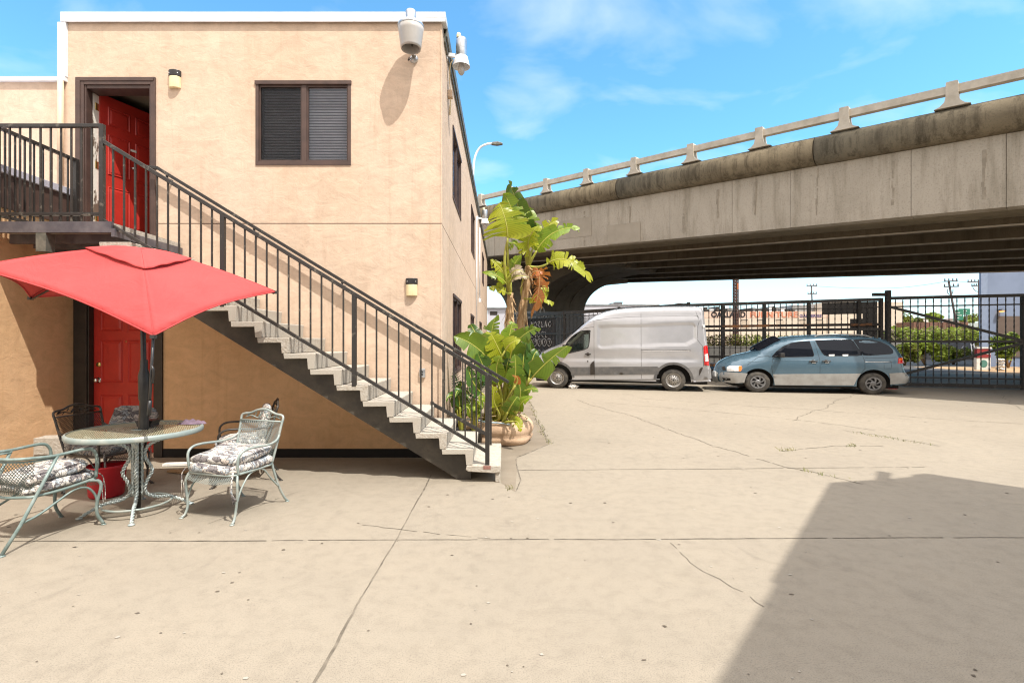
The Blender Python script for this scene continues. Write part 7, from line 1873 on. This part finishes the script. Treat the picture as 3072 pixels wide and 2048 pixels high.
t = NT('orange_lamp_glow'); em = t.n('ShaderNodeEmission'); em.inputs[0].default_value = (1, 0.42, 0.12, 1); em.inputs[1].default_value = 1.6; M_glow = t.done(em.outputs[0])
mb = MB(); mb.lathe([(0.0, -0.02), (0.10, 0.0), (0.14, 0.05), (0.05, 0.14)], (0, -.16, 0), 14); mb.build('lamp', M_glow, wl_, world=False)
mb = MB(); mb.lathe([(0.16, 0.05), (0.14, 0.10), (0.05, 0.18), (0, 0.19)], (0, -.16, 0), 14); mb.bar((0, 0, .15), (0, -.14, .15), .05, .05); mb.build('hood', M_dark_trim, wl_, world=False)
# red and white board, ladder, white stones, bushes beyond the gate
ms_ = empty('monument_sign', (X_(2951, 27.6), 27.6, 0), 'small board with red top and white base showing a green round mark behind the gate', 'sign')
xs0, xs1 = X_(2930, 27.6), X_(2972, 27.6)
mb = MB(); mb.box(xs0, xs1, 27.6, 27.75, 0.0, 0.66); mb.build('base', M_white_paint, ms_)
mb = MB(); mb.box(xs0, xs1-.02, 27.58, 27.74, 0.661, 1.16); mb.build('red_panel', mat('red_board', (0.36, 0.035, 0.035), 0.7, 0, (0.25, 0.03, 0.03), 3), ms_)
mb = MB(); mb.box(xs0-.03, xs1+.03, 27.55, 27.8, 1.161, 1.24); mb.box(xs0, xs1-.02, 27.565, 27.579, .86, .89); mb.build('trim', M_white_paint, ms_)
mb = MB(); mb.disc((xs0+.38, 27.594, .34), .21, 20, axis=1); mb.build('round_mark', mat('teal_print', (0.10, 0.26, 0.22), 0.7), ms_)
ld_ = empty('ladder', (X_(2914, 27.9), 27.9, 0), 'pale ladder leaning beside the red and white board', 'ladder')
mb = MB(); a_, b_ = at(2925, 1108, 27.7), at(2912, 1030, 28.0)
for o_ in (0, .16): mb.bar(a_+Vector((o_, 0, 0)), b_+Vector((o_, 0, 0)), .03, .03)
for i in range(8): q = a_.lerp(b_, (i+.5)/8); mb.bar(q, q+Vector((.16, 0, 0)), .02, .02)
mb.build('rails_and_rungs', M_white_metal, ld_)
for k in range(4): crumple('white painted stone, number of the little stack right of the red board'.replace('number of', ('lowest in', 'second in', 'third in', 'topmost in')[k]), 'white_stone', (X_(3002, 27.2), 27.2, 0.02+0.16*k), (0.22-.02*k, 0.16, 0.08), M_white_paint, 50+k)
mb = MB(); mb.quad((X_(2860, 28), 24.9, 0.006), (X_(3200, 28), 22.5, 0.006), (X_(3200, 28), 30.8, 0.006), (X_(2860, 28), 30.8, 0.006))
prop(mb.build('dirt_patch', mat('orange_dirt', (0.42, 0.27, 0.14), 0.95, 0, (0.34, 0.22, 0.12), 2)), kind='structure')
def bush(label, c, r, n, ms2, seed, size=.13, name='bush', group='bushes beyond the gate'):
    rn = random.Random(seed); t = empty(name, (c[0], c[1], 0), label, name.replace('_', ' '), group=group)
    mb = MB()
    for k in range(9):
        a = rn.uniform(0, 6.28); q = rn.uniform(.2, .75)
        foliage(mb, (c[0]+r[0]*q*math.cos(a), c[1]+r[1]*q*math.sin(a), c[2]+r[2]*rn.uniform(-.4, .55)), (r[0]*.45, r[1]*.45, r[2]*.42), n//9, size, rn, mis=ms2)
    mb.build('foliage', [F1, F2, F3, F4], t, recalc=False)
    mb = MB()
    for k in range(4): mb.tube([(c[0], c[1], 0), (c[0]+rn.uniform(-.5, .5)*r[0], c[1]+rn.uniform(-.3, .3)*r[1], c[2])], [.05, .02], 5)
    mb.build('stem', M_wood, t)
bush('light green leafy bush just behind the gate next to the minivan', (X_(2775, 33), 33, .95), (1.3, .9, .95), 1700, (2, 0), 1)
bush('dark bush low behind the gate at the minivan tail', (X_(2715, 32.5), 32.5, .9), (.8, .7, .95), 1100, (1, 2), 2)
bush('yellow green bush in the middle behind the gate', (X_(2860, 34), 34, .75), (1.0, .8, .75), 1100, (2, 1), 3)
bush('tall dark green bush in front of the brown door of the blue building', (X_(3025, 29.6), 29.6, 1.1), (1.0, .5, 1.1), 1300, (3, 2), 4)
# yard wall, bank, rail wagons, houses and hills far off
yw = boxthing('yard_wall', 'low pale graffitied wall across the road behind the gate', 'wall', X_(2620, 44), X_(2925, 44), 44, 44.3, Z_(1027, 44), mat('pale_wall', (0.34, 0.32, 0.29), 0.9, 0, (0.22, 0.21, 0.19), 1.2))
mb = MB()
for k in range(5):
    x = X_(2720+40*k, 44); mb.tube(spline([(x, 43.98, .5), (x+.25, 43.98, 1.1), (x+.6, 43.98, .9), (x+.3, 43.98, .4), (x, 43.98, .6)], 5), .04, 5)
mb.build('scrawl', M_white, yw)
rn = random.Random(5); mb = MB()
for k in range(26): foliage(mb, (X_(2690, 58)+k*.42, 58+rn.uniform(-1.5, 1.5), 2.1+rn.uniform(-.2, .3)), (.8, 1.0, 1.0), 110, .20, rn, mis=(0, 1, 2))
prop(mb.build('ivy_bank', [F1, F2, F3], recalc=False), 'ivy covered bank beyond the yard wall', kind='stuff')
mb = MB(); mb.prism([(55.5, 0), (60.5, 0), (60.5, 2.9), (59.5, 2.9)], X_(2680, 58), X_(2960, 58), axis=0); prop(mb.build('bank', mat('bank_soil', (0.10, 0.085, 0.05), 0.95)), kind='structure')
fr_ = boxthing('freight_wagon', 'long rusty brown freight wagon on the bank behind the gate', 'freight wagon', X_(2742, 66), X_(2905, 66), 66, 69, Z_(966, 66), mat('wagon_brown', (0.20, 0.10, 0.065), 0.85, 0, (0.14, 0.075, 0.05), .8), 2.6)
mb = MB()
for k in range(12): x = X_(2742, 66)+.3+k*.57; mb.box(x, x+.06, 65.94, 65.999, 3.0, Z_(966, 66)-.05)
mb.build('rib', mat('wagon_rib', (0.13, 0.07, 0.05), 0.85), fr_)
hs = mat('house_white', (0.62, 0.60, 0.57), 0.9); hs2 = mat('house_roof', (0.22, 0.17, 0.15), 0.9)
for k, (px, py, w, h) in enumerate(((2722, 975, 15, 14), (2745, 968, 20, 10), (2768, 962, 18, 9), (2842, 966, 16, 10), (2880, 962, 22, 9), (2820, 964, 13, 8))):
    Yh = 150+9*k; a_ = at(px, py, Yh)
    e = empty('hill_house', (a_.x, Yh, a_.z-3), ('white block house at the foot of the hill, nearest the gate post', 'second pale house from the gate post on the far hill', 'third pale house from the gate post on the far hill', 'pale house left of the green road sign', 'pale house under the green road sign', 'narrow pale house right of the round yellow tree')[k], 'house', group='distant pale houses')
    mb = MB(); mb.box(a_.x, a_.x+w*Yh/F, Yh, Yh+8, a_.z-8, a_.z+h*.6*Yh/F); mb.build('wall', hs, e)
    mb = MB(); zz_ = a_.z+h*.6*Yh/F+.002; ww = w*Yh/F; mb.prism([(a_.x-.2, zz_), (a_.x+ww+.2, zz_), (a_.x+ww*.5, zz_+h*.4*Yh/F)], Yh-.2, Yh+8.2); mb.build('roof', hs2, e)
for k, (px, py, rx_, ry_, ms2, lb) in enumerate(((2704, 955, 2.0, 2.2, (1, 0), 'dark tree right beside the gate post in the distance'), (2806, 957, 1.9, 1.5, (2, 0), 'round yellow green tree in the distance behind the gate'), (2912, 958, 2.2, 1.2, (2, 1), 'flat yellow green tree right of the green road sign'), (2760, 966, 1.2, .9, (3, 1), 'small dark tree in front of the distant houses'))):
    q = at(px, py, 100); bush(lb, (q.x, 100, q.z), (rx_, 1.5, ry_), 700, ms2, 60+k, .28, 'tree', 'distant trees beyond the gate')
gs = empty('road_sign', (X_(2880, 88), 88, 0), 'big green highway sign panels on posts beyond the gate', 'road sign')
M_signgreen = mat('sign_green', (0.02, 0.16, 0.10), 0.6)
def gpan(a, b, c_, d_, y): mb = MB(); mb.box(X_(a, 88), X_(b, 88), y, y+.06, Z_(d_, 88), Z_(c_, 88)); return mb.build('panel', M_signgreen, gs)
p1 = gpan(2873, 2907, 926, 944, 87.8); p2 = gpan(2855, 2884, 930, 960, 87.6)
for p, rows in ((p1, [(2876, 2898, 933), (2878, 2894, 940)]), (p2, [(2858, 2874, 938), (2858, 2880, 946), (2858, 2870, 954)])):
    mb = MB(); y = 87.78 if p is p1 else 87.58
    for a_, b_, c_ in rows:
        x = X_(a_, 88)
        while x < X_(b_, 88): mb.box(x, x+.10, y, y+.02, Z_(c_, 88)-.06, Z_(c_, 88)+.06); x += .16
    mb.build('white_marks', M_white, p)
mb = MB()
for px in (2862, 2900): mb.box(X_(px, 88), X_(px, 88)+.15, 88, 88.15, 0, Z_(930, 88))
mb.build('post', M_grey_metal, gs)
mb = MB()
def hl_(u, w):
    x = -900+3200*u; y = 420+700*w
    h = 22*math.sin(math.pi*min(1, w*1.3))*(0.75+0.25*math.sin(u*17)+0.12*math.sin(u*41))
    return Vector((x, y, h*1.15 if w > 0 else 0))
mb.grid(hl_, 60, 10); prop(mb.build('hills', mat('hazy_hill', (0.16, 0.18, 0.15), 0.95, 0, (0.22, 0.21, 0.18), .01)), kind='structure')
